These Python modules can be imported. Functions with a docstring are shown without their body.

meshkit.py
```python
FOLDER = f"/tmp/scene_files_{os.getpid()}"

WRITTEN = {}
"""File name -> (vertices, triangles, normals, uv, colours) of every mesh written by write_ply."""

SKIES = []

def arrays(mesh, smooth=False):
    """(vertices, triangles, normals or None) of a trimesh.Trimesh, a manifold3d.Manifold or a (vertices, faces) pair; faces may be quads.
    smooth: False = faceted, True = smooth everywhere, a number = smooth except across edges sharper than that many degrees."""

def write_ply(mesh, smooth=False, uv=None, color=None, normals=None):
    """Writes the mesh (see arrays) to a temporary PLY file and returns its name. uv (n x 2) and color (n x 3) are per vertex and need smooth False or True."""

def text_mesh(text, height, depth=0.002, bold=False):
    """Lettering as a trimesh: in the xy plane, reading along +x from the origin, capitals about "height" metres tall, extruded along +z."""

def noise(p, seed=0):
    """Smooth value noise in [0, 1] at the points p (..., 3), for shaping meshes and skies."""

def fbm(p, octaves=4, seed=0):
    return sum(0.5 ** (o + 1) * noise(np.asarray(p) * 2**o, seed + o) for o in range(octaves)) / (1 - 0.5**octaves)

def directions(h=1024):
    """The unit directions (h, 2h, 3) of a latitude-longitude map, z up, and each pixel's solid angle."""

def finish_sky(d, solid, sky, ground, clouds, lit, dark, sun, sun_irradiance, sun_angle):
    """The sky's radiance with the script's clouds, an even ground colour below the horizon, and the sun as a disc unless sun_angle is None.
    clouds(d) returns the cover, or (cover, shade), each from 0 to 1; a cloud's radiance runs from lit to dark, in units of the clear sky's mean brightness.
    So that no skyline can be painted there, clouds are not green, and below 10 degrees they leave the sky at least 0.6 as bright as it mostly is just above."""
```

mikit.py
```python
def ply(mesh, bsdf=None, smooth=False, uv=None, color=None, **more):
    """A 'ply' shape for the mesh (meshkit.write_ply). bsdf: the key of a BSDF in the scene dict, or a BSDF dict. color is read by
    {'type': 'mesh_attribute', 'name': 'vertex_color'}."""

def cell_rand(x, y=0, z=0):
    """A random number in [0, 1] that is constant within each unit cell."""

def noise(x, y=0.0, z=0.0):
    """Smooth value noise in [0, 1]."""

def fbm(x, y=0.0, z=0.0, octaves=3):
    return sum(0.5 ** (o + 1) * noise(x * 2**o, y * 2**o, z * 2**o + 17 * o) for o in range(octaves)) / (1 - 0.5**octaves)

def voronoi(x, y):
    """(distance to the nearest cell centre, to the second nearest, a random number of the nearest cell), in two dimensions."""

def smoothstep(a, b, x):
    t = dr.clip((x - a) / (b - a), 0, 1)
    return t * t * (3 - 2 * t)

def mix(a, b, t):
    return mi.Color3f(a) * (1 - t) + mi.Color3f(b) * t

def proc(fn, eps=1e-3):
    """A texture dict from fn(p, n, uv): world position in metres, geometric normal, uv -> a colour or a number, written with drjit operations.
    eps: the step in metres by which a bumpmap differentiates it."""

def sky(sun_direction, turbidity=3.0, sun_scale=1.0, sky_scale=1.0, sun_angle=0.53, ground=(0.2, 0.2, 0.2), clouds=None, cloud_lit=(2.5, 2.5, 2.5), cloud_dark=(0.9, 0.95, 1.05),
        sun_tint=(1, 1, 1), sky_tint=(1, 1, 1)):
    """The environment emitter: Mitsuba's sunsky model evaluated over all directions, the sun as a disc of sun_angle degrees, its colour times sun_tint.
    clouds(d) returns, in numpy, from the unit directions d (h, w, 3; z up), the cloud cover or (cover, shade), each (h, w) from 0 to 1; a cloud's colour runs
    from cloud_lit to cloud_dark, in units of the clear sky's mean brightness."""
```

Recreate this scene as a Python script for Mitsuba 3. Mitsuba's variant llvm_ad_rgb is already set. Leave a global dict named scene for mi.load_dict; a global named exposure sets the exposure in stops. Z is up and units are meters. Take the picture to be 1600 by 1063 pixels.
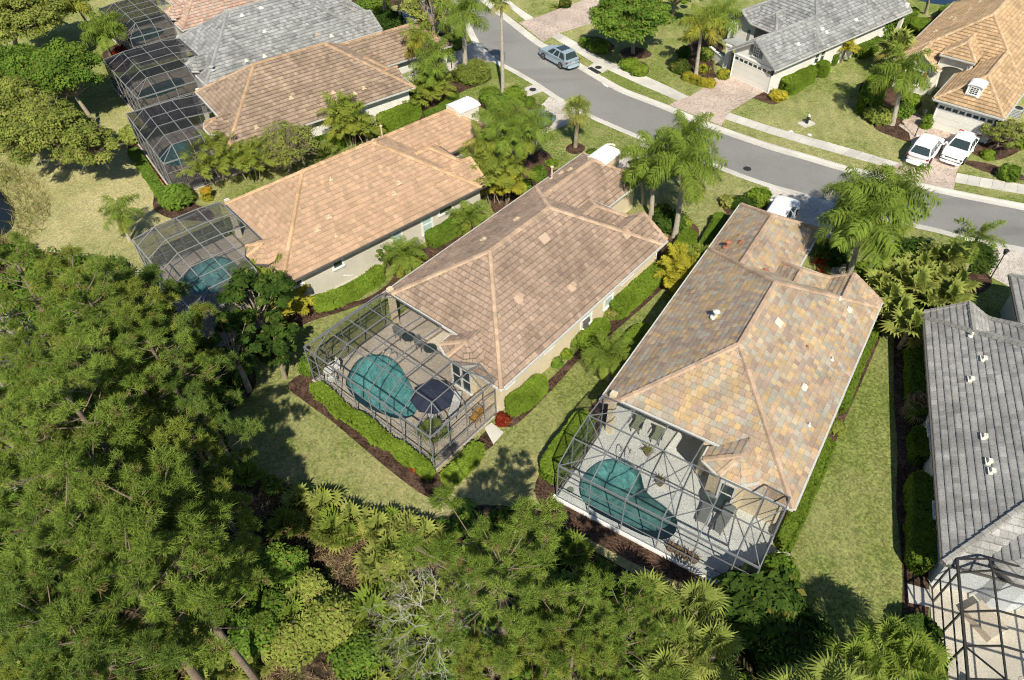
import math, random
import numpy as np, shapely, trimesh, drjit as dr
import mitsuba as mi, mikit, meshkit
from shapely.geometry import Polygon, LineString, Point
from shapely.ops import unary_union
from mikit import noise, fbm, voronoi, cell_rand, smoothstep, mix

T = mi.ScalarTransform4f
scene, labels = {}, {}

# ---------------------------------------------------------------- camera, light, exposure
EYE = np.array([0.0, 0.0, 34.0])
pitch, roll = math.radians(45.40), math.radians(1.29)
fwd = np.array([0, math.cos(pitch), -math.sin(pitch)])
dn = np.array([0, -math.sin(pitch), -math.cos(pitch)])
dn = -math.sin(roll) * np.array([1.0, 0, 0]) + math.cos(roll) * dn
scene['camera'] = {'type': 'perspective', 'fov': 69.74, 'fov_axis': 'x', 'near_clip': 0.5, 'far_clip': 3000.0,
                   'to_world': T().look_at(origin=EYE.tolist(), target=(EYE + fwd).tolist(), up=(-dn).tolist())}
SUN = (0.065, -0.685, 0.725)
scene['daylight'] = mikit.sky(SUN, turbidity=3.0, sky_scale=0.6, sun_tint=(0.895, 1.0, 1.10))
exposure = 2.1

rng = np.random.default_rng(7)

# ---------------------------------------------------------------- mesh helpers
class MB:
    """collects triangles with a uv pair per vertex (uv carries the piece's random tone)"""
    def __init__(s):
        s.v, s.f, s.u, s.n = [], [], [], 0
    def add(s, V, F, uv=(0.5, 0.5)):
        V = np.asarray(V, float).reshape(-1, 3); F = np.asarray(F, int)
        if F.shape[1] == 4: F = np.vstack([F[:, [0, 1, 2]], F[:, [0, 2, 3]]])
        uv = np.asarray(uv, float)
        if uv.ndim == 1: uv = np.tile(uv, (len(V), 1))
        s.v.append(V); s.f.append(F + s.n); s.u.append(uv); s.n += len(V)
        return s
    def poly(s, P, uv=(0.5, 0.5)):
        P = np.asarray(P, float); n = len(P)
        return s.add(P, [[0, i, i + 1] for i in range(1, n - 1)], uv)
    def box(s, c, size, ang=0.0, uv=(0.5, 0.5), taper=1.0):
        x, y, z = np.array(size) / 2.0
        V = np.array([[a * x, b * y, -z] for a, b in ((-1, -1), (1, -1), (1, 1), (-1, 1))] + [[a * x * taper, b * y * taper, z] for a, b in ((-1, -1), (1, -1), (1, 1), (-1, 1))])
        ca, sa = math.cos(ang), math.sin(ang)
        V = V @ np.array([[ca, sa, 0], [-sa, ca, 0], [0, 0, 1]]) + np.asarray(c, float)
        return s.add(V, BOXF, uv)
    def bar(s, p, q, w, h, uv=(0.5, 0.5), up=(0, 0, 1)):
        p, q = np.asarray(p, float), np.asarray(q, float)
        d = q - p; d /= max(np.linalg.norm(d), 1e-9)
        up = np.asarray(up, float)
        if abs(d @ up) > 0.95: up = np.array([1.0, 0, 0])
        a = np.cross(d, up); a /= np.linalg.norm(a); b = np.cross(a, d)
        o = [(-a * w - b * h) / 2, (a * w - b * h) / 2, (a * w + b * h) / 2, (-a * w + b * h) / 2]
        return s.add([p + t for t in o] + [q + t for t in o], BOXF, uv)
    def tube(s, P, R, n=6, uv=(0.5, 0.5)):
        P = np.asarray(P, float); R = np.broadcast_to(np.asarray(R, float), len(P))
        D = np.gradient(P, axis=0); D /= np.linalg.norm(D, axis=1, keepdims=True) + 1e-9
        A = np.cross(D, np.where(np.abs(D[:, 2:]) < 0.9, [[0, 0, 1.0]], [[1.0, 0, 0]])); A /= np.linalg.norm(A, axis=1, keepdims=True) + 1e-9
        B = np.cross(D, A)
        th = np.arange(n) * 2 * np.pi / n
        V = P[:, None] + R[:, None, None] * (A[:, None] * np.cos(th)[None, :, None] + B[:, None] * np.sin(th)[None, :, None])
        k = len(P); i = np.arange(n); F = []
        for r in range(k - 1):
            F.append(np.stack([r * n + i, r * n + (i + 1) % n, (r + 1) * n + (i + 1) % n, (r + 1) * n + i], 1))
        V = np.vstack([V.reshape(-1, 3), P[-1:] ]); F = np.vstack(F)
        F = np.vstack([F[:, [0, 1, 2]], F[:, [0, 2, 3]], np.stack([(k - 1) * n + i, (k - 1) * n + (i + 1) % n, i * 0 + k * n], 1)])
        return s.add(V, F, uv)
    def prism(s, pg, z0, z1, uv=(0.5, 0.5), top=True, bottom=False):
        for g in getattr(pg, 'geoms', [pg]):
            if g.is_empty or g.geom_type != 'Polygon': continue
            if top or bottom:
                v, f = trimesh.creation.triangulate_polygon(g, engine='earcut')
                if top: s.add(np.c_[v, np.full(len(v), z1)], f, uv)
                if bottom: s.add(np.c_[v, np.full(len(v), z0)], f[:, ::-1], uv)
            if z1 != z0:
                for ring in [g.exterior, *g.interiors]:
                    c = np.array(ring.coords)[:-1]; n = len(c); i = np.arange(n)
                    s.add(np.vstack([np.c_[c, np.full(n, z0)], np.c_[c, np.full(n, z1)]]), np.stack([i, (i + 1) % n, (i + 1) % n + n, i + n], 1), uv)
        return s
    def mesh(s):
        return np.vstack(s.v), np.vstack(s.f), np.vstack(s.u)
    def xf(s, M):
        """this mesh under a 4x4 matrix, as a new MB"""
        o = MB(); V, F, U = s.mesh(); M = np.asarray(M, float)
        o.add(V @ M[:3, :3].T + M[:3, 3], F, U); return o

BOXF = np.array([[0, 3, 2, 1], [4, 5, 6, 7], [0, 1, 5, 4], [1, 2, 6, 5], [2, 3, 7, 6], [3, 0, 4, 7]])

def numbered(key):
    if key not in used: used.add(key); return key
    k = 1
    while f'{key}_{k:03d}' in used: k += 1
    used.add(f'{key}_{k:03d}'); return f'{key}_{k:03d}'
used = set()

def thing(name, label, cat, group=None):
    key = numbered(name); labels[key] = {'label': label, 'category': cat}
    if group: labels[key]['group'] = group
    return key

def ply(mb, bsdf, smooth=False):
    V, F, U = mb.mesh()
    if not isinstance(smooth, bool): return mikit.ply((V, F), bsdf, smooth)
    return mikit.ply((V, F), bsdf, smooth, uv=U)

def put(key, mb, bsdf, parent=None, smooth=False, to_world=None, kind=None, label=None):
    """one scene entry; mb is an MB or a ready shape dict"""
    if mb is None or (isinstance(mb, MB) and not mb.v): return None
    k = numbered(f'{parent}__{key}') if parent else key
    d = ply(mb, bsdf, smooth) if isinstance(mb, MB) else dict(mb)
    if to_world is not None: d['to_world'] = T(np.asarray(to_world, float).tolist())
    scene[k] = d
    if kind or label:
        labels[k] = {**({'kind': kind} if kind else {}), **({'label': label} if label else {})}
    return k

def single(name, label, cat, mb, bsdf, group=None, smooth=False, to_world=None):
    k = thing(name, label, cat, group); put(k, mb, bsdf, None, smooth, to_world); return k

def ground(name, mb, bsdf, smooth=False, label=None):
    k = numbered(name); put(k, mb, bsdf, None, smooth); labels[k] = {'kind': 'structure'}
    return k

def mat4(loc=(0, 0, 0), rz=0.0, s=1.0, tilt=None):
    M = np.eye(4); c, n = math.cos(rz), math.sin(rz)
    R = np.array([[c, -n, 0], [n, c, 0], [0, 0, 1.0]])
    if tilt is not None: R = R @ tilt
    M[:3, :3] = R * np.asarray(s); M[:3, 3] = loc
    return M

def rot(axis, a):
    axis = np.asarray(axis, float); axis = axis / np.linalg.norm(axis); K = np.array([[0, -axis[2], axis[1]], [axis[2], 0, -axis[0]], [-axis[1], axis[0], 0]])
    return np.eye(3) + math.sin(a) * K + (1 - math.cos(a)) * K @ K

def curve(pts, n=8, closed=False):
    """Catmull-Rom through the points"""
    P = np.asarray(pts, float)
    P = np.vstack([P[-1:], P, P[:2]]) if closed else np.vstack([2 * P[:1] - P[1:2], P, 2 * P[-1:] - P[-2:-1]])
    t = np.arange(n)[:, None] / n; out = []
    for i in range(1, len(P) - 2):
        a, b, c, d = P[i - 1:i + 3]
        out.append(0.5 * (2 * b + (c - a) * t + (2 * a - 5 * b + 4 * c - d) * t**2 + (3 * b - a - 3 * c + d) * t**3))
    if not closed: out.append(P[-2:-1])
    return np.vstack(out)

def blob(pts, n=6): return Polygon(curve(pts, n, True)).buffer(0)

# ---------------------------------------------------------------- materials
def rgb(*c): return {'type': 'rgb', 'value': [float(x) for x in (c[0] if len(c) == 1 else c)]}
def two(b): return {'type': 'twosided', 'bsdf': b}
def plain(key, c, rough=0.6, metallic=0.0, spec=0.5):
    scene[key] = two({'type': 'principled', 'base_color': rgb(c), 'roughness': rough, 'metallic': metallic, 'specular': spec}); return key
def tex(key, fn, rough=0.7, bump=None, scale=0.01, spec=0.3, eps=5e-3):
    b = {'type': 'principled', 'base_color': mikit.proc(fn), 'roughness': rough, 'specular': spec}
    if bump: b = {'type': 'bumpmap', 'arbitrary': mikit.proc(bump, eps), 'scale': scale, 'bsdf': b}
    scene[key] = two(b); return key
def leafy(key, a, b, c, trans=0.5, rough=0.55):
    """foliage: uv.x runs from colour a to b, uv.y mixes in colour c"""
    def fn(p, n, uv):
        k = 0.75 + 0.5 * noise(p.x * 0.9, p.y * 0.9, p.z * 0.9)
        return mix(mix(a, b, uv.x), c, uv.y) * k
    scene[key] = {'type': 'principledthin', 'base_color': mikit.proc(fn), 'roughness': rough, 'diff_trans': trans, 'eta': 1.3}
    return key

def f_lawn(p, n, uv):
    a = fbm(p.x * 0.10 + 3, p.y * 0.10, 0.0, 3); b = fbm(p.x * 0.55, p.y * 0.55, 7.0, 3); c = noise(p.x * 3.1, p.y * 3.1, 2.0); d = noise(p.x * 9.0, p.y * 9.0, 1.0); e = noise(p.x * 23, p.y * 23, 5.0)
    dry = smoothstep(0.28, 0.78, a * 0.55 + b * 0.45 + (c - 0.5) * 0.22)
    # the lawn behind the middle and left houses is drier than the front yards
    back = smoothstep(34.0, 14.0, p.y - 0.75 * dr.minimum(p.x, 0.0)) * smoothstep(14.0, -2.0, p.x)
    back = dr.maximum(back, 0.85 * smoothstep(11.0, 3.0, dr.sqrt(dr.square((p.x + 34.5) * 0.8) + dr.square((p.y - 54.5) * 0.55))))
    dry = dr.clip(dry * (0.62 - 0.3 * smoothstep(12.0, 17.0, p.x) * smoothstep(48.0, 42.0, p.y) + 0.2 * back) + back * 0.72, 0, 1)
    col = mix(mix((0.115, 0.165, 0.032), (0.205, 0.24, 0.068), d), mix((0.47, 0.43, 0.225), (0.37, 0.335, 0.165), c), dry)
    stripe = 0.5 + 0.5 * dr.sin((p.x * 0.98 - p.y * 0.14) * 5.2)
    col = col * (1.0 + 0.09 * (stripe - 0.5) * smoothstep(14.0, 18.0, p.x))
    return col * (0.50 + 0.42 * d + 0.56 * e)
def f_lawn_b(p, n, uv): return noise(p.x * 14, p.y * 14, 3.0) * 0.7 + noise(p.x * 30, p.y * 30, 4.0) * 0.5
tex('m_lawn', f_lawn, 0.9, f_lawn_b, 0.05, 0.1, 0.02)
def f_mulch(p, n, uv):
    v = voronoi(p.x * 11 + noise(p.x * 3, p.y * 3) * 2, p.y * 11)
    return mix((0.035, 0.021, 0.015), (0.125, 0.078, 0.058), v[2]) * (0.6 + 0.8 * noise(p.x * 2.1, p.y * 2.1, 9.0))
tex('m_mulch', f_mulch, 0.95, lambda p, n, uv: voronoi(p.x * 11, p.y * 11)[2], 0.035, 0.1, 0.02)
def f_litter(p, n, uv):
    a = fbm(p.x * 0.5, p.y * 0.5, 3.0, 4); b = noise(p.x * 6, p.y * 6, 1.0); v = voronoi(p.x * 5 + 2 * a, p.y * 5)
    c = mix((0.035, 0.026, 0.018), (0.15, 0.105, 0.07), smoothstep(0.3, 0.75, a * 0.6 + 0.4 * v[2]))
    return mix(c, (0.05, 0.07, 0.02), smoothstep(0.55, 0.75, fbm(p.x * 0.8, p.y * 0.8, 8.0, 3))) * (0.6 + 0.7 * b)
tex('m_litter', f_litter, 0.95, lambda p, n, uv: voronoi(p.x * 5, p.y * 5)[2], 0.08, 0.1, 0.03)
def f_asphalt(p, n, uv):
    a = fbm(p.x * 0.25, p.y * 0.25, 1.0, 3); g = noise(p.x * 25, p.y * 25, 3.0); d = noise(p.x * 7, p.y * 7, 3.0)
    return mi.Color3f(0.245, 0.243, 0.238) * (0.74 + 0.30 * a + 0.14 * g + 0.08 * d) * (1.0 - 0.13 * smoothstep(0.55, 0.8, fbm(p.x * 0.11, p.y * 0.5, 6.0, 3)))
tex('m_asphalt', f_asphalt, 0.85, lambda p, n, uv: noise(p.x * 40, p.y * 40), 0.008, 0.3, 0.01)
def f_conc(p, n, uv):
    a = fbm(p.x * 0.7, p.y * 0.7, p.z * 0.7 + 4, 4); g = noise(p.x * 18, p.y * 18, p.z * 18)
    return mi.Color3f(0.59, 0.57, 0.53) * (0.66 + 0.46 * a + 0.12 * g) * (0.9 + 0.2 * uv.x)
tex('m_concrete', f_conc, 0.9, None)
def pavers(key, c0, c1, c2, ang, s=4.2):
    ca, sa = math.cos(ang), math.sin(ang)
    def fn(p, n, uv):
        x, y = (p.x * ca + p.y * sa) * s, (-p.x * sa + p.y * ca) * s * 1.9
        row = dr.floor(y); xx = x + cell_rand(row, 3, 1)
        r = cell_rand(dr.floor(xx), row, 5); r2 = cell_rand(dr.floor(xx), row, 8)
        fx, fy = xx - dr.floor(xx), y - row
        joint = smoothstep(0.0, 0.07, dr.minimum(fx, 1 - fx)) * smoothstep(0.0, 0.13, dr.minimum(fy, 1 - fy))
        col = mix(mix(c0, c1, r), c2, smoothstep(0.7, 0.9, r2))
        return col * (0.62 + 0.38 * joint) * (0.75 + 0.5 * fbm(p.x * 0.6, p.y * 0.6, 2.0, 3))
    tex(key, fn, 0.85)
pavers('m_paver_pink', (0.50, 0.40, 0.345), (0.57, 0.49, 0.43), (0.43, 0.32, 0.275), 0.6)
pavers('m_paver_pale', (0.52, 0.48, 0.43), (0.60, 0.56, 0.52), (0.46, 0.40, 0.36), 0.9)
pavers('m_paver_tan', (0.47, 0.415, 0.35), (0.51, 0.45, 0.39), (0.43, 0.38, 0.32), 0.85, 3.2)
def f_deckgrey(p, n, uv): return mi.Color3f(0.66, 0.69, 0.68) * (0.80 + 0.3 * fbm(p.x, p.y, 2.0, 3))
tex('m_deck_grey', f_deckgrey, 0.85)
def f_deckcream(p, n, uv): return mi.Color3f(0.60, 0.56, 0.48) * (0.76 + 0.36 * fbm(p.x * 0.8, p.y * 0.8, 5.0, 3))
tex('m_deck_cream', f_deckcream, 0.85)

def stucco(key, c):
    def fn(p, n, uv): return mi.Color3f(c) * (0.84 + 0.24 * fbm(p.x * 0.8, p.y * 0.8, p.z * 0.5, 3) + 0.07 * noise(p.x * 15, p.y * 15, p.z * 15))
    tex(key, fn, 0.9, lambda p, n, uv: noise(p.x * 30, p.y * 30, p.z * 30), 0.006, 0.1, 0.01)
stucco('m_stucco_cream', (0.66, 0.57, 0.42)); stucco('m_stucco_grey', (0.60, 0.57, 0.50)); stucco('m_stucco_white', (0.76, 0.75, 0.72)); stucco('m_stucco_blue', (0.50, 0.53, 0.56))
stucco('m_stucco_ivory', (0.74, 0.72, 0.66))

def rooftile(key, cols, stain=0.35, grain=0.2, edge=0.2):
    """uv.x is the tile's own random tone, uv.y the distance up the tile"""
    k = len(cols)
    def fn(p, n, uv):
        x = uv.x * (k - 1e-3); c = mi.Color3f(cols[0])
        for i in range(1, k): c = mix(c, cols[i], dr.select(x >= i, 1.0, 0.0))
        r = x - dr.floor(x)
        s = fbm(p.x * 0.35, p.y * 0.35, p.z * 0.35, 3); g = noise(p.x * 13, p.y * 13, p.z * 13)
        dirt = smoothstep(0.45, 0.75, fbm(p.x * 0.9, p.y * 0.9, 11.0, 3))
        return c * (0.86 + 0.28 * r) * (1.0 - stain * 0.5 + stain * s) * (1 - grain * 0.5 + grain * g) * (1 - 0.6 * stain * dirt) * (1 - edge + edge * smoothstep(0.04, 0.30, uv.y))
    tex(key, fn, 0.8, None, spec=0.25)
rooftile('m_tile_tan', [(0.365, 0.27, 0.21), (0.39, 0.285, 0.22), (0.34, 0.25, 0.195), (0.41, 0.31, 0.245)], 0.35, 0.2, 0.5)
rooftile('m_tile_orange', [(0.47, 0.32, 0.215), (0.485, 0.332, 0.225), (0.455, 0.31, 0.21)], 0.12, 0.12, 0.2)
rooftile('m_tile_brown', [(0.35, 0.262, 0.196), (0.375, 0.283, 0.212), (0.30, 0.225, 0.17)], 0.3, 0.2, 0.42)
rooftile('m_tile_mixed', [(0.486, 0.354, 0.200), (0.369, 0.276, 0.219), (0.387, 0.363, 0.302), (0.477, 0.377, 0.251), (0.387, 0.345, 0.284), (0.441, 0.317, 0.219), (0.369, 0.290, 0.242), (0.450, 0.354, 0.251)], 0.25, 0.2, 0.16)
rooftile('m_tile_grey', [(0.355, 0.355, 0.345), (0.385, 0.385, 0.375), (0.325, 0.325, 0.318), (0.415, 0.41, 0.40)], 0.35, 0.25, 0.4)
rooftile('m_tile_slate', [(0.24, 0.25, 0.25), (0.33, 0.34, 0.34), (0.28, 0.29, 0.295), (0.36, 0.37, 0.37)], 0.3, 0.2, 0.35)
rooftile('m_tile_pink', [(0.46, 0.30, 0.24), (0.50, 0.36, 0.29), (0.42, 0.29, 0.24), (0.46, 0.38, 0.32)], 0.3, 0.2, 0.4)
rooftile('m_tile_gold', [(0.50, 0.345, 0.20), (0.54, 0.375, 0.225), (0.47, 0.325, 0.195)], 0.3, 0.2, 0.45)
CAP = {'m_tile_tan': (0.52, 0.38, 0.275), 'm_tile_orange': (0.60, 0.40, 0.245), 'm_tile_brown': (0.47, 0.325, 0.21), 'm_tile_mixed': (0.49, 0.36, 0.265), 'm_tile_grey': (0.33, 0.325, 0.31),
       'm_tile_slate': (0.33, 0.335, 0.335), 'm_tile_pink': (0.52, 0.34, 0.26), 'm_tile_gold': (0.58, 0.42, 0.27)}
for kk, c in CAP.items(): rooftile(kk + '_cap', [c, tuple(x * 0.93 for x in c)], 0.3)
plain('m_underlay', (0.07, 0.055, 0.045), 0.9)
plain('m_white', (0.78, 0.78, 0.77), 0.5); plain('m_gutter_dark', (0.10, 0.095, 0.09), 0.45); plain('m_gutter_grey', (0.55, 0.55, 0.53), 0.45)
plain('m_cage_grey', (0.17, 0.18, 0.195), 0.38, 0.0, 0.6); plain('m_cage_bronze', (0.045, 0.042, 0.04), 0.4); plain('m_cage_mid', (0.22, 0.23, 0.24), 0.4); plain('m_cage_light', (0.26, 0.27, 0.285), 0.4)
for kk, op, c in (('m_screen', 0.22, (0.035, 0.037, 0.042)), ('m_screen_dark', 0.58, (0.028, 0.031, 0.040)), ('m_screen_hazy', 0.42, (0.075, 0.08, 0.09)), ('m_screen_thin', 0.09, (0.05, 0.05, 0.05))):
    scene[kk] = {'type': 'mask', 'opacity': op, 'bsdf': two({'type': 'diffuse', 'reflectance': rgb(c)})}
scene['m_glass'] = two({'type': 'principled', 'base_color': rgb(0.035, 0.055, 0.06), 'roughness': 0.06, 'specular': 0.9})
scene['m_pane'] = {'type': 'thindielectric'}
plain('m_blind', (0.42, 0.55, 0.55), 0.5)
scene['m_water'] = {'type': 'thindielectric', 'int_ior': 1.33}

# ---------------------------------------------------------------- ground, road, pavements, water
near_pts = [(-6.48, 93.50), (-4.87, 84.93), (-3.35, 78.39), (-1.41, 74.26), (0.61, 71.68), (2.59, 68.95), (4.23, 66.36), (6.19, 63.76), (7.82, 61.83), (10.19, 59.49), (12.61, 57.19), (16.09, 54.35), (19.25, 51.59), (21.09, 50.17), (23.19, 48.87), (25.27, 47.40), (28.55, 45.43), (32.03, 43.74), (33.77, 42.71), (37.22, 41.30), (41.03, 39.86)]
far_pts = [(-3.11, 93.30), (-1.53, 89.80), (0.82, 84.97), (2.41, 81.73), (3.98, 78.65), (5.95, 76.02), (7.87, 73.06), (9.69, 70.25), (11.49, 67.72), (13.30, 65.94), (15.26, 64.08), (17.27, 61.94), (19.27, 59.99), (22.77, 57.02), (25.55, 55.07), (28.43, 53.05), (31.13, 51.68), (33.49, 50.37), (35.61, 49.28), (37.92, 48.21), (40.20, 47.21), (44.23, 45.49)]
def offset(pts, d):
    P = np.asarray(pts); t = np.gradient(P, axis=0); t /= np.linalg.norm(t, axis=1, keepdims=True)
    return P + d * np.c_[-t[:, 1], t[:, 0]]
NE, FE = curve(near_pts, 6), curve(far_pts, 6)
road = Polygon(np.vstack([NE, FE[::-1]])).buffer(0)
pond = blob([(-46.05, 53.65), (-42.97, 52.86), (-41.65, 51.87), (-40.22, 50.36), (-39.11, 48.40), (-38.76, 46.56), (-39.96, 45.55), (-42.24, 45.24)])
lake = blob([(46.96, 91.95), (48.61, 87.47), (51.68, 85.97), (55.36, 85.94), (61.16, 88.69), (78.40, 92.13), (86.83, 105.57), (60.77, 104.77)])
# pools are cut out of the ground further down; their outlines in house coordinates
HOUSES = dict(h3=((-0.68, 27.0), 48.88, 1), h4=((13.44, 18.94), 56.47, 1), h2=((-14.87, 36.25), 40.21, 1), h1=((-22.74, 53.2), 35.3, 1), h0=((-27.72, 64.9), 36.9, 1), h00=((-33.6, 77.3), 37.5, 1),
              h5=((19.44, 16.0), 70.36, -1), h6=((37.1, 87.6), 215.8, 1), h8=((48.0, 80.0), 229.1, 1))
def frame(h):
    o, a, m = HOUSES[h]; a = math.radians(a)
    X = np.array([math.cos(a), math.sin(a)]); Y = np.array([-math.sin(a), math.cos(a)]) * m
    def to(P):
        P = np.asarray(P, float); one = P.ndim == 1; P = np.atleast_2d(P)
        Q = np.asarray(o) + P[:, :1] * X + P[:, 1:2] * Y
        if P.shape[1] > 2: Q = np.c_[Q, P[:, 2]]
        return Q[0] if one else Q
    return to
FR = {h: frame(h) for h in HOUSES}
ANG = {h: math.radians(v[1]) for h, v in HOUSES.items()}
POOLS = dict(h3=[(-3.4, 9.75), (-2.3, 10.2), (-1.5, 10.05), (-0.85, 9.3), (-0.75, 8.2), (-1.1, 7.1), (-1.75, 5.6), (-2.5, 4.5), (-3.2, 4.2), (-3.9, 4.7), (-4.35, 6.0), (-4.5, 7.6), (-4.15, 9.1)],
             h4=[(-2.85, 10.15), (-1.55, 10.3), (-0.45, 9.85), (0.1, 8.9), (-0.15, 7.8), (-1.1, 6.95), (-1.45, 5.6), (-1.9, 4.8), (-2.7, 4.6), (-3.3, 4.95), (-3.62, 5.8), (-3.7, 7.2), (-3.65, 9.1)],
             h2=[(-3.3, 9.3), (-2.2, 9.8), (-0.9, 9.5), (-0.3, 8.4), (-0.3, 7.0), (-0.9, 5.9), (-2.2, 5.6), (-3.5, 5.9), (-4.1, 7.0), (-4.0, 8.4)],
             h1=[(-4.1, 7.8), (-2.7, 9.0), (-1.5, 8.9), (-1.2, 7.4), (-1.7, 6.3), (-2.6, 5.3), (-3.4, 5.0), (-4.1, 6.1)],
             h0=[(-4.6, 8.2), (-3.0, 9.2), (-0.4, 9.3), (0.0, 8.3), (-0.4, 6.9), (-2.2, 6.4), (-4.2, 6.5)],
             h00=[(-3.6, 9.2), (-2.2, 10.2), (-0.6, 9.9), (0.2, 8.6), (-0.6, 7.2), (-2.6, 6.9), (-3.9, 7.8)],
             h5=[(-8.5, 3.6), (-3.2, 4.1), (-3.1, 7.0), (-8.5, 7.4)])
pools = {h: Polygon(FR[h](curve(p, 5, True) if h != 'h5' else np.array(p))).buffer(0) for h, p in POOLS.items()}
holes = unary_union([road, pond, lake, *pools.values()])

lawn = Polygon([(-900, -300), (900, -300), (900, 1400), (-900, 1400)]).difference(holes)
mb = MB(); mb.prism(lawn, 0, 0); ground('lawn', mb, 'm_lawn')
mb = MB(); mb.prism(road, -0.12, -0.12); ground('road', mb, 'm_asphalt')
plain('m_pond', (0.008, 0.012, 0.012), 0.08); plain('m_lake', (0.012, 0.03, 0.06), 0.12)
mb = MB(); mb.prism(pond.buffer(0.5), -0.5, -0.5); mb.prism(pond, -0.5, 0, top=False); ground('pond_water', mb, 'm_pond')
mb = MB(); mb.prism(lake.buffer(0.5), -0.5, -0.5); mb.prism(lake, -0.5, 0, top=False); ground('lake_water', mb, 'm_lake')

def ribbon(mb, A, B, za, zb):
    A, B = np.asarray(A), np.asarray(B); n = len(A); i = np.arange(n - 1)
    return mb.add(np.vstack([np.c_[A, np.full(n, za)], np.c_[B, np.full(n, zb)]]), np.stack([i, i + 1, i + 1 + n, i + n], 1))
mb = MB()   # rolled kerbs along both edges of the road
for E_, sgn in ((NE, 1), (FE, -1)):
    q = [offset(E_, sgn * t) for t in (-0.02, 0.16, 0.34, 0.36, 0.78)]
    ribbon(mb, q[0], q[1], 0.012, 0.014); ribbon(mb, q[1], q[2], 0.014, -0.09); ribbon(mb, q[2], q[4], -0.09, -0.112)
ground('kerb', mb, 'm_concrete')

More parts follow.
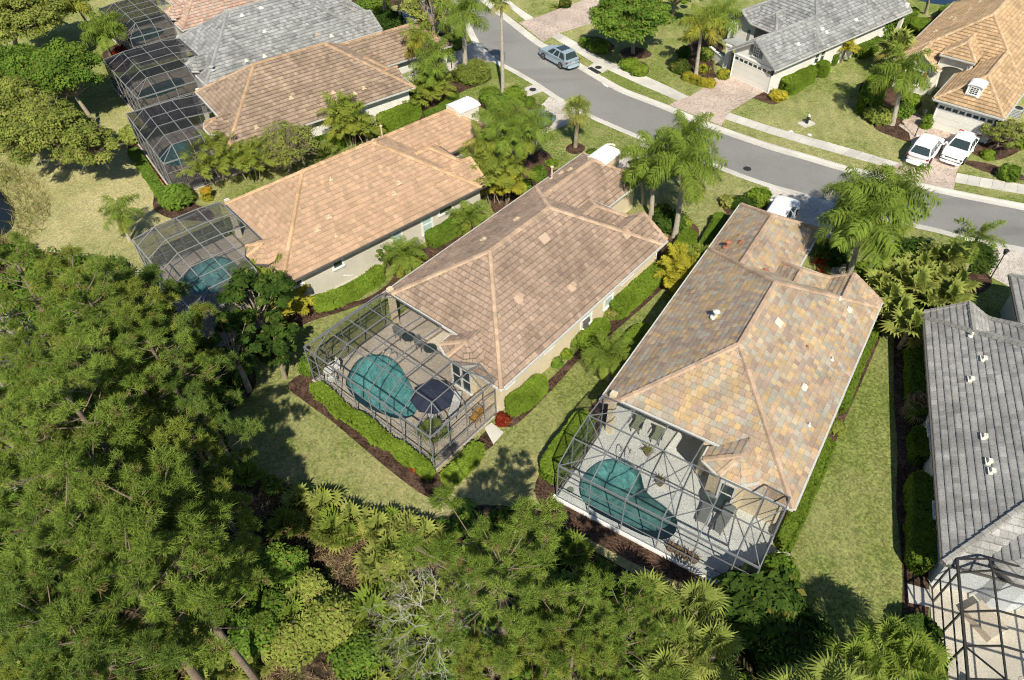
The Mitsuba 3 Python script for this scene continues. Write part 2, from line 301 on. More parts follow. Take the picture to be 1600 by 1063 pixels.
def along(A, B, n, g=0.02):
    """n slabs between the polylines A and B"""
    la, lb = LineString(A), LineString(B); out = []
    for k in range(n):
        t = [(k + g / 2) / n, (k + 0.5) / n, (k + 1 - g / 2) / n]
        out.append([la.interpolate(x, True).coords[0] for x in t] + [lb.interpolate(x, True).coords[0] for x in t[::-1]])
    return out
def slabs(name, A, B, n, z=0.03):
    k = numbered(name); labels[k] = {'kind': 'structure'}
    base = MB(); base.prism(Polygon(np.vstack([A, B[::-1]])).buffer(0.0), 0.004, 0.004); put(k, base, 'm_underlay')
    for q in along(A, B, n):
        m = MB(); m.prism(Polygon(q), 0.0, z + 0.004 * rng.random(), uv=(rng.random(), 0.5)); put('slab', m, 'm_concrete', k)
slabs('pavement', [(-0.37, 93.13), (0.90, 89.66), (2.20, 87.10), (3.59, 84.64)], [(-1.39, 93.19), (-0.01, 89.71), (1.30, 86.78), (2.48, 84.17)], 11)
slabs('pavement', [(5.98, 80.86), (8.11, 77.63), (9.97, 74.28), (12.03, 72.12), (14.01, 70.04), (15.88, 67.77), (17.48, 65.61)], [(5.08, 79.90), (7.20, 76.42), (9.31, 72.98), (11.27, 70.59), (13.14, 68.37), (14.76, 66.64), (16.15, 65.04)], 17)
slabs('pavement', [(20.56, 62.44), (23.52, 59.91), (26.77, 57.66), (30.04, 55.40), (32.81, 53.31)], [(19.91, 61.34), (23.19, 58.64), (26.09, 56.51), (29.16, 54.41), (31.85, 52.61)], 15)
slabs('pavement', [(36.91, 51.64), (39.10, 50.70), (41.49, 49.77), (45.24, 48.19)], [(36.13, 50.35), (38.48, 49.39), (40.83, 48.45), (44.53, 46.91)], 10)

def sheet(name, pts, bsdf, z=0.008, n=0, skirt=True):
    pg = (blob(pts, n) if n else Polygon(pts)).buffer(0)
    m = MB(); m.prism(pg.difference(holes) if name != 'x' else pg, 0, z); return ground(name, m, bsdf), pg
# driveways and walks
sheet('driveway', [(15.33, 64.14), (16.34, 65.09), (17.56, 65.74), (18.93, 67.10), (21.16, 69.97), (22.93, 70.72), (25.28, 66.67), (23.89, 65.57), (22.18, 64.01), (20.52, 62.50), (19.97, 61.34), (19.35, 60.10)], 'm_paver_pink', 0.040)
sheet('driveway', [(31.27, 51.77), (32.09, 52.70), (33.06, 53.55), (35.03, 56.34), (35.53, 58.15), (35.10, 59.40), (35.85, 60.28), (37.67, 62.08), (37.69, 60.66), (37.98, 59.27), (40.79, 57.27), (40.11, 56.01), (36.90, 51.73), (35.61, 49.28)], 'm_paver_pink', 0.040)
sheet('driveway', [(1.60, 83.86), (3.61, 85.18), (7.03, 88.15), (9.67, 90.13), (17.26, 92.50), (20.00, 90.31), (16.52, 87.41), (10.96, 84.05), (5.98, 80.86), (5.08, 79.90), (4.11, 78.64)], 'm_paver_pink', 0.040)
sheet('driveway', [(4.11, 66.37), (3.62, 65.25), (2.79, 64.29), (1.68, 63.36), (-0.13, 62.25), (-1.31, 60.10), (2.34, 57.21), (3.28, 59.23), (4.24, 60.09), (5.46, 60.95), (6.91, 62.94)], 'm_paver_pale', 0.010)
sheet('driveway', [(11.86, 57.87), (11.39, 56.50), (10.55, 55.60), (8.72, 54.06), (7.22, 52.46), (10.30, 51.67), (12.16, 53.52), (12.72, 55.72), (13.06, 56.85)], 'm_paver_pale', 0.010)
sheet('driveway', [(-8.03, 74.75), (-6.89, 76.06), (-5.11, 77.21), (-3.65, 79.05), (-2.57, 76.45), (-1.34, 74.11), (-2.80, 73.89), (-4.17, 73.22), (-5.90, 72.15), (-7.65, 70.82), (-9.60, 69.54), (-10.39, 71.23)], 'm_paver_pale', 0.010)
sheet('driveway', [(-15.73, 85.89), (-14.59, 86.93), (-12.07, 88.67), (-8.94, 91.61), (-5.42, 87.91), (-5.03, 85.30), (-8.83, 85.15), (-10.80, 84.19), (-12.74, 83.24), (-14.18, 81.94)], 'm_paver_pale', 0.010)
sheet('driveway', [(21.10, 50.22), (20.15, 47.00), (21.18, 45.30), (22.63, 43.66), (24.00, 43.45), (26.06, 46.77), (25.78, 47.12)], 'm_paver_pale', 0.010)
sheet('driveway', [(34.47, 42.38), (34.57, 41.10), (34.21, 39.96), (33.49, 38.73), (35.47, 36.14), (37.82, 34.19), (41.03, 39.86), (37.22, 41.30)], 'm_paver_pale', 0.010)
sheet('garden_path', [(22.82, 41.82), (23.88, 41.93), (24.04, 40.46), (23.22, 38.81), (22.25, 38.57), (22.98, 40.29)], 'm_paver_pale', 0.010, 4)
sheet('garden_path', [(-1.72, 26.39), (-1.31, 26.76), (-0.60, 26.04), (-1.19, 25.18)], 'm_concrete', 0.03)
sheet('garden_path', [(12.85, 18.49), (13.69, 18.01), (13.43, 17.53), (12.46, 17.97)], 'm_concrete', 0.03)
sheet('garden_path', [(18.90, 16.32), (19.84, 15.97), (19.60, 15.09), (18.61, 15.36)], 'm_concrete', 0.03)
sheet('garden_path', [(42.49, 80.57), (43.14, 79.69), (42.41, 79.06), (41.84, 79.76)], 'm_concrete', 0.03)
sheet('garden_path', [(-27.10, 40.26), (-27.17, 41.54), (-26.61, 41.66), (-26.45, 40.24)], 'm_concrete', 0.03)
# drain covers, utility pads
def manhole(c, label, pad=None, a=0.0, dz=0.0):
    k = thing('manhole_cover', label, 'manhole cover')
    if pad:
        m = MB(); m.box((*c, 0.02 + dz), (pad[0], pad[1], 0.06), a); put('concrete_pad', m, 'm_concrete', k)
    r = MB(); th = np.linspace(0, 2 * np.pi, 25)[:-1]
    ring = Point(0, 0).buffer(0.34).difference(Point(0, 0).buffer(0.28)); z = dz + (0.06 if pad else 0.0)
    r.prism(shapely.affinity.translate(ring, *c), z - 0.02, z + 0.012); put('rim', r, 'm_iron', k)
    d = MB(); d.prism(Point(*c).buffer(0.272), z - 0.02, z + 0.006)
    for t in (-0.14, 0.0, 0.14): d.box((c[0], c[1] + t, z + 0.008), (0.36, 0.03, 0.012))
    put('lid', d, 'm_iron', k)
import shapely.affinity
plain('m_iron', (0.045, 0.045, 0.047), 0.5, 0.3)
manhole((2.58, 67.75), 'round iron cover in a square concrete pad on the verge by the kerb', (2.3, 1.6), 0.6)
manhole((9.43, 72.18), 'round iron cover on the concrete drain inlet by the pavement', (1.9, 1.5), -0.62)
manhole((20.05, 53.20), 'round iron cover set in the asphalt of the road', None, 0, -0.12)
mb = MB(); mb.bar((*(8.52, 72.22), 0.0), (*(9.37, 70.97), 0.0), 0.5, 0.14); k = single('drain_inlet', 'dark slot of the kerb drain inlet beside the road', 'drain inlet', mb, 'm_iron')
mb = MB(); q = [(*p, -0.112) for p in [(9.45, 69.16), (9.71, 69.22), (9.92, 68.80), (10.20, 68.52), (9.91, 68.19), (9.64, 68.61)]]; mb.poly(q); ground('road_marking', mb, 'm_white')

# mulch beds
beds = [
    [(-13.85, 29.95), (-13.10, 30.99), (-11.98, 30.53), (-10.60, 29.29), (-7.59, 26.65), (-5.94, 24.74), (-4.48, 23.40), (-3.73, 23.89), (-2.50, 25.00), (-1.53, 26.25), (-0.97, 25.50), (-1.66, 24.71), (-2.92, 23.36), (-3.98, 21.91), (-4.66, 21.80), (-5.76, 22.56), (-7.38, 23.99), (-9.10, 25.63), (-10.74, 27.17), (-12.51, 28.64)],
    [(-0.86, 27.36), (-0.09, 27.73), (2.31, 30.10), (3.84, 32.01), (6.42, 35.21), (9.01, 38.48), (10.64, 40.36), (10.03, 41.83), (10.63, 43.32), (11.91, 43.89), (11.60, 46.48), (13.49, 46.00), (14.33, 44.75), (13.18, 41.72), (12.11, 39.61), (10.52, 38.16), (9.19, 36.69), (7.45, 34.87), (5.79, 33.14), (4.22, 31.66), (3.11, 30.18), (1.85, 28.57), (0.73, 27.22), (-0.26, 26.40)],
    [(-15.51, 37.19), (-13.63, 37.78), (-10.53, 37.67), (-8.52, 39.62), (-8.18, 41.89), (-6.94, 42.81), (-4.66, 44.66), (-2.77, 46.61), (-1.53, 46.56), (-2.72, 44.43), (-4.59, 42.95), (-6.38, 41.53), (-8.06, 39.61), (-9.23, 37.96), (-11.28, 36.73), (-13.68, 35.56), (-15.45, 33.81), (-16.37, 33.26), (-16.92, 34.75)],
    [(1.06, 21.93), (1.47, 23.37), (2.79, 25.30), (4.46, 27.60), (6.33, 29.98), (6.67, 29.55), (5.98, 27.56), (3.44, 24.17), (2.46, 22.30), (2.56, 21.73), (4.83, 20.43), (7.27, 18.88), (9.60, 17.49), (11.58, 16.50), (11.78, 16.07), (11.31, 15.44), (9.69, 15.70), (8.07, 16.58), (6.11, 17.57), (4.01, 18.89), (1.81, 20.50)],
    [(13.12, 18.16), (14.56, 20.41), (17.66, 24.89), (21.30, 30.16), (24.31, 34.94), (25.50, 35.83), (24.63, 34.32), (21.13, 29.12), (18.67, 25.54), (16.44, 22.14), (14.68, 19.65), (13.64, 17.94)],
    [(25.37, 34.60), (26.69, 35.79), (27.71, 35.13), (25.72, 31.11), (22.86, 23.43), (20.45, 16.68), (19.29, 14.78), (18.26, 11.62), (16.58, 11.66), (17.54, 13.61), (18.84, 16.72), (19.59, 19.15), (20.18, 21.04), (21.51, 24.33), (23.09, 29.06)],
    [(7.45, 54.91), (5.24, 54.50), (3.45, 51.66), (1.83, 50.34), (0.23, 47.76), (-1.28, 47.82), (-1.29, 51.39), (0.32, 53.71), (2.60, 56.67), (3.77, 55.58), (3.66, 53.58), (4.65, 53.83)],
    [(5.07, 56.88), (5.57, 57.60), (6.25, 57.68), (6.76, 57.02), (6.46, 56.19), (5.78, 55.91), (5.19, 56.24)],
    [(-6.01, 68.96), (-4.95, 72.68), (-3.62, 72.03), (-2.50, 70.85), (-2.04, 69.85), (-2.60, 69.06), (-3.84, 68.18), (-4.68, 67.17), (-4.75, 65.64), (-5.54, 64.18), (-6.98, 63.03), (-8.98, 61.94), (-11.19, 60.54), (-13.28, 58.74), (-14.25, 59.55), (-11.97, 62.31), (-9.25, 65.22)],
    [(-2.56, 66.55), (-1.95, 67.83), (-0.70, 68.03), (0.54, 66.92), (1.89, 66.60), (2.71, 65.29), (3.28, 64.51), (2.59, 63.80), (1.37, 63.13), (-0.12, 63.20), (-1.80, 64.01), (-2.66, 65.03)],
    [(12.34, 76.31), (13.30, 76.88), (14.54, 76.50), (15.30, 75.23), (14.61, 74.20), (12.94, 74.13), (12.06, 75.09)],
    [(8.47, 79.39), (10.16, 79.63), (11.64, 77.29), (10.83, 76.07), (9.20, 76.78), (8.54, 77.77)],
    [(12.15, 72.55), (12.85, 73.39), (14.16, 73.33), (14.56, 71.99), (14.24, 70.73), (13.42, 70.35), (12.85, 70.94)],
    [(17.27, 71.86), (18.23, 75.08), (19.49, 77.19), (21.50, 78.70), (23.14, 76.69), (21.25, 72.53), (20.79, 69.43), (19.66, 67.59), (18.89, 68.16), (17.56, 69.87)],
    [(23.35, 65.34), (23.80, 65.70), (25.32, 66.79), (27.52, 68.02), (30.50, 70.63), (34.38, 73.64), (37.83, 75.92), (41.33, 78.96), (43.80, 80.84), (46.56, 82.43), (48.25, 83.05), (46.56, 81.04), (44.14, 80.83), (41.48, 78.45), (38.40, 75.27), (35.88, 74.17), (33.07, 71.65), (31.02, 69.21), (28.75, 67.96), (26.85, 66.07), (26.04, 64.45), (24.86, 63.89)],
    [(33.10, 63.88), (34.67, 67.67), (36.51, 68.94), (39.02, 70.21), (39.51, 67.44), (38.89, 63.61), (37.84, 62.19), (35.79, 60.28), (35.53, 58.15), (36.59, 57.56), (36.04, 56.61), (34.94, 56.66), (33.70, 57.79), (32.84, 59.16), (33.54, 61.44), (33.06, 62.41)],
    [(40.72, 56.62), (42.19, 57.86), (44.28, 58.66), (46.79, 59.11), (45.41, 56.42), (43.40, 54.63), (41.23, 53.51), (40.09, 53.95), (39.55, 54.79)],
    [(16.82, 48.16), (17.61, 49.00), (18.69, 49.23), (19.55, 48.57), (20.63, 49.60), (19.96, 47.01), (18.86, 45.80), (17.40, 45.85), (16.79, 47.13)],
    [(26.46, 39.81), (27.90, 41.20), (29.71, 42.25), (30.94, 40.72), (32.28, 39.60), (33.51, 38.87), (32.88, 37.53), (30.22, 35.99), (27.46, 34.53), (25.49, 34.90), (25.38, 37.12)],
    [(-33.44, 57.66), (-33.82, 60.40), (-30.80, 56.51), (-28.46, 52.95), (-26.52, 50.55), (-23.67, 48.67), (-23.32, 47.38), (-24.84, 47.44), (-26.90, 47.94), (-28.45, 49.29), (-29.19, 51.57), (-30.80, 54.00)],
    [(-43.36, 78.08), (-42.49, 80.44), (-40.55, 77.94), (-39.20, 74.09), (-40.89, 74.17)], [(6.95, 89.31), (8.73, 87.86), (8.19, 85.65), (6.47, 86.49), (5.97, 88.02)], [(-17.73, 92.73), (-7.63, 93.15), (-14.24, 89.17), (-17.18, 88.58)],
    [(37.97, 53.44), (39.95, 53.06), (42.14, 51.04), (41.81, 50.40), (39.70, 51.43)], [(-9.44, 80.34), (-7.04, 81.56), (-4.85, 79.77), (-6.15, 77.58), (-8.09, 75.81), (-9.98, 74.10), (-10.23, 77.16)],
]
bm = MB()
for i, b in enumerate(beds): bm.prism(blob(b, 5).difference(holes), 0, 0.012 + 0.0004 * i)
ground('mulch_bed', bm, 'm_mulch')
wood = blob([(-52.91, 52.50), (-37.78, 45.08), (-32.22, 43.34), (-26.30, 41.29), (-22.41, 39.07), (-18.20, 34.79), (-15.89, 30.22), (-17.10, 27.25), (-15.01, 24.02), (-12.06, 22.69), (-9.08, 21.40), (-6.25, 20.37), (-3.90, 20.42), (-2.24, 21.23), (1.48, 20.74), (3.05, 19.20), (4.86, 17.74), (6.33, 16.86), (7.75, 16.00), (9.69, 15.00), (10.90, 13.76), (14.05, 12.54), (15.83, 11.14), (12.73, 8.46), (-5.57, 7.68), (-25.13, 8.06), (-38.97, 26.00)], 5)
fm = MB(); fm.prism(wood.difference(holes), 0, 0.006); ground('forest_floor', fm, 'm_litter')

# ---------------------------------------------------------------- houses
S_, ZE, HW = 0.65, 2.7, 11.1

def clip_half(pg, a, b, c):
    """part of polygon where a*x+b*y+c >= 0"""
    if pg.is_empty: return pg
    n = math.hypot(a, b)
    if n < 1e-9: return pg if c >= 0 else Polygon()
    d = np.array([a, b]) / n; p0 = -c / n * d; t = np.array([-d[1], d[0]]); B = 200.0
    return pg.intersection(Polygon([p0 - t * B, p0 + t * B, p0 + t * B + d * B, p0 - t * B + d * B]))

class Roof:
    """wings = [(polygon, [(a, b, c), ...])]: within a wing the lowest plane counts, between wings the highest"""
    def __init__(s, wings):
        s.wings = wings; s.faces = []
        for i, (pg, pls) in enumerate(wings):
            for k, P in enumerate(pls):
                r = pg
                for m, Q in enumerate(pls):
                    if m != k: r = clip_half(r, Q[0] - P[0], Q[1] - P[1], Q[2] - P[2])
                for j, (pg2, pls2) in enumerate(wings):
                    if j == i or r.is_empty: continue
                    for Q in pls2:
                        reg = pg2
                        for R in pls2:
                            if R is not Q: reg = clip_half(reg, R[0] - Q[0], R[1] - Q[1], R[2] - Q[2])
                        reg = clip_half(reg, Q[0] - P[0], Q[1] - P[1], Q[2] - P[2] - (1e-6 if j > i else 0))
                        if not reg.is_empty and reg.area > 1e-4: r = r.difference(reg.buffer(1e-6))
                for g in getattr(r, 'geoms', [r]):
                    if g.geom_type == 'Polygon' and g.area > 0.02: s.faces.append((g.simplify(0.004), P))
        s.outline = unary_union([w[0] for w in wings]).buffer(0.002)
    def z(s, x, y):
        best = None
        for pg, pls in s.wings:
            if pg.buffer(0.01).contains(Point(x, y)):
                h = min(a * x + b * y + c for a, b, c in pls); best = h if best is None else max(best, h)
        return best

def lift(P, pl, d=0.0):
    P = np.atleast_2d(np.asarray(P, float)); a, b, c = pl; n = math.sqrt(1 + a * a + b * b)
    return np.c_[P[:, 0] - a / n * d, P[:, 1] - b / n * d, a * P[:, 0] + b * P[:, 1] + c + d / n]

TW, TE = 0.335, 0.345
GAP = {"m_tile_orange": 0.003, "m_tile_tan": 0.013, "m_tile_mixed": 0.004, "m_tile_grey": 0.002}
STEP = {"m_tile_orange": 0.04, "m_tile_tan": 0.056, "m_tile_mixed": 0.05, "m_tile_grey": 0.046, "m_tile_brown": 0.066, "m_tile_gold": 0.062}
def unit_tile(tone, gap=0.005, st=0.056):
    """a roof tile lying in the xy plane: x along the eave, y up the slope, thicker at its lower edge"""
    w, e = TW / 2 - gap, TE + 0.03
    V = [(-w, 0, 0.0), (w, 0, 0.0), (w, e, -0.01), (-w, e, -0.01), (-w + gap * 0.5, 0.004, st), (w - gap * 0.5, 0.004, st), (w - gap * 0.5, e, 0.008), (-w + gap * 0.5, e, 0.008)]
    uv = [(tone, 0.0), (tone, 0), (tone, 1), (tone, 1), (tone, 0.05), (tone, 0.05), (tone, 1), (tone, 1)]
    return MB().add(V, BOXF[1:], uv)

def tile_roof(key, faces, to, mat, rkey, nparts, stagger=0.5, jit=0.0):
    """lays tiles on every face; the nearest whole ones are parts, the rest one part"""
    field, cand = MB(), []; gap, stp = GAP.get(mat, 0.005), STEP.get(mat, 0.056); UT = unit_tile(0.5, gap, stp).mesh()
    for pg, pl in faces:
        a, b, c = pl; m = math.hypot(a, b)
        if m < 1e-6: continue
        up = np.array([a, b]) / m; ea = np.array([up[1], -up[0]]); q = math.sqrt(1 + m * m)
        ring = np.array(pg.exterior.coords); st = np.c_[ring @ ea, (ring @ up) * q]
        fp = Polygon(st).buffer(0); sx0, t0, sx1, t1 = fp.bounds
        rows = int(math.ceil((t1 - t0) / TE)); cols = int(math.ceil((sx1 - sx0) / TW)) + 2
        R, C = np.meshgrid(np.arange(rows), np.arange(cols), indexing='ij'); R, C = R.ravel(), C.ravel()
        sh = (R % 2) * stagger + jit * rng.random(rows)[R]
        x0 = sx0 - TW + (C + sh) * TW; y0 = t0 + R * TE - 0.001
        bx = shapely.box(x0, y0, x0 + TW, y0 + TE)
        hit = shapely.intersects(bx, fp); x0, y0, bx, R = x0[hit], y0[hit], bx[hit], R[hit]
        full = shapely.contains(fp, bx)
        pos = lambda P, h: lift(P[:, :1] * ea + P[:, 1:2] / q * up, pl, h)
        n3 = np.array([-a, -b, 1.0]) / q
        n3w = to(np.array([[0, 0, 0.0], n3])); n3w = n3w[1] - n3w[0]
        tones = rng.random(len(x0))
        for k in np.nonzero(full)[0]:
            o = pos(np.array([[x0[k] + TW / 2, y0[k]], [x0[k] + TW / 2 + 1, y0[k]], [x0[k] + TW / 2, y0[k] + 1]]), 0.0); o = to(o)
            M = np.eye(4); M[:3, 0], M[:3, 1], M[:3, 2], M[:3, 3] = o[1] - o[0], o[2] - o[0], n3w, o[0]
            M[:3, :2] *= 1.0
            wob = rng.normal(0, 0.012, 2); M[:3, 2] += 0
            M[:3, 3] += n3w * rng.uniform(-0.004, 0.006)
            cand.append((np.linalg.norm(o[0] - EYE), M, tones[k]))
        for k in np.nonzero(~full)[0]:
            g = bx[k].buffer(-gap).intersection(fp)
            for h in getattr(g, 'geoms', [g]):
                if h.geom_type != 'Polygon' or h.area < 0.003: continue
                P = np.array(h.exterior.coords)[:-1]; f = np.clip((P[:, 1] - y0[k]) / TE, 0, 1); n = len(P); i = np.arange(n)
                top = to(pos(P, 0.0) + n3 * (stp - (stp - 0.01) * f)[:, None]); bot = to(pos(P, -0.005))
                uv = np.c_[np.full(n, tones[k]), np.clip(f + 0.05, 0, 1)]
                field.add(top, [[0, j, j + 1] for j in range(1, n - 1)], uv)
                field.add(np.vstack([bot, top]), np.stack([i, (i + 1) % n, (i + 1) % n + n, i + n], 1), np.vstack([uv, uv]))
    cand.sort(key=lambda t: t[0])
    V, F, U = UT
    far = cand[nparts:]
    if far:
        Ms = np.array([c[1] for c in far]); n = len(far)
        VV = np.einsum('kij,vj->kvi', Ms[:, :3, :3], V) + Ms[:, None, :3, 3]
        FF = F[None] + (np.arange(n) * len(V))[:, None, None]
        UU = np.stack([np.repeat([c[2] for c in far], len(V)), np.tile(U[:, 1], n)], 1)
        field.add(VV.reshape(-1, 3), FF.reshape(-1, 3), UU)
    if nparts:
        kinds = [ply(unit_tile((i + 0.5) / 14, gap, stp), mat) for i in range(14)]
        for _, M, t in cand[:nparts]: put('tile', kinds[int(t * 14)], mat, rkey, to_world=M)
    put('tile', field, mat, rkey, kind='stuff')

def cap_run(mb, p, q, n0):
    """a run of ridge tiles from p up to q"""
    p, q = np.asarray(p, float), np.asarray(q, float); d = q - p; L = np.linalg.norm(d); d /= L
    k = max(1, int(round(L / 0.36))); up = np.array([0, 0, 1.0]); s = np.cross(d, up); s /= np.linalg.norm(s); u = np.cross(s, d)
    for i in range(k):
        a, b = p + d * L * i / k, p + d * (L * (i + 1) / k + 0.04)
        t = rng.random(); V = []
        for c, w, h in ((a, 0.17, 0.075), (b, 0.14, 0.045)):
            V += [c - s * w - u * 0.05, c - s * w * 0.6 + u * h, c + s * w * 0.6 + u * h, c + s * w - u * 0.05]
        mb.add(V, [[0, 1, 5, 4], [1, 2, 6, 5], [2, 3, 7, 6], [0, 3, 2, 1], [4, 5, 6, 7]], (t, 0.6))

def window(parent, to, p, q, z0, z1, kind='sash', out=None, fat=0.11, shutters=False, blind=False):
    """a window on the wall between local points p and q, its face turned to the side 'out'"""
    p, q = to(np.array(p, float)), to(np.array(q, float)); d = q - p; L = np.linalg.norm(d); d /= L
    n = np.array([d[1], -d[0]]); o = to(np.array(out, float)) - (p + q) / 2
    if n @ o < 0: n = -n
    w = numbered(f'{parent}__window'); P3 = lambda t, z, e: np.array([*(p + d * t + n * e), z])
    m = MB(); f = fat
    m.bar(P3(-f / 2, z0, 0.02), P3(-f / 2, z1, 0.02), 0.08, f, up=(d[0], d[1], 0)); m.bar(P3(L + f / 2, z0, 0.02), P3(L + f / 2, z1, 0.02), 0.08, f, up=(d[0], d[1], 0))
    m.bar(P3(-f, z1 + f / 2, 0.023), P3(L + f, z1 + f / 2, 0.023), 0.08, f)
    if kind == 'sash': m.bar(P3(0, (z0 + z1) / 2, 0.02), P3(L, (z0 + z1) / 2, 0.02), 0.05, 0.05)
    if kind == 'grid':
        for t in (1 / 3, 2 / 3): m.bar(P3(L * t, z0, 0.02), P3(L * t, z1, 0.02), 0.03, 0.03, up=(d[0], d[1], 0))
        for t in (0.25, 0.5, 0.75): m.bar(P3(0, z0 + (z1 - z0) * t, 0.022), P3(L, z0 + (z1 - z0) * t, 0.022), 0.03, 0.03)
    put('frame', m, 'm_white', w)
    s = MB(); s.bar(P3(-f - 0.04, z0 - f / 2, 0.05), P3(L + f + 0.04, z0 - f / 2, 0.05), 0.16, f); put('sill', s, 'm_white', w)
    g = MB(); g.add([P3(0, z0, 0.006), P3(L, z0, 0.006), P3(L, z1, 0.006), P3(0, z1, 0.006)], [[0, 1, 2, 3]]); put('pane', g, 'm_blind' if blind else 'm_glass', w)
    if shutters:
        for t in (-f - 0.22, L + f + 0.22):
            h = MB(); h.bar(P3(t, z0, 0.03), P3(t, z1, 0.03), 0.05, 0.36, up=(d[0], d[1], 0))
            for zz in np.arange(z0 + 0.06, z1 - 0.03, 0.09): h.bar(P3(t - 0.15, zz, 0.062), P3(t + 0.15, zz, 0.062), 0.02, 0.035)
            put('shutter', h, shutters, w)

def house(h, label, mat, wallmat, gutter='m_gutter_grey', nparts=0, xf=16.85, xw=17.45, xg=22.9, gable=False, entry='hip', nook=True, extra=None):
    to, ang = FR[h], ANG[h]
    key = thing('house', label, 'house')
    box = lambda x0, x1, y0, y1: Polygon([(x0, y0), (x1, y0), (x1, y1), (x0, y1)])
    L = lambda y0: (0, S_, ZE - S_ * y0); Rr = lambda y1: (0, -S_, ZE + S_ * y1); B = lambda x0: (S_, 0, ZE - S_ * x0); Fr = lambda x1: (-S_, 0, ZE + S_ * x1)
    main = unary_union([box(0, xf, 0, 3.3), box(1.15, xf, 3.3, HW)])
    wings = [(main, [L(0), Rr(HW), B(0), Fr(xf)]), (box(11.5, xw, 0, 4.1), [L(0), Rr(4.1)]),
             (box(10.5, xg, 5.4, HW), [L(5.4), Rr(HW)] + ([] if gable else [Fr(xg)]))]
    e = 0.5
    if entry == 'hip': wings.append((box(13.2, xw, 3.25, 6.6), [(0, S_, ZE + e - S_ * 3.25), (0, -S_, ZE + e + S_ * 6.6), (-S_, 0, ZE + e + S_ * xw)]))
    if entry == 'portal': e = 1.3; wings.append((box(11.0, 16.9, 3.5, 6.6), [(0, S_, ZE + e - S_ * 3.5), (0, -S_, ZE + e + S_ * 6.6), (-S_, 0, ZE + e + S_ * 16.9)]))
    rf = Roof(wings); faces = list(rf.faces)
    npoly = []
    if nook:
        A, R = (0.62, 3.15, 4.02), (1.95, 3.2, 4.02); cs = [(0.95, 4.75), (0.05, 4.75), (-0.42, 3.75), (-0.42, 2.62), (0.25, 1.95), (0.95, 1.95)]
        P3 = [np.array([*c, 3.2]) for c in cs]
        tri = [[P3[0], P3[1], np.array(A), np.array(R)], [P3[1], P3[2], np.array(A)], [P3[2], P3[3], np.array(A)], [P3[3], P3[4], np.array(A)], [P3[4], P3[5], np.array(R), np.array(A)]]
        for t in tri:
            n = np.cross(t[1] - t[0], t[2] - t[0]); pl = (-n[0] / n[2], -n[1] / n[2], (n @ t[0]) / n[2])
            faces.append((Polygon([q[:2] for q in t]).buffer(0), pl))
        npoly = [Polygon(cs)]
    outline = unary_union([rf.outline, *npoly])
    # roof deck, tiles, ridge caps
    rk = f'{key}__roof'; used.add(rk); deck = MB()
    for pg, pl in faces:
        v, f = trimesh.creation.triangulate_polygon(pg, engine='earcut'); deck.add(to(lift(v, pl, -0.012)), f)
    put(rk, deck, 'm_underlay')
    tile_roof(key, faces, to, mat, rk, nparts)
    caps, edges = MB(), {}
    for i, (pg, pl) in enumerate(faces):
        c = np.array(pg.exterior.coords)
        for p, q in zip(c[:-1], c[1:]):
            edges.setdefault(i, []).append((p, q))
    fascia, gut = MB(), MB(); done = []
    for i, (pg, pl) in enumerate(faces):
        ori = 1 if pg.exterior.is_ccw else -1
        for p, q in edges[i]:
            d = q - p; ln = np.linalg.norm(d)
            if ln < 0.12: continue
            d /= ln; nrm = np.array([d[1], -d[0]]) * ori; mid = (p + q) / 2
            zp, zq = (pl[0] * t[0] + pl[1] * t[1] + pl[2] for t in (p, q))
            if not outline.contains(Point(*(mid + nrm * 0.05))):          # outer edge: fascia, gutter at eaves, barge tiles on gables
                a, b = to(np.array([*p, zp - 0.11])), to(np.array([*q, zq - 0.11])); fascia.bar(a, b, 0.05, 0.2)
                if abs(zp - zq) < 0.02:
                    o = nrm * 0.075; a, b = to(np.array([*(p + o), zp - 0.045])), to(np.array([*(q + o), zq - 0.045])); gut.bar(a, b, 0.11, 0.11)
                else: cap_run(caps, *sorted([to(np.array([*p, zp + 0.03])), to(np.array([*q, zq + 0.03]))], key=lambda t: t[2]), None)
                continue
            # inner edge: a ridge or hip where both sides fall away
            s1 = np.array(pl[:2]) @ nrm
            for j, (pg2, pl2) in enumerate(faces):
                if j == i: continue
                if pg2.buffer(0.01).contains(Point(*(mid + nrm * 0.04))):
                    z1 = pl[0] * mid[0] + pl[1] * mid[1] + pl[2]; z2 = pl2[0] * mid[0] + pl2[1] * mid[1] + pl2[2]
                    s2 = np.array(pl2[:2]) @ nrm
                    if abs(z1 - z2) < 0.15 and s1 - s2 > 0.2 and not any(np.linalg.norm(mid - m_) < 0.2 for m_ in done):
                        done.append(mid); cap_run(caps, *sorted([to(np.array([*p, zp + 0.045])), to(np.array([*q, zq + 0.045]))], key=lambda t: t[2]), None)
                    break
    put('ridge_cap', caps, mat + '_cap', rk, kind='stuff')
    put('fascia', fascia, 'm_white', rk); put('gutter', gut, gutter, rk)
    # walls: the outline pulled in, the lanai at the back left open
    full = rf.outline.buffer(-0.46, join_style=2)
    wallpg = full.difference(box(-2, 3.6, 5.0, 11.5)).difference(box(-2, 1.2, 3.2, 6))
    if nook: wallpg = unary_union([wallpg, Polygon([(1.5, 4.3), (0.35, 4.3), (0.02, 3.6), (0.02, 2.75), (0.45, 2.4), (1.5, 2.4)])])
    if entry == 'portal': wallpg = wallpg.difference(box(14.5, 20, 3.95, 6.1))
    else: wallpg = wallpg.difference(box(14.5, 20, 3.7, 5.85))
    walls = MB(); c = np.array(max(getattr(wallpg, 'geoms', [wallpg]), key=lambda g: g.area).exterior.coords)
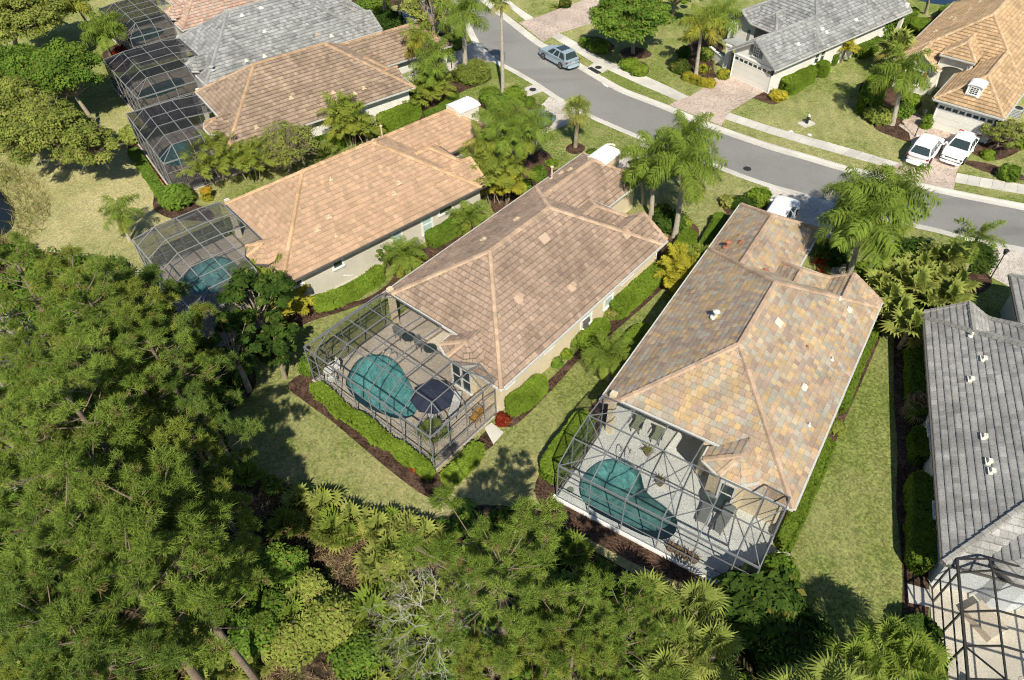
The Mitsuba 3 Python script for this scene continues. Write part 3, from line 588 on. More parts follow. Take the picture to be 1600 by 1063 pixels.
    for p, q in zip(c[:-1], c[1:]):
        ln = np.linalg.norm(q - p); k = max(1, int(ln / 0.3)); t = np.linspace(0, 1, k + 1)[:, None]; P = p + (q - p) * t
        d = (q - p) / max(ln, 1e-9)
        zt = []
        for x, y in P:
            zz = rf.z(x, y); zt.append((zz if zz is not None else 3.15) - 0.05)
        lo = np.c_[to(P), np.zeros(k + 1)]; hi = np.c_[to(P), zt]; i = np.arange(k)
        walls.add(np.vstack([lo, hi]), np.stack([i, i + 1, i + k + 2, i + k + 1], 1))
    put('wall', walls, wallmat, key)
    # lanai posts
    for x, y in ((1.45, 10.5), (1.45, 5.0)):
        p = to(np.array([x, y])); put('lanai_column', MB().box((*p, 1.7), (0.35, 0.35, 3.4), ang), wallmat, key)
    return key, to, rf

def vent_pipe(key, to, rf, x, y, hgt=0.35, r=0.06, kind='pipe', mat='m_pipe'):
    z = rf.z(x, y); p = to(np.array([x, y, z])); m = MB()
    if kind == 'pipe':
        m.tube([p - [0, 0, 0.1], p + [0, 0, hgt]], [r, r], 8); m.tube([p + [0, 0, 0.02], p + [0, 0, 0.09]], [r * 2.6, r * 1.2], 8)
    elif kind == 'cowl':
        m.tube([p - [0, 0, 0.1], p + [0, 0, hgt]], [r, r], 8); m.tube([p + [0, 0, hgt], p + [0, 0, hgt + 0.05], p + [0, 0, hgt + 0.12]], [r * 1.9, r * 2.1, r * 0.7], 10); m.tube([p + [0, 0, 0.02], p + [0, 0, 0.09]], [r * 3, r * 1.2], 8)
    else:
        m.box(p + [0, 0, 0.10], (0.27, 0.24, 0.18), ANGX[key], taper=0.8); m.box(p + [0, 0, 0.01], (0.42, 0.4, 0.05), ANGX[key])
    put('roof_vent', m, mat, key)
def patch(key, to, rf, x0, x1, y0, y1, mat):
    m = MB()
    P = np.array([(x0, y0), (x1, y0), (x1, y1), (x0, y1)]); z = [rf.z(*p) for p in P]
    m.add(to(np.c_[P, np.array(z) + 0.075]), [[0, 1, 2, 3]]); m.add(to(np.c_[P, np.array(z) + 0.02]), [[0, 1, 2, 3]]); put('skylight_patch', m, mat, key)
ANGX = {}
plain('m_pipe', (0.62, 0.50, 0.36), 0.6); plain('m_pipe_red', (0.40, 0.16, 0.09), 0.6); plain('m_pipe_white', (0.72, 0.69, 0.62), 0.6); plain('m_lead', (0.45, 0.47, 0.5), 0.5)
plain('m_flash', (0.52, 0.39, 0.29), 0.7); plain('m_flash_white', (0.70, 0.60, 0.52), 0.7); plain('m_shutter', (0.20, 0.22, 0.23), 0.5); plain('m_shutter_red', (0.28, 0.06, 0.04), 0.5)
plain('m_door_white', (0.76, 0.75, 0.71), 0.45); plain('m_door_dark', (0.06, 0.045, 0.04), 0.5); plain('m_roof_white', (0.80, 0.82, 0.84), 0.35); plain('m_lamp', (0.03, 0.03, 0.03), 0.5)

def garage_door(key, to, x, y0, y1, zt=2.25, lights=8):
    d = numbered(f'{key}__garage_door'); fr = MB()
    for y in (y0 - 0.07, y1 + 0.07): a = to(np.array([x + 0.03, y])); fr.bar((*a, 0), (*a, zt + 0.1), 0.12, 0.12)
    a, b = to(np.array([x + 0.035, y0 - 0.13, zt + 0.12])), to(np.array([x + 0.035, y1 + 0.13, zt + 0.12])); fr.bar(a, b, 0.12, 0.14); put('frame', fr, 'm_white', d)
    n = 4
    for i in range(n):
        z0, z1 = zt * i / n + 0.012, zt * (i + 1) / n - 0.006
        m = MB(); a, b = to(np.array([x + 0.015, y0, (z0 + z1) / 2])), to(np.array([x + 0.015, y1, (z0 + z1) / 2])); m.bar(a, b, 0.05, z1 - z0)
        put('panel', m, 'm_door_white', d)
    for i in range(lights):
        ya = y0 + (y1 - y0) * (i + 0.14) / lights; yb = y0 + (y1 - y0) * (i + 0.86) / lights
        m = MB(); a, b = to(np.array([x + 0.022, ya, zt * 0.885])), to(np.array([x + 0.022, yb, zt * 0.885])); m.bar(a, b, 0.05, 0.26); put('pane', m, 'm_glass', d)

def dormer(key, to, x0, x1, yc, w, zb, zt, front_mat='m_stucco_ivory'):
    """small dormer with a curved white top on the garage hip"""
    d = numbered(f'{key}__dormer'); prof = [(-w / 2, zb), (w / 2, zb), (w / 2, zt - 0.28)] + [(w / 2 * math.cos(t), zt - 0.28 + 0.17 * math.sin(t)) for t in np.linspace(0.25, math.pi - 0.25, 7)] + [(-w / 2, zt - 0.28)]
    n = len(prof); i = np.arange(n); P = np.array(prof)
    a = to(np.c_[np.full(n, x0), yc + P[:, 0], P[:, 1]]); b = to(np.c_[np.full(n, x1), yc + P[:, 0], P[:, 1]])
    m = MB(); m.add(np.vstack([a, b]), np.stack([i, (i + 1) % n, (i + 1) % n + n, i + n], 1)); m.poly(b); m.poly(a); put('body', m, front_mat, d)
    r = MB(); Q = P[2:].copy(); Q[:, 0] *= 1.1; Q[:, 1] += 0.035; k = len(Q); j = np.arange(k - 1)
    a = to(np.c_[np.full(k, x0), yc + Q[:, 0], Q[:, 1]]); b = to(np.c_[np.full(k, x1 + 0.14), yc + Q[:, 0], Q[:, 1]]); b2 = b - [0, 0, 0.08]; a2 = a - [0, 0, 0.08]
    r.add(np.vstack([a, b]), np.stack([j, j + 1, j + 1 + k, j + k], 1)); r.add(np.vstack([a2, b2]), np.stack([j, j + 1, j + 1 + k, j + k], 1)); r.add(np.vstack([b, b2]), np.stack([j, j + 1, j + 1 + k, j + k], 1)); put('roof', r, 'm_roof_white', d)
    window(d, to, (x1, yc - 0.3), (x1, yc + 0.3), zb + 0.45, zt - 0.35, 'grid', (x1 + 1, yc), 0.06)

# the three houses in the middle, their neighbours, and two across the road
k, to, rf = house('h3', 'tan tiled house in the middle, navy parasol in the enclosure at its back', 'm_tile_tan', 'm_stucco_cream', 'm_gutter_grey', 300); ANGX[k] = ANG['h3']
for a in ((12.6, 12.2, 1.5), (9.4, 9.0, 2.3), (8.9, 8.7, 2.6)): pass
for x, y in ((4.6, 2.55), (8.2, 1.25), (14.6, 1.5)): patch(k, to, rf, x, x + 0.5, y, y + 0.4, 'm_flash'); vent_pipe(k, to, rf, x + 0.5, y + 0.3, 0.2, 0.09, 'box', 'm_flash')
patch(k, to, rf, 9.0, 9.7, 4.1, 4.6, 'm_flash')
for x, y, t in ((17.9, 10.4, 'cowl'), (18.6, 10.0, 'box'), (18.9, 9.4, 'box'), (10.2, 7.3, 'box'), (7.6, 7.9, 'box')): vent_pipe(k, to, rf, x, y, 1.0 if t == 'cowl' else 0.3, 0.07, t, 'm_pipe')
for x, y in ((5.9, 6.3), (7.7, 6.2), (12.8, 6.6)): patch(k, to, rf, x, x + 0.9, y, y + 0.12, 'm_flash')
for x0, x1, z0, z1 in ((0.95, 1.5, 1.75, 2.25), (4.55, 5.25, 1.75, 2.2), (8.35, 9.35, 0.75, 2.2), (10.9, 11.75, 0.75, 2.2), (12.7, 13.9, 1.75, 2.2)):
    window(k, to, (x0, 0.46), (x1, 0.46), z0, z1, 'sash' if z0 < 1 else 'fixed', (x0, -1), 0.12, blind=z0 < 1)
for y in (2.75, 3.55): window(k, to, (0.02, y - 0.32 if y < 3 else y - 0.35), (0.02, y + 0.3), 0.5, 2.3, 'sash', (-1, y), 0.09)
dormer(k, to, 20.4, 22.5, 8.25, 1.5, 3.0, 4.55, 'm_stucco_cream')
garage_door(k, to, 22.45, 6.2, 10.6)
dp = MB(); p = to(np.array([17.0, 0.40])); dp.bar((*p, 0.1), (*p, 2.6), 0.09, 0.07); put('downpipe', dp, 'm_white', k)

k, to, rf = house('h4', 'house right of centre with a patchwork roof of yellow, grey and mauve tiles', 'm_tile_mixed', 'm_stucco_cream', 'm_gutter_grey', 300); ANGX[k] = ANG['h4']
for x, y, t, m_ in ((16.6, 9.9, 'cowl', 'm_pipe_red'), (16.9, 9.1, 'box', 'm_pipe_red'), (17.9, 9.6, 'pipe', 'm_pipe_red'), (15.2, 6.9, 'box', 'm_pipe_red'), (8.3, 7.7, 'cowl', 'm_pipe_white'), (6.7, 1.9, 'box', 'm_pipe_white'), (10.0, 1.2, 'pipe', 'm_pipe_white'), (4.9, 0.9, 'pipe', 'm_pipe_white'), (9.2, 2.6, 'pipe', 'm_pipe_red'), (14.4, 1.5, 'box', 'm_pipe_white'), (14.5, 2.2, 'pipe', 'm_pipe_white')):
    vent_pipe(k, to, rf, x, y, 0.42 if t == 'cowl' else 0.22, 0.1 if t == 'cowl' else 0.05, t, m_)
patch(k, to, rf, 8.7, 9.25, 4.2, 4.6, 'm_flash_white')
for x0, x1 in ((2.5, 3.5), (7.5, 8.6), (12.0, 13.0)): window(k, to, (x0, 0.46), (x1, 0.46), 0.9, 2.2, 'sash', (x0, -1))
for x0, x1 in ((6.5, 7.6), (13.5, 14.3)): window(k, to, (x0, HW - 0.46), (x1, HW - 0.46), 0.9, 2.2, 'sash', (x0, 13))
window(k, to, (0.02, 2.85), (0.02, 3.5), 0.6, 2.2, 'sash', (-1, 3)); garage_door(k, to, 22.45, 6.2, 10.6)

k, to, rf = house('h2', 'house with a plain orange tile roof, left of the middle house', 'm_tile_orange', 'm_stucco_grey', 'm_gutter_dark'); ANGX[k] = ANG['h2']
for x, y, t in ((11.2, 2.5, 'box'), (10.4, 2.0, 'box'), (5.3, 2.4, 'box'), (4.1, 2.0, 'box'), (5.0, 1.2, 'pipe'), (13.1, 7.6, 'pipe'), (14.4, 9.4, 'cowl'), (13.7, 9.6, 'box'), (12.5, 9.6, 'box'), (7.0, 4.4, 'pipe'), (12.0, 4.9, 'pipe')): vent_pipe(k, to, rf, x, y, 1.0 if t == 'cowl' else 0.22, 0.06, t, 'm_pipe')
for x0, x1, z0, z1 in ((0.75, 1.5, 1.8, 2.25), (4.0, 4.65, 1.65, 2.2), (8.9, 9.6, 0.75, 2.25), (11.5, 12.3, 0.75, 2.25), (13.1, 14.2, 1.75, 2.25)):
    window(k, to, (x0, 0.46), (x1, 0.46), z0, z1, 'sash' if z0 < 1 else 'fixed', (x0, -1), 0.12, blind=z0 < 1)
dormer(k, to, 20.6, 22.7, 8.25, 1.7, 3.0, 4.7, 'm_stucco_ivory'); garage_door(k, to, 22.45, 6.2, 10.6)

k, to, rf = house('h1', 'brown tiled house with white walls, third from the middle towards the upper left', 'm_tile_brown', 'm_stucco_white', 'm_gutter_grey', 0, 17.7, 17.2, 25.2); ANGX[k] = ANG['h1']
for x, y, t in ((6.9, 2.2, 'box'), (10.5, 1.6, 'box'), (12.2, 1.0, 'box'), (13.2, 1.2, 'box'), (3.0, 0.9, 'box')): vent_pipe(k, to, rf, x, y, 0.2, 0.07, t, 'm_pipe')
for x0, x1 in ((2.2, 3.2), (6.4, 7.4)): window(k, to, (x0, 0.46), (x1, 0.46), 0.9, 2.2, 'sash', (x0, -1))
k, to, rf = house('h0', 'blue grey slate coloured house at the top left, beside the brown roof', 'm_tile_slate', 'm_stucco_blue', 'm_gutter_grey', 0, 17.7, 18.8, 20.0); ANGX[k] = ANG['h0']
for x, y, t, m_ in ((7.6, 2.9, 'box', 'm_pipe_white'), (4.5, 0.9, 'box', 'm_pipe_white'), (6.3, 0.8, 'box', 'm_pipe_white'), (12.2, 1.3, 'box', 'm_flash'), (13.5, 0.8, 'box', 'm_pipe_white'), (1.2, 1.0, 'cowl', 'm_lead'), (6.5, 4.8, 'box', 'm_white'), (8.6, 5.0, 'box', 'm_white')): vent_pipe(k, to, rf, x, y, 0.3, 0.12, t, m_)
k, to, rf = house('h00', 'pink tiled house at the top edge, farthest of the row on the left', 'm_tile_pink', 'm_stucco_white', 'm_gutter_grey'); ANGX[k] = ANG['h00']
vent_pipe(k, to, rf, 5.2, 1.4, 0.2, 0.1, 'box', 'm_flash'); vent_pipe(k, to, rf, 5.8, 1.6, 0.2, 0.1, 'box', 'm_flash')
k, to, rf = house('h5', 'house at the right edge under a long roof of dark grey tiles', 'm_tile_grey', 'm_stucco_blue', 'm_gutter_dark', 300, 17.0, 17.5, 22.9, False, 'hip'); ANGX[k] = ANG['h5']
for x, y, t, m_ in ((12.6, 2.3, 'box', 'm_pipe_white'), (11.2, 1.7, 'box', 'm_pipe_white'), (7.1, 1.9, 'box', 'm_pipe_white'), (5.5, 1.95, 'box', 'm_pipe_white'), (4.9, 2.0, 'box', 'm_pipe_white'), (14.6, 1.9, 'pipe', 'm_pipe_white')): vent_pipe(k, to, rf, x, y, 0.3, 0.07, t, m_)
for x0, x1 in ((3.6, 4.4), (9.0, 9.9)): window(k, to, (x0, 0.46), (x1, 0.46), 1.2, 2.2, 'sash', (x0, -1))
k, to, rf = house('h6', 'white walled house across the road with grey roof and a shuttered gable over its garage', 'm_tile_slate', 'm_stucco_white', 'm_gutter_grey', 0, 16.85, 17.5, 22.9, True, 'hip'); ANGX[k] = ANG['h6']
for x, y in ((9.5, 9.9), (14.2, 9.9), (14.5, 9.5), (18.5, 9.9)): vent_pipe(k, to, rf, x, y, 0.25, 0.1, 'box', 'm_white')
garage_door(k, to, 22.44, 5.95, 10.45); window(k, to, (22.44, 7.95), (22.44, 8.55), 2.85, 3.75, 'grid', (24, 8.2), 0.06, 'm_shutter')
window(k, to, (17.0, 1.35), (17.0, 2.75), 0.7, 2.3, 'grid', (19, 2), 0.09, 'm_shutter'); window(k, to, (17.0, 1.9), (17.0, 2.2), 2.9, 3.3, 'fixed', (19, 2), 0.05)
for x0, x1 in ((14.7, 15.3), (15.6, 16.2)): window(k, to, (x0, HW - 0.46), (x1, HW - 0.46), 1.2, 2.2, 'sash', (x0, 13))
for y in (5.72, 10.55):
    m = MB(); p = to(np.array([22.53, y, 2.05])); m.box(p, (0.2, 0.2, 0.34), ANG['h6'], taper=0.7); m.box(p + [0, 0, 0.2], (0.26, 0.26, 0.06), ANG['h6']); put('wall_lamp', m, 'm_lamp', k)
m = MB(); p = to(np.array([21.6, 4.5])); m.box((*p, 1.25), (0.5, 0.5, 2.5), ANG['h6']); m.box((*p, 2.45), (0.66, 0.66, 0.14), ANG['h6']); put('entry_pillar', m, 'm_white', k)
m = MB(); a, b = to(np.array([21.6, 4.5, 0.45])), to(np.array([20.6, 1.3, 0.45])); m.bar(a, b, 0.22, 0.9); a, b = to(np.array([21.6, 4.5, 0.92])), to(np.array([20.6, 1.3, 0.92])); m.bar(a, b, 0.32, 0.07); put('garden_wall', m, 'm_white', k)
m = MB(); a, b = to(np.array([20.9, 3.6])), to(np.array([20.9, 5.9])); m.bar((*a, 2.62), (*b, 2.62), 1.6, 0.12); put('porch_roof', m, 'm_tile_slate', k)
k, to, rf = house('h8', 'golden tiled house across the road with two white cars on its drive', 'm_tile_gold', 'm_stucco_ivory', 'm_gutter_grey', 0, 16.85, 17.45, 22.9, False, 'portal'); ANGX[k] = ANG['h8']
for x, y in ((8.6, 2.2), (6.3, 2.8), (11.2, 1.4), (4.1, 3.0), (7.4, 1.6), (14.0, 10.2)): vent_pipe(k, to, rf, x, y, 0.25, 0.08, 'box', 'm_pipe')
garage_door(k, to, 22.44, 5.95, 10.45); dormer(k, to, 20.7, 22.0, 8.0, 1.15, 3.1, 4.5, 'm_roof_white')
for y in (5.72, 10.62):
    m = MB(); p = to(np.array([22.53, y, 2.0])); m.box(p, (0.2, 0.2, 0.34), ANG['h8'], taper=0.7); m.box(p + [0, 0, 0.2], (0.26, 0.26, 0.06), ANG['h8']); put('wall_lamp', m, 'm_lamp', k)
window(k, to, (17.0, 1.3), (17.0, 2.7), 0.8, 2.1, 'sash', (19, 2), 0.09, 'm_shutter_red')
m = MB(); arch = [(3.7, 0.0), (4.0, 0.0), (4.0, 2.6)] + [(5.05 - 1.05 * math.cos(t), 2.6 + 0.45 * math.sin(t)) for t in np.linspace(0.2, math.pi - 0.2, 8)] + [(6.1, 2.6), (6.1, 0.0), (6.4, 0), (6.4, 3.95), (3.7, 3.95)]
pg = Polygon(arch); v, f = trimesh.creation.triangulate_polygon(pg, engine='earcut')
for x in (16.5, 16.25): m.add(to(np.c_[np.full(len(v), x), v]), f)
A_ = np.array(arch); n_ = len(A_); i_ = np.arange(n_); m.add(np.vstack([to(np.c_[np.full(n_, 16.5), A_]), to(np.c_[np.full(n_, 16.25), A_])]), np.stack([i_, (i_ + 1) % n_, (i_ + 1) % n_ + n_, i_ + n_], 1)); put('entry_arch', m, 'm_stucco_ivory', k)

# ---------------------------------------------------------------- screened pool enclosures
def enclosure(h, label, xs, ys, z1, z2, frame_mat, screen_mat, inset=(True, True), prof=None, drop=(), tri=(), rails=(0.12, 0.95, 2.05), braces=(), wall_front=None, deck_mat='m_paver_tan', fb=0.05, deck_extra=None, door=None):
    """roof grid over xs (back wall to house) and ys; inset: whether the low-y and high-y sides slope"""
    to = FR[h]; key = thing('pool_enclosure', label, 'pool enclosure'); nx, ny = len(xs), len(ys)
    def z(i, j):
        if i == 0 or (inset[0] and j == 0) or (inset[1] and j == ny - 1): return z1
        return prof[i] if prof else z2
    N = lambda i, j: np.array([xs[i], ys[j], z(i, j)]); W = lambda p: to(np.asarray(p, float))
    def beam(p, q, w=fb, name='beam', hgt=None):
        m = MB(); m.bar(W(p), W(q), w, hgt or w * 1.3); put(name, m, frame_mat, key)
    def screen(P):
        m = MB(); m.poly(W(np.array(P))); put('screen_panel', m, screen_mat, key)
    cells = [(i, j) for i in range(nx - 1) for j in range(ny - 1) if (i, j) not in drop]
    E = set()
    for i, j in cells:
        a, b, c, d = N(i, j), N(i + 1, j), N(i + 1, j + 1), N(i, j + 1)
        corner = (i == 0 and j == 0 and inset[0]) or (i == 0 and j == ny - 2 and inset[1])
        if corner:
            if j == 0: screen([a, b, c]); screen([a, c, d]); beam(a, c)
            else: screen([a, b, d]); screen([b, c, d]); beam(d, b)
        else:
            if abs((a - b - d + c)[2]) < 1e-6: screen([a, b, c, d])
            else: screen([a, b, c]); screen([a, c, d])
        for e in (((i, j), (i + 1, j)), ((i + 1, j), (i + 1, j + 1)), ((i, j + 1), (i + 1, j + 1)), ((i, j), (i, j + 1))): E.add(e)
    for p, q in sorted(E):
        a, b = N(*p), N(*q)
        if a[2] == b[2] == z1 and (p[0] == q[0] == 0 or (p[1] == q[1] and p[1] in (0, ny - 1))): beam(a, b, fb * 1.5, 'eave_beam')
        else: beam(a, b)
    for t in tri:
        screen(t)
        for a, b in zip(t, t[1:] + t[:1]): beam(a, b)
    for a, b in braces: beam(a, b, fb * 0.8, 'brace')
    # walls
    def wall(P, tops):
        for (p, zp), (q, zq) in zip(zip(P[:-1], tops[:-1]), zip(P[1:], tops[1:])):
            lv = [0.03, *[r for r in rails if r < min(zp, zq) - 0.2]]
            for r0, r1 in zip(lv, lv[1:] + [None]):
                screen([(*p, r0), (*q, r0), (*q, r1 if r1 else zq), (*p, r1 if r1 else zp)])
                beam((*p, r0 + 0.02), (*q, r0 + 0.02), fb * 0.8, 'rail')
        for p, zp in zip(P, tops): beam((*p, 0.0), (*p, zp), fb, 'post')
    wall([(xs[0], y) for y in ys], [z1] * ny)
    for j, ins in ((0, inset[0]), (ny - 1, inset[1])):
        last = max(i + 1 for i, jj in cells if jj == (0 if j == 0 else ny - 2))
        ii = list(range(0, last + 1)); wall([(xs[i], ys[j]) for i in ii], [z1 if ins else z(i, j) for i in ii])
    for P, tops in wall_front or (): wall(P, tops)
    # deck with the pool cut out, and a concrete footing
    dk = Polygon(to(np.array([(xs[0] - 0.12, ys[0] - 0.12), (3.6, ys[0] - 0.12), (3.6, ys[-1] + 0.12), (xs[0] - 0.12, ys[-1] + 0.12)] if not deck_extra else deck_extra)))
    m = MB(); m.prism(dk.difference(pools[h]), 0, 0.05); kk = numbered('pool_deck'); put(kk, m, deck_mat); labels[kk] = {'kind': 'structure'}
    if h in ('h4', 'h5'): f = MB(); f.bar(W((xs[0] - 0.06, ys[0] - 0.2, 0.06)), W((xs[0] - 0.06, ys[-1] + 0.2, 0.06)), 0.24, 0.16); put('footing', f, 'm_white', key)
    pool(h, key)
    return key

def f_pool(p, n, uv):
    v = voronoi(p.x * 5 + noise(p.x * 2, p.y * 2) * 2, p.y * 5)
    return mix((0.085, 0.285, 0.30), (0.135, 0.40, 0.405), smoothstep(0.2, 0.8, noise(p.x * 4, p.y * 4, 1.0))) * (0.9 + 0.2 * noise(p.x * 8, p.y * 8, 3.0)) * (0.9 + 0.2 * v[2])
tex('m_pool', f_pool, 0.7); tex('m_pool_deep', lambda p, n, uv: f_pool(p, n, uv) * mi.Color3f(0.72, 0.64, 0.62), 0.7)
def f_pooldark(p, n, uv): return mi.Color3f(0.035, 0.14, 0.115) * (0.8 + 0.4 * noise(p.x * 3, p.y * 3, 3.0))
tex('m_pool_dark', f_pooldark, 0.7)
plain('m_waterline', (0.05, 0.12, 0.16), 0.4)
plain('m_coping', (0.50, 0.44, 0.36), 0.8)
def pool(h, enc):
    names = dict(h3='bright turquoise kidney shaped pool beside the navy parasol', h4='deep teal kidney shaped pool on the pale grey deck', h2='turquoise pool under the grey enclosure of the orange roofed house', h1='small teal pool in the enclosure of the brown roofed house',
                 h0='dark green pool in the enclosure of the slate coloured house', h00='green pool in the enclosure at the top left', h5='pale green corner of a pool on the white deck at the bottom right')
    key = thing('swimming_pool', names[h], 'pool'); pg = pools[h]; big = pg.buffer(0.26)
    c = MB(); c.prism(big.difference(pg.buffer(-0.02)), 0.0, 0.075); put('coping', c, 'm_deck_grey' if h == 'h4' else 'm_coping', key)
    b = MB(); c_ = np.array(pg.exterior.coords)[:-1]; ctr = np.array(pg.representative_point().coords[0]); rings = [(1.0, 0.06), (0.995, -0.45), (0.95, -0.95), (0.8, -1.25), (0.4, -1.4)]
    V = np.vstack([np.c_[ctr + (c_ - ctr) * s, np.full(len(c_), zz)] for s, zz in rings] + [[*ctr, -1.42]]); n = len(c_); i = np.arange(n); F = []
    for r in range(len(rings) - 1): F += [np.c_[r * n + i, r * n + (i + 1) % n, (r + 1) * n + (i + 1) % n], np.c_[r * n + i, (r + 1) * n + (i + 1) % n, (r + 1) * n + i]]
    r = len(rings) - 1; F.append(np.c_[r * n + i, r * n + (i + 1) % n, i * 0 + len(rings) * n]); b.add(V, np.vstack(F)); put('basin', b, 'm_pool_dark' if h in ('h0', 'h00') else 'm_pool_deep' if h == 'h4' else 'm_pool', key, smooth=True)
    st = {'h3': (-1.0, 8.9), 'h4': (0.0, 9.2), 'h2': (-0.6, 7.6)}.get(h)
    if st:
        for q_, rr_ in enumerate((0.75, 1.25)): g_ = Point(*FR[h](np.array(st))).buffer(rr_).intersection(pg.buffer(-0.03)); put('step', MB().prism(g_, -1.2, -0.32 - 0.3 * q_ - 0.004), 'm_pool', key)
    tl = MB()
    for ring_ in [pg.buffer(-0.012).exterior]:
        c2 = np.array(ring_.coords)[:-1]; n2 = len(c2); i2 = np.arange(n2); tl.add(np.vstack([np.c_[c2, np.full(n2, -0.2)], np.c_[c2, np.full(n2, 0.05)]]), np.stack([i2, (i2 + 1) % n2, (i2 + 1) % n2 + n2, i2 + n2], 1))
    put('waterline_tiles', tl, 'm_waterline', key)
    w = MB(); w.prism(pg.buffer(0.005), -0.09, -0.09); put('water', w, 'm_water', key)

Y3 = [0.54, 1.6, 2.85, 4.1, 5.4, 6.9, 8.45, 10.1, 11.0]
enclosure('h3', 'grey framed pool enclosure behind the middle house, navy parasol inside', [-5.08, -3.75, -2.35, -0.88, 0.9], Y3, 2.95, 3.8, 'm_cage_grey', 'm_screen', (True, True), [2.95, 3.8, 3.8, 3.8, 3.62],
          drop=[(3, j) for j in range(0, 4)], tri=[[(-0.88, 0.54, 2.95), (0.1, 0.56, 2.95), (-0.88, 1.6, 3.8)], [(0.1, 0.56, 2.95), (0.1, 1.6, 3.6), (-0.88, 1.6, 3.8)], [(-0.88, 1.6, 3.8), (0.1, 1.6, 3.6), (-0.45, 2.85, 3.4), (-0.88, 2.85, 3.8)]],
          wall_front=[([(-0.88, 0.54), (0.1, 0.54)], [2.95, 2.95])])
Y4 = [0.33, 1.42, 3.25, 5.08, 7.05, 8.95, 10.83]
enclosure('h4', 'large cross braced enclosure over the pale grey pool deck, right of the bottom centre', [-4.0, -2.5, -0.9, 0.9], Y4, 2.95, 3.75, 'm_cage_grey', 'm_screen', (False, False), [2.95, 3.55, 3.72, 3.52],
          drop=[(2, 0), (2, 1), (2, 2)], tri=[[(-0.9, 0.33, 3.72), (0.1, 0.35, 3.3), (0.1, 1.42, 3.4), (-0.9, 1.42, 3.72)]], deck_mat='m_deck_grey',
          braces=[((-4.0, 3.25, 2.95), (-0.9, 5.08, 3.72)), ((-4.0, 7.05, 2.95), (-0.9, 5.08, 3.72)), ((-4, 10.83, 2.95), (-2.5, 8.95, 3.55)), ((-2.5, 8.95, 3.55), (-0.9, 10.83, 3.72)), ((-0.9, 10.83, 3.72), (0.9, 8.95, 3.52)), ((-4, 0.33, 2.95), (-2.5, 1.42, 3.55)), ((-2.5, 1.42, 3.55), (-0.9, 0.33, 3.72)), ((-2.5, 3.25, 3.55), (-0.9, 5.08, 3.72)), ((-2.5, 3.25, 3.55), (-4, 5.08, 2.95))],
          wall_front=[([(-0.9, 0.33), (0.1, 0.34)], [3.72, 3.3])])
Y2 = [0.6, 1.6, 3.0, 4.38, 6.3, 8.25, 10.2, 11.1]
enclosure('h2', 'enclosure with silvery bars behind the orange roofed house, trees crowding its corner', [-5.46, -3.95, -2.4, -0.85, 0.9], Y2, 2.95, 3.8, 'm_cage_light', 'm_screen_hazy', (True, True), [2.95, 3.8, 3.8, 3.8, 3.6], drop=[(3, 0), (3, 1), (3, 2), (3, 3)])
Y1 = [0.7, 1.6, 3.4, 5.2, 7.0, 8.9, 10.8]
enclosure('h1', 'black screened enclosure behind the brown roofed house', [-4.9, -3.65, -2.3, -1.25, 0.9], Y1, 2.95, 3.8, 'm_cage_mid', 'm_screen_dark', (True, True), [2.95, 3.8, 3.8, 3.8, 3.6], drop=[(3, 0), (3, 1), (3, 2)])
enclosure('h0', 'black screened enclosure behind the slate coloured house, over a tan deck', [-6.0, -4.3, -2.5, -0.6, 1.2], [0.7, 2.3, 4.1, 5.8, 7.6, 9.3, 10.9], 2.95, 3.8, 'm_cage_mid', 'm_screen_dark', (True, True), [2.95, 3.8, 3.8, 3.8, 3.6], drop=[(3, 0), (3, 1)])
enclosure('h00', 'black screened enclosure at the top left, behind the pink roofed house', [-5.1, -3.8, -2.3, -0.5, 0.9], [0.7, 2.0, 3.4, 5.2, 7.0, 9.0, 10.9], 2.95, 3.8, 'm_cage_mid', 'm_screen_dark', (True, True), [2.95, 3.8, 3.8, 3.8, 3.6], drop=[(3, 0), (3, 1), (3, 2)])
enclosure('h5', 'black framed enclosure with thin mesh at the bottom right corner', [-9.0, -7.2, -5.35, -3.95, -2.4, -0.5, 0.2], [0.5, 1.55, 3.6, 5.6, 7.6, 9.6, 11.0], 2.95, 3.8, 'm_cage_bronze', 'm_screen_thin', (True, True), [2.95, 3.8, 3.8, 3.8, 3.8, 3.8, 3.6], deck_mat='m_deck_cream', rails=(1.0, 2.05), fb=0.066,
          braces=[((-3.95, 0.5, 2.95), (-5.35, 1.55, 3.8))])

# ---------------------------------------------------------------- plants: leaves, fronds, needles
def unit(a): return a / (np.linalg.norm(a, axis=-1, keepdims=True) + 1e-9)
def leaf_quads(mb, C, N, s, asp=1.7, tone=None, tint=None, r=None):
    """diamond leaves at C facing roughly N"""
    r = r or rng; n = len(C); N = unit(N + r.normal(0, 0.45, (n, 3))); t = unit(np.cross(N, r.normal(0, 1, (n, 3)))); b = np.cross(N, t)
    s = s * r.uniform(0.7, 1.3, (n, 1)); a = t * s * asp / 2; c = b * s / 2
    V = np.stack([C - a, C + c * 0.9 - N * s * 0.1, C + a, C - c * 0.9 - N * s * 0.1], 1).reshape(-1, 3); i = np.arange(n) * 4
    tone = r.random(n) if tone is None else np.clip(tone + r.normal(0, 0.18, n), 0, 1); tint = np.zeros(n) if tint is None else tint
    return mb.add(V, np.stack([i, i + 1, i + 2, i + 3], 1), np.repeat(np.c_[tone, tint], 4, 0))
def sphere_pts(n, r): return unit(r.normal(0, 1, (n, 3)))
def clump(mb, c, rad, n, s, r, tone=0.5, flat=0.8, tint=None):
    d = sphere_pts(n, r); d[:, 2] = np.where(d[:, 2] < -0.3, -d[:, 2], d[:, 2])
    P = np.asarray(c) + d * rad * r.uniform(0.55, 1.08, (n, 1)) * [1, 1, flat]
    leaf_quads(mb, P, d + [0, 0, 0.5], s, 1.7, np.full(n, tone), tint, r)

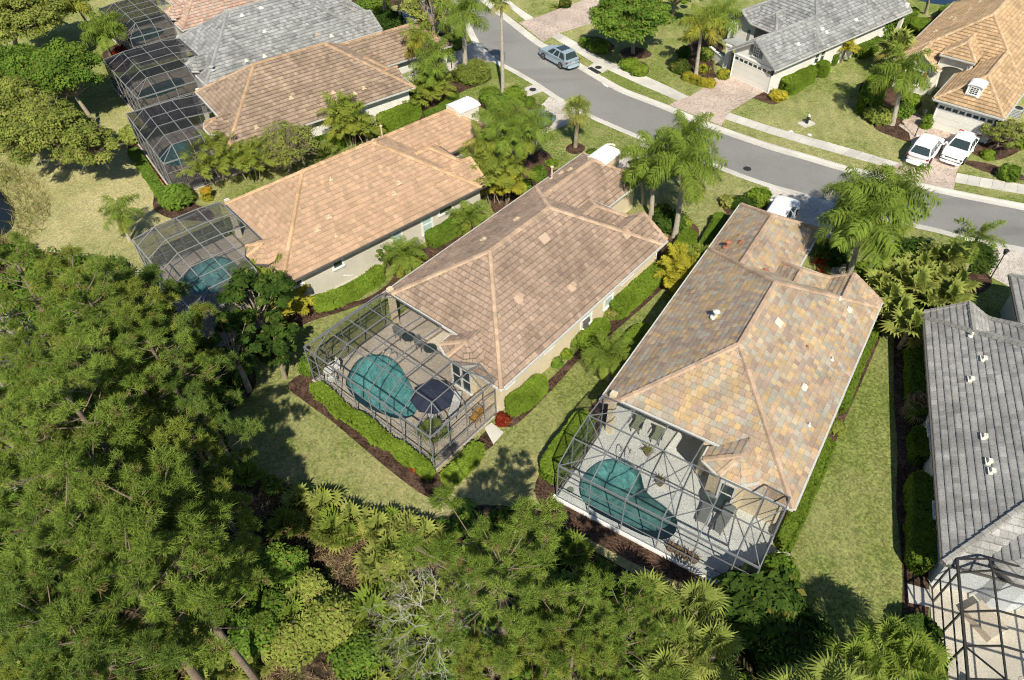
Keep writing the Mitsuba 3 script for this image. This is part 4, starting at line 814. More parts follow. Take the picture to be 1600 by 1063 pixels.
leafy('m_hedge', (0.075, 0.145, 0.020), (0.17, 0.25, 0.035), (0.32, 0.27, 0.03))
leafy('m_lime', (0.13, 0.215, 0.024), (0.235, 0.32, 0.045), (0.42, 0.36, 0.05))
leafy('m_broad', (0.075, 0.15, 0.024), (0.185, 0.29, 0.045), (0.26, 0.24, 0.06))
leafy('m_olive', (0.16, 0.21, 0.04), (0.34, 0.38, 0.09), (0.27, 0.20, 0.09))
leafy('m_dark', (0.030, 0.065, 0.014), (0.085, 0.145, 0.028), (0.18, 0.17, 0.04))
leafy('m_pine', (0.13, 0.205, 0.034), (0.265, 0.345, 0.068), (0.27, 0.21, 0.09), 0.4)
leafy('m_pine_deep', (0.085, 0.150, 0.030), (0.19, 0.275, 0.060), (0.22, 0.17, 0.08), 0.4); leafy('m_pine_yellow', (0.16, 0.215, 0.034), (0.31, 0.36, 0.07), (0.30, 0.22, 0.09), 0.4)
leafy('m_palm', (0.11, 0.185, 0.028), (0.25, 0.315, 0.055), (0.40, 0.30, 0.045), 0.4)
leafy('m_fan', (0.15, 0.205, 0.045), (0.31, 0.36, 0.09), (0.42, 0.34, 0.09), 0.4)
leafy('m_gold', (0.20, 0.235, 0.03), (0.48, 0.40, 0.045), (0.42, 0.22, 0.03), 0.4)
leafy('m_red', (0.16, 0.022, 0.014), (0.32, 0.055, 0.03), (0.25, 0.14, 0.03), 0.35)
leafy('m_straw', (0.25, 0.18, 0.10), (0.38, 0.29, 0.17), (0.19, 0.13, 0.08), 0.2)
leafy('m_grasses', (0.16, 0.17, 0.04), (0.28, 0.27, 0.09), (0.28, 0.21, 0.11), 0.3)
def bark(key, c, s=6.0):
    def fn(p, n, uv): return mi.Color3f(c) * (0.6 + 0.5 * noise(p.x * s, p.y * s, p.z * s * 1.5) + 0.3 * fbm(p.x * 2, p.y * 2, p.z * 2, 2))
    tex(key, fn, 0.9)
bark('m_bark_pine', (0.20, 0.155, 0.12)); bark('m_bark_palm', (0.42, 0.38, 0.32), 9); bark('m_bark', (0.30, 0.25, 0.19)); bark('m_bark_dead', (0.47, 0.45, 0.40))

def shrub(name, label, cat, at, w, h, mat='m_hedge', s=0.15, dens=1.0, group=None, tone=0.5, tint=0.0, d=None, rz=0.0, ragged=0.2):
    """round leafy shrub standing at the point"""
    r = np.random.default_rng(abs(hash((round(at[0], 1), round(at[1], 1)))) % 2**31); mb = MB(); d = d or w
    k = max(3, int(5 * w * d / 1.2)); ca, sa = math.cos(rz), math.sin(rz)
    for i in range(k):
        a, q = r.uniform(0, 2 * np.pi), math.sqrt(r.uniform(0, 1)) * 0.62
        x, y = q * math.cos(a) * w / 2, q * math.sin(a) * d / 2; rad = r.uniform(0.26, 0.4) * min(w, d) * 0.9
        z = max(rad * 0.6, h * (1 - 0.55 * q * q) - rad * r.uniform(0.7, 1.0 + ragged))
        n = int(dens * 330 * rad * rad / (s / 0.15) ** 2) + 30; t = np.where(r.random(n) < tint, 1.0, 0.0)
        clump(mb, (at[0] + x * ca - y * sa, at[1] + x * sa + y * ca, z), rad, n, s, r, np.clip(tone + r.normal(0, 0.2), 0, 1), 0.85, t)
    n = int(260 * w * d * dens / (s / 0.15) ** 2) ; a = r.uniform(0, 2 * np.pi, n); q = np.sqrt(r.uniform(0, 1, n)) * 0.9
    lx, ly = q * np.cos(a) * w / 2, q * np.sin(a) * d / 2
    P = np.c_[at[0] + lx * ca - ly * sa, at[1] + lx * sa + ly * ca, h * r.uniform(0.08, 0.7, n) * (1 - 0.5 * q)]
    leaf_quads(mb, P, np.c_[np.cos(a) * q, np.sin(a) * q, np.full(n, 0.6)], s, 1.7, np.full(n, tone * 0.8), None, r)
    return single(name, label, cat, mb, mat, group)

def hedge(label, path, w, h, mat='m_hedge', s=0.13, dens=1.0, tone=0.5, lump=0.12, group=None, name='hedge', cat='hedge', tint=0.0):
    """clipped hedge along a path; leaves on the top, the sides and inside"""
    L = LineString(path); r = np.random.default_rng(int(abs(path[0][0] * 131 + path[0][1] * 17) * 10) % 2**31); mb = MB(); area = L.length * (w + 1.7 * h) + 2 * w * h
    n = int(area * 430 * dens / (s / 0.13) ** 2); t = r.uniform(0, L.length, n); e = 1e-2
    P = np.array([L.interpolate(x).coords[0] for x in t]); Q = np.array([L.interpolate(min(x + e, L.length)).coords[0] for x in t]) - np.array([L.interpolate(max(x - e, 0)).coords[0] for x in t])
    T_ = unit(Q); S = np.c_[-T_[:, 1], T_[:, 0]]
    u = r.uniform(-1, 1, n); side = r.random(n) < 1.7 * h / (w + 1.7 * h)
    x = np.where(side, np.sign(u) * w / 2, u * w / 2); z = np.where(side, r.uniform(0.05, 1, n) * h, h)
    near = np.minimum(t, L.length - t); endf = np.clip(near / (0.5 * w), 0, 1); rd = np.sqrt(np.clip(1 - (1 - endf) ** 2, 0.05, 1)); x = x * rd
    N = np.c_[S * np.where(side, np.sign(u), 0)[:, None] + T_ * 0.0, np.where(side, 0.35, 1.0)]
    P3 = np.c_[P + S * x[:, None], z]; bump = meshkit.fbm(P3 * 1.3, 2, 5) - 0.5
    P3 = P3 + N * (bump * lump * 2.2 - r.exponential(0.06, n) + 0.02)[:, None]; P3[:, 2] = np.maximum(P3[:, 2], 0.03)
    tn = tone + (meshkit.fbm(P3 * 0.8, 2, 9) - 0.5) * 0.8
    leaf_quads(mb, P3, N, s, 1.6, tn, np.where(r.random(n) < tint, 1.0, 0.0), r)
    return single(name, label, cat, mb, mat, group)

def tri_blades(mb, A, D, L, w, tone, tint=0.0, droop=0.0, r=None):
    """thin pointed blades from A along D, length L"""
    r = r or rng; n = len(A); D = unit(D); sd = unit(np.cross(D, r.normal(0, 1, (n, 3)))) * w / 2; L = np.broadcast_to(np.asarray(L, float).reshape(-1, 1), (n, 1))
    tip = A + D * L; tip[:, 2] -= droop * L[:, 0]
    V = np.stack([A - sd, A + sd, tip], 1).reshape(-1, 3)
    return mb.add(V, np.arange(3 * n).reshape(-1, 3), np.repeat(np.c_[np.clip(np.broadcast_to(tone, n), 0, 1), np.broadcast_to(tint, n)], 3, 0))

# ---- pines
def make_pine(seed, h, spread, nb, per):
    r = np.random.default_rng(seed); wood, crown = MB(), MB(); lean = r.normal(0, 0.45, 2)
    zs = np.linspace(0, h, 9); tr = np.c_[lean[0] * (zs / h) ** 2 + 0.07 * np.sin(zs * 0.5 + seed), lean[1] * (zs / h) ** 2 + 0.06 * np.cos(zs * 0.45), zs]
    wood.tube(tr, 0.17 * (1 - zs / h * 0.72) + 0.02, 8); tufts = []
    for i in range(nb):
        f = 0.54 + 0.46 * (i + r.random()) / nb; z = f * h; base = np.array([np.interp(z, zs, tr[:, 0]), np.interp(z, zs, tr[:, 1]), z])
        a = i * 2.4 + r.normal(0, 0.35); L = spread * (0.30 + 0.80 * math.sin(min(1.0, (1 - f) / 0.40 + 0.10) * 1.5)) * r.uniform(0.32 if spread > 3 else 0.6, 1.15); up = 0.1 + 1.0 * (f - 0.54)
        d = np.array([math.cos(a), math.sin(a), up]); q = np.linspace(0, 1, 5)[:, None]; br = base + d * L * q + np.array([0, 0, 0.32 * L]) * q**2
        wood.tube(br, np.linspace(0.036, 0.012, 5), 4); cr = r.uniform(0.42, 0.78) * (0.6 + 0.4 * L / spread); n = int(per * (cr / 0.6) ** 2); tone = np.clip(r.normal(0.5, 0.22), 0.05, 0.95)
        for j in range(n):
            dd = sphere_pts(1, r)[0]; dd[2] = abs(dd[2]) * 0.75 - 0.12; p = br[-1] - d * cr * 0.35 + dd * cr * r.uniform(0.45, 1.0); tufts.append((p, unit(dd + [0, 0, 0.35]), tone + r.normal(0, 0.08), 0.0))
            if j % 4 == 0: wood.tube([br[3] + (br[4] - br[3]) * r.random(), (br[-1] + p) / 2 + [0, 0, -0.04], p], [0.016, 0.012, 0.007], 3)
        if r.random() < 0.2:   # a bare dead twig under the clump
            p = base + d * L * 0.5; e = p + unit(d + r.normal(0, 0.7, 3)) * r.uniform(0.5, 1.0); wood.tube([p, (p + e) / 2 + [0, 0, 0.06], e], [0.022, 0.015, 0.006], 3); wood.tube([(p + e) / 2, (p + e) / 2 + r.normal(0, 0.25, 3)], [0.012, 0.005], 3)
    for j in range(10): dd = sphere_pts(1, r)[0]; tufts.append((tr[-1] + dd * 0.3, unit(dd + [0, 0, 0.8]), 0.6, 0.0))
    for e, d, tn, dead in tufts:
        n = 46; D = d[None] * 0.8 + r.normal(0, 0.6, (n, 3)); dead = 0.9 if r.random() < 0.035 else dead
        A = e + r.normal(0, 0.05, (n, 3)) - d * r.uniform(0, 0.18, (n, 1)); tri_blades(crown, A, D, r.uniform(0.15, 0.31, n), 0.026, tn + r.normal(0, 0.12, n), dead, 0.12, r)
    return wood, crown
PINES = []
for i, (h, sp, nb, per) in enumerate(((11.4, 2.5, 28, 25), (12.0, 2.7, 30, 24), (10.6, 2.3, 25, 26), (12.4, 2.4, 28, 25), (11.0, 2.7, 28, 24), (9.6, 2.1, 22, 26), (10.5, 3.2, 52, 26))):
    w, c = make_pine(20 + i, h, sp, nb, per); PINES.append((ply(w, 'm_bark_pine', True), ply(c, ('m_pine', 'm_pine_deep', 'm_pine_yellow')[i % 3])))
def pine(at, var, s=1.0, rz=0.0, label='bushy green pine in the dense wood at the lower left', group='pines of the lower left wood'):
    k = thing('pine_tree', label, 'pine tree', group); M = mat4((at[0], at[1], 0), rz, s)
    put('trunk', PINES[var][0], None, k, to_world=M); put('crown', PINES[var][1], None, k, to_world=M); return k

# ---- broadleaf trees
def broad_tree(label, at, h, R, mat='m_broad', bark_='m_bark', trunk_h=None, s=0.2, dens=1.0, seed=0, name='leafy_tree', cat='tree', group=None, nclump=34, open_=0.0, top=None, tone=0.5, flat=0.75):
    r = np.random.default_rng(seed + 300); k = thing(name, label, cat, group); wood, crown = MB(), MB(); th = trunk_h or h * 0.4; cx = np.array([*(top if top is not None else at), 0.0]); b = np.array([at[0], at[1], 0.0])
    fork = b + (cx - b) * 0.5 + [0, 0, th]; wood.tube([b, b + (fork - b) * 0.5 + [0.05, 0, 0], fork], [0.035 * h, 0.027 * h, 0.022 * h], 8)
    for i in range(nclump):
        d = sphere_pts(1, r)[0]; d[2] = abs(d[2]) * 1.1 - 0.18; q = r.uniform(0.5, 0.95)
        c = cx + [0, 0, th + (h - th) * 0.38] + d * np.array([R, R, (h - th) * 0.58]) * q; rad = R * r.uniform(0.11, 0.24)
        mid = fork + (c - fork) * 0.5 + r.normal(0, 0.12, 3) * R * 0.3; wood.tube([fork, mid, c], [0.012 * h, 0.008 * h, 0.004 * h], 4)
        n = int(dens * 270 * rad * rad / (s / 0.2) ** 2) + 26; clump(crown, c, rad, n, s, r, np.clip(tone + r.normal(0, 0.22), 0, 1), flat, np.where(r.random(n) < 0.05, 1.0, 0.0))
        if open_ > 0:
            for _ in range(int(6 * open_)):
                e = c + r.normal(0, 1, 3) * rad * 0.9; wood.tube([mid, (mid + e) / 2 + r.normal(0, 0.05, 3), e], [0.006 * h, 0.004 * h, 0.002 * h], 3)
    put('trunk', wood, bark_, k, smooth=False); put('crown', crown, mat, k); return k

# ---- palm fronds along +x from the origin
def make_frond(L, elev, arch, nl, ll, droop, seed, lw=0.05, twist=0.5, tint=0.0, rach=0.022):
    r = np.random.default_rng(seed); mb = MB(); t = np.linspace(0, 1, 9); ang = elev - arch * t**1.25
    st = L / 8; P = np.vstack([[0, 0, 0], np.cumsum(np.c_[np.cos(ang[:-1]), 0 * t[:-1], np.sin(ang[:-1])] * st, 0)])
    mb.tube(P, np.linspace(rach, 0.006, 9), 4, (0.75, tint))
    u = np.linspace(0.13, 0.99, nl); B = np.c_[np.interp(u, t, P[:, 0]), 0 * u, np.interp(u, t, P[:, 2])]; a = np.interp(u, t, ang); fw = np.c_[np.cos(a), 0 * a, np.sin(a)]; up = np.c_[-np.sin(a), 0 * a, np.cos(a)]
    ln = ll * (0.55 + 0.75 * np.sin(np.clip(u * 1.05, 0, 1) * np.pi) ** 0.7)
    for sd in (-1, 1):
        D = unit(fw * 0.55 + np.array([0, sd, 0.0]) * 1.0 + up * r.normal(0.12, twist, (nl, 1))); m = B + D * (ln * 0.5)[:, None]; tip = B + D * (ln * 0.92)[:, None]; tip[:, 2] -= droop * ln; m[:, 2] -= droop * ln * 0.18
        w = unit(np.cross(D, up)) * lw / 2; V = np.stack([B - w * 0.7, B + w * 0.7, m + w, m - w, tip], 1).reshape(-1, 3); i = np.arange(nl)[:, None] * 5
        F = np.vstack([i + [0, 1, 2], i + [0, 2, 3], i + [3, 2, 4]]); tn = np.clip(r.normal(0.5, 0.2, nl), 0, 1); mb.add(V, F, np.repeat(np.c_[tn, np.full(nl, tint) * r.uniform(0.6, 1, nl)], 5, 0))
    return mb
def fronds(L, nl, ll, droop, arch, lw, seed, mat='m_palm', twist=0.5, tints=(0, 0, 0, 0, 0.25)):
    return [ply(make_frond(L * f, math.radians(e), math.radians(a * arch), nl, ll, droop, seed + i, lw, twist, tints[i]), mat) for i, (e, a, f) in enumerate(((78, 60, 0.9), (55, 85, 1.0), (32, 85, 1.0), (8, 70, 0.97), (-22, 52, 0.9)))]
QUEEN = fronds(2.8, 62, 0.66, 0.6, 1.1, 0.05, 40, twist=0.75); QGOLD = fronds(2.6, 52, 0.62, 0.7, 1.05, 0.052, 46, twist=0.75, tints=(0.1, 0.25, 0.4, 0.7, 1.0))
PYGMY = fronds(1.5, 26, 0.30, 0.12, 1.1, 0.035, 50, 'm_palm', 0.25); ARECA = fronds(2.0, 20, 0.50, 0.18, 1.0, 0.07, 56, 'm_palm', 0.3, (0.1, 0.15, 0.25, 0.35, 0.5)); AGOLD = fronds(1.6, 18, 0.46, 0.18, 1.0, 0.08, 62, 'm_gold', 0.3)
FOX = fronds(2.1, 60, 0.34, 0.1, 1.1, 0.045, 68, 'm_palm', 1.5, (0, 0, 0, 0.05, 0.1))
def crown_of(key, top, kinds, n, s=1.0, seed=0, weights=(2, 4, 5, 4, 2), name='frond'):
    r = np.random.default_rng(seed + 77); seq = []
    for i, w in enumerate(weights): seq += [i] * w
    for i in range(n):
        v = seq[int(i * len(seq) / n)]; a = i * 2.39996 + r.normal(0, 0.15)
        put(name, kinds[v], None, key, to_world=mat4(top, a, s * r.uniform(0.88, 1.1)))
def palm(label, at, top, h, kinds=None, n=16, s=1.0, r0=0.16, name='queen_palm', cat='palm tree', group=None, seed=0, weights=(2, 4, 5, 4, 2), bark_='m_bark_palm', shaft=True):
    k = thing(name, label, cat, group); b, t = np.array([*at, 0.0]), np.array([*top, h]); q = np.linspace(0, 1, 7)[:, None]
    P = b + (t - b) * q + np.array([0.0, 0, 0]); P[:, :2] -= (t - b)[:2] * (q * (1 - q)) * 0.5
    m = MB(); m.tube(P, np.linspace(r0 * 1.15, r0 * 0.72, 7) * np.array([1.25, 1, 1, 1, 1, 1, 1.0]), 9); put('trunk', m, bark_, k, smooth=True)
    if shaft: c = MB(); c.tube([t - [0, 0, 0.1], t + [0, 0, 0.25], t + [0, 0, 0.5]], [r0 * 0.8, r0 * 0.7, 0.03], 7, (0.6, 0.0)); put('crownshaft', c, 'm_palm', k)
    crown_of(k, t + [0, 0, 0.2], kinds or QUEEN, n, s, seed, weights); return k

# ---- fan leaves
def make_fan(elev, rad, pet, seed, segs=24, droop=0.25, tint=0.0, span=300, tone=0.5, sw=1.0):
    r = np.random.default_rng(seed); mb = MB(); e = math.radians(elev); d = np.array([math.cos(e), 0, math.sin(e)]); c = d * pet
    mb.tube([[0, 0, 0], c * 0.6 + [0, 0, 0.03], c], [0.02, 0.016, 0.012], 4, (0.8, tint)); nrm = np.array([-math.sin(e), 0, math.cos(e)])
    for i in range(segs):
        a = math.radians(-span / 2 + span * (i + 0.5) / segs); o = d * math.cos(a) + np.array([0, 1, 0]) * math.sin(a); L = rad * (0.72 + 0.28 * math.cos(a * 0.6)) * r.uniform(0.9, 1.08)
        wd = np.cross(nrm, o) * rad * math.radians(span / segs) * 0.21 * sw; fold = nrm * 0.015 * (-1) ** i
        m = c + o * L * 0.5 + fold + nrm * 0.03; tip = c + o * L - [0, 0, droop * L * r.uniform(0.5, 2.0)]; V = [c, m + wd, m - wd, tip]
        tn = np.clip(tone + r.normal(0, 0.18), 0, 1); mb.add(V, [[0, 1, 2], [1, 3, 2]], np.array([[tn, tint]] * 3 + [[min(1, tn + 0.2), min(1, tint + 0.12)]]))
    return mb
def fans(rad, pet, seed, mat='m_fan', droop=0.25, tints=(0, 0, 0, 0.15, 0.5), sw=1.0, tone=0.5, segs=22): return [ply(make_fan(e, rad, pet, seed + i, segs, droop, tints[i], tone=tone, sw=sw), mat) for i, e in enumerate((82, 58, 32, 4, -30))]
SABAL = fans(0.85, 0.9, 80); PALMETTO = fans(0.62, 0.6, 90, 'm_fan', 0.12, (0, 0.05, 0.15, 0.3, 0.7), 1.5, 0.6, 15); YFAN = fans(0.9, 0.8, 96, 'm_fan', 0.2, (0, 0.03, 0.06, 0.15, 0.6), 1.7, 0.7, 16); DARKFAN = fans(0.8, 0.9, 102, 'm_palm', 0.3, (0, 0, 0, 0, 0.4)); STRAWFAN = fans(0.7, 0.7, 108, 'm_straw', 0.5, (0, 0, 0.2, 0.4, 0.6))
SAW = fans(0.66, 0.7, 114, 'm_palm', 0.1, (0, 0, 0, 0.1, 0.5), 1.4, 0.45, 15)
def fan_plant(label, at, h=0.2, kinds=None, n=16, s=1.0, name='fan_palm', cat='palm', group=None, seed=0, weights=(3, 5, 5, 3, 1), trunk=None):
    k = thing(name, label, cat, group); 
    if trunk or h > 0.6:
        m = MB(); m.tube([(*at, 0), (at[0] + 0.03, at[1], h * 0.5), (*at, h)], [0.19, 0.16, 0.15], 8); put('trunk', m, 'm_bark', k, smooth=True)
    crown_of(k, (*at, h), kinds or SABAL, n, s, seed, weights, 'fan_leaf'); return k
def cluster(label, at, R, kinds, stems, n, h, s=1.0, name='areca_palm', cat='palm clump', group=None, seed=0, weights=(2, 4, 5, 3, 1), bark_='m_bark'):
    """many-stemmed palm clump"""
    r = np.random.default_rng(seed + 5); k = thing(name, label, cat, group); m = MB(); tops = []
    for i in range(stems):
        a, q = i * 2.4, R * math.sqrt((i + 0.5) / stems); b = np.array([at[0] + 0.45 * q * math.cos(a), at[1] + 0.45 * q * math.sin(a), 0]); t = np.array([at[0] + q * math.cos(a), at[1] + q * math.sin(a), h * r.uniform(0.6, 1.05)])
        m.tube([b, (b + t) / 2 + [0, 0, 0.15], t], [0.05, 0.045, 0.035], 5); tops.append(t)
    put('stems', m, bark_, k, kind='stuff')
    for i, t in enumerate(tops): crown_of(k, t, kinds, n, s, seed + i, weights)
    return k
def rosette(label, at, n, L, mat, h=0.1, s=0.1, name='bromeliad', cat='plant', up=0.6, group=None, seed=1, tint=0.0):
    r = np.random.default_rng(seed); m = MB(); a = r.uniform(0, 2 * np.pi, n); D = np.c_[np.cos(a), np.sin(a), r.uniform(up * 0.3, up * 1.6, n)]
    A = np.array([*at, h]) + r.normal(0, 0.05, (n, 3)); tri_blades(m, A, D, r.uniform(0.7, 1.1, n) * L, s, r.random(n), np.where(r.random(n) < tint, 1.0, 0), 0.25, r); return single(name, label, cat, m, mat, group)

# ---------------------------------------------------------------- the wood: pines, scrub, palmettos
pp = [(-25.11, 29.09), (-22.30, 28.89), (-19.95, 28.91), (-21.97, 24.82), (-19.37, 25.17), (-17.35, 25.98), (-15.38, 23.57), (-22.20, 22.01), (-19.30, 21.55), (-16.84, 22.23), (-14.62, 19.97), (-19.64, 18.43), (-16.96, 18.68), (-14.57, 18.29), (-19.68, 15.70), (-17.55, 15.93), (-15.09, 16.01), (-13.09, 16.40), (-17.48, 13.49), (-15.36, 13.44), (-13.29, 13.90), (-17.42, 11.33), (-15.46, 11.40), (-13.46, 11.70), (-11.73, 12.24), (-15.77, 9.57), (-13.73, 9.73)]
for i, p in enumerate(pp): pine(p, (i * 5 + i // 4) % 6, 0.93 + 0.13 * math.sin(i * 1.7), i * 1.3)
pine((-0.72, 14.04), 6, 0.97, 0.7, 'big round crowned pine casting its shadow on the lawn left of the braced enclosure', None)
for i, (p, v, s_, lb) in enumerate(zip([(0.83, 11.35), (3.37, 11.01), (2.04, 9.93), (-0.97, 10.34)], (6, 6, 2, 5), (0.76, 0.72, 0.72, 0.72), ('broad crown left of the other broad one', 'broad crown beside the fan palms', 'cut by the frame', 'nearest the bare white tree'))): pine(p, v, s_, i * 1.1 + 2, 'pine below the braced enclosure, ' + lb, 'pines at the bottom edge')
pine((-15.91, 22.95), 3, 0.9, 2.2, 'tall leaning pine whose bare trunk shows beside the lawn at the left', None)
for i, (p, lb) in enumerate(zip([(-26.72, 28.52), (-23.08, 23.10), (-23.51, 21.18)], ('grey twigged thin tree among the pines at the left edge, upper one', 'grey twigged thin tree among the pines at the left edge, middle one', 'grey twigged thin tree among the pines at the left edge, lower one'))): broad_tree(lb, p, 8.6, 2.4, 'm_olive', 'm_bark_dead', s=0.15, dens=0.4, seed=90 + i, nclump=34, open_=2.0, trunk_h=3.5)

scrub_zone = blob([(-16.31, 21.59), (-15.03, 23.39), (-12.03, 22.48), (-9.05, 21.21), (-6.24, 20.25), (-3.90, 20.31), (-2.85, 18.99), (-2.12, 15.28), (-3.20, 12.28), (-6.82, 9.33), (-13.02, 9.46), (-16.16, 12.56), (-15.88, 16.56)], 5)
r_ = np.random.default_rng(11)
def scatter(pg, n, r, tries=40):
    x0, y0, x1, y1 = pg.bounds; P = np.c_[r.uniform(x0, x1, n * tries), r.uniform(y0, y1, n * tries)]; return P[shapely.contains_xy(pg, P[:, 0], P[:, 1])][:n]
wood_in = wood.difference(pond.buffer(1.5)).buffer(-0.4)
ug = MB(); bad = unary_union([Polygon(FR[h]([(-6.3, -1), (4, -1), (4, 12), (-6.3, 12)])) for h in ('h2', 'h3', 'h4')])
for x, y in scatter(wood_in.difference(bad).difference(scrub_zone.buffer(-0.5)).intersection(Polygon([(-55.92, 57.56), (21.63, 16.66), (16.96, 6.16), (-28.35, 7.02), (-58.37, 52.72)])), 2300, r_):
    rad = r_.uniform(0.25, 0.75); clump(ug, (x, y, rad * r_.uniform(0.3, 1.4)), rad, int(26 + 45 * rad), 0.19, r_, np.clip(r_.normal(0.45, 0.25), 0, 1), 0.8, np.where(r_.random(int(26 + 45 * rad)) < 0.12, 1.0, 0.0))
kk = numbered('undergrowth'); put(kk, ug, 'm_broad'); labels[kk] = {'label': 'tangled green undergrowth covering the forest floor between the pines', 'category': 'undergrowth', 'kind': 'stuff'}
br = MB()
for x, y in scatter(scrub_zone.difference(bad), 420, r_):
    rad = r_.uniform(0.3, 0.8); n = 60; d = sphere_pts(n, r_); d[:, 2] = np.abs(d[:, 2]); A = np.array([x, y, 0.05]) + r_.normal(0, rad * 0.35, (n, 3)) * [1, 1, 0.3]; A[:, 2] = np.abs(A[:, 2]); tri_blades(br, A, d, r_.uniform(0.4, 1.1, n) * rad, 0.035, r_.random(n), np.where(r_.random(n) < 0.3, 1.0, 0.0), 0.3, r_)
kk = numbered('dry_brush'); put(kk, br, 'm_straw'); labels[kk] = {'label': 'dry brown brush and fallen fronds among the palmettos', 'category': 'brush', 'kind': 'stuff'}
gt = MB()
edge = wood.buffer(0.9).difference(wood.buffer(-0.8)).difference(bad)
P = scatter(edge, 1800, r_, 120); n = len(P); tri_blades(gt, np.c_[P, np.zeros(n)], np.c_[r_.normal(0, 0.5, (n, 2)), np.ones(n)], r_.uniform(0.15, 0.4, n), 0.03, r_.random(n), np.where(r_.random(n) < 0.2, 1.0, 0.0), 0.2, r_)
kk = numbered('rough_grass'); put(kk, gt, 'm_grasses'); labels[kk] = {'label': 'rough grass fringe where the lawn meets the wood', 'category': 'grass', 'kind': 'stuff'}
pm = [p for p in scatter(scrub_zone.difference(bad), 58, r_)] + [p for p in scatter(wood_in.difference(scrub_zone).difference(bad).intersection(Polygon([(-27.59, 21.49), (9.31, 17.63), (11.43, 8.49), (-24.44, 9.21)])), 22, r_)]
for i, p in enumerate(pm): fan_plant('saw palmetto with stiff yellow green fans in the scrub between the pines', p, 0.15, (PALMETTO, SAW)[i % 2], 10, r_.uniform(0.7, 1.25), 'saw_palmetto', 'palmetto', 'saw palmettos in the scrub', i)
for i, p in enumerate([(-11.54, 21.39), (-10.20, 21.12), (-8.64, 20.16), (-7.12, 19.75), (-5.64, 19.49), (-4.69, 19.18), (-9.48, 19.59), (-6.54, 18.65)]): fan_plant('saw palmetto in the sunlit row where the scrub meets the lawn', p, 0.25, PALMETTO, 11, 1.15, 'saw_palmetto', 'palmetto', 'palmettos along the lawn edge', 90 + i)
r_ = np.random.default_rng(5)
for i, p in enumerate([(-11.38, 17.45), (-9.93, 16.42), (-11.60, 15.50), (-8.72, 14.66), (-12.82, 16.81), (-10.09, 13.94), (-7.30, 13.01), (-5.96, 17.32), (-12.09, 14.28)]):
    shrub('scrub_bush', 'leafy green bush among the palmettos, left of the bare white tree', 'bush', p, r_.uniform(1.6, 2.4), r_.uniform(1.3, 2.1), ('m_broad', 'm_olive')[i % 2], 0.14, 0.9, 'bushes among the palmettos', r_.uniform(0.4, 0.8), 0.05)
# bare white tree
def dead_tree(label, at, h, seed):
    r = np.random.default_rng(seed); k = thing('bare_tree', label, 'bare tree'); t, b = MB(), MB()
    t.tube([(*at, 0), (at[0] + 0.2, at[1], h * 0.25), (at[0] + 0.1, at[1] + 0.2, h * 0.5)], [0.09, 0.08, 0.05], 7)
    def grow(p, d, L, rad, lv):
        e = p + d * L; m = (p + e) / 2 + r.normal(0, 0.06 * L, 3); b.tube([p, m, e], [rad, rad * 0.8, rad * 0.6], 3)
        if lv < 6:
            for _ in range(3 if lv < 4 else 2): grow(m + (e - m) * r.uniform(0.2, 1), unit(d + r.normal(0, 0.55, 3) + [0, 0, 0.04]), L * r.uniform(0.55, 0.8), rad * 0.55, lv + 1)
    for i in range(13): a = i * 2.4; grow(np.array([at[0] + 0.15, at[1] + 0.1, h * r.uniform(0.2, 0.5)]), unit(np.array([math.cos(a), math.sin(a), r.uniform(0.3, 0.9)])), h * 0.27, 0.032, 1)
    put('trunk', t, 'm_bark_dead', k); put('branches', b, 'm_bark_dead', k, kind='stuff')
dead_tree('bare white branched dead tree at the bottom centre, among the pines', (-3.67, 13.90), 5.2, 3)
# small sabal palms and shrubs along the lawn's lower edge
for i, (p, h, lb) in enumerate(zip([(5.86, 14.69), (7.93, 14.34), (7.16, 12.65), (8.43, 12.62), (6.13, 11.42)], (1.9, 1.9, 1.8, 1.6, 1.8), ('fan palm nearest the pines below the braced enclosure, its shadow on the lawn', 'pale green fan palm under the front edge of the braced enclosure', 'fan palm in the middle of the cluster below the braced enclosure', 'fan palm with a yellowing leaf, beside the dark glossy shrub', 'fan palm at the bottom edge, lowest of the cluster beside the pines'))): fan_plant(lb, p, h, SABAL, 13, 1.08, 'fan_palm', 'palm', None, 40 + i)
for i, (p, lb) in enumerate(zip([(13.41, 11.07), (15.07, 11.87), (15.82, 11.14), (12.28, 10.36)], ('dark fan palm at the bottom edge, in the shadow below the right lawn', 'fan palm standing highest at the foot of the right lawn', 'fan palm against the hedge at the bottom, right of the lawn', 'fan palm cut by the bottom edge, left of its neighbours'))): fan_plant(lb, p, 3.5, DARKFAN, 16, 1.0, 'fan_palm', 'palm', None, 60 + i)
shrub('glossy_shrub', 'big dark glossy shrub at the bottom right corner of the braced enclosure', 'shrub', (11.15, 14.89), 4.0, 2.6, 'm_dark', 0.3, 1.1, None, 0.6, 0.04, 3.4, 0.0, 0.5)
shrub('glossy_shrub', 'rounded bright green shrub between the corner of the braced enclosure and the dark shrub', 'shrub', (12.46, 16.42), 1.9, 1.9, 'm_hedge', 0.16, 1.0)
shrub('glossy_shrub', 'dark leafy bush in shadow below the big glossy shrub', 'shrub', (12.07, 13.41), 3.4, 1.6, 'm_dark', 0.2, 1.0)
for i, (p, s_, lb) in enumerate(zip([(-15.77, 33.46), (-16.17, 29.66), (-14.18, 30.64)], (2.6, 2.6, 1.8), ('dark broadleaf tree crowding the corner of the silvery enclosure', 'dark leafy tree with bright tips at the edge of the left lawn', 'small dark tree in the shade beside the mulch strip'))): broad_tree(lb, p, 6.0 if i < 2 else 4.5, s_, 'm_dark', s=0.24, seed=60 + i, nclump=30, tone=0.45)
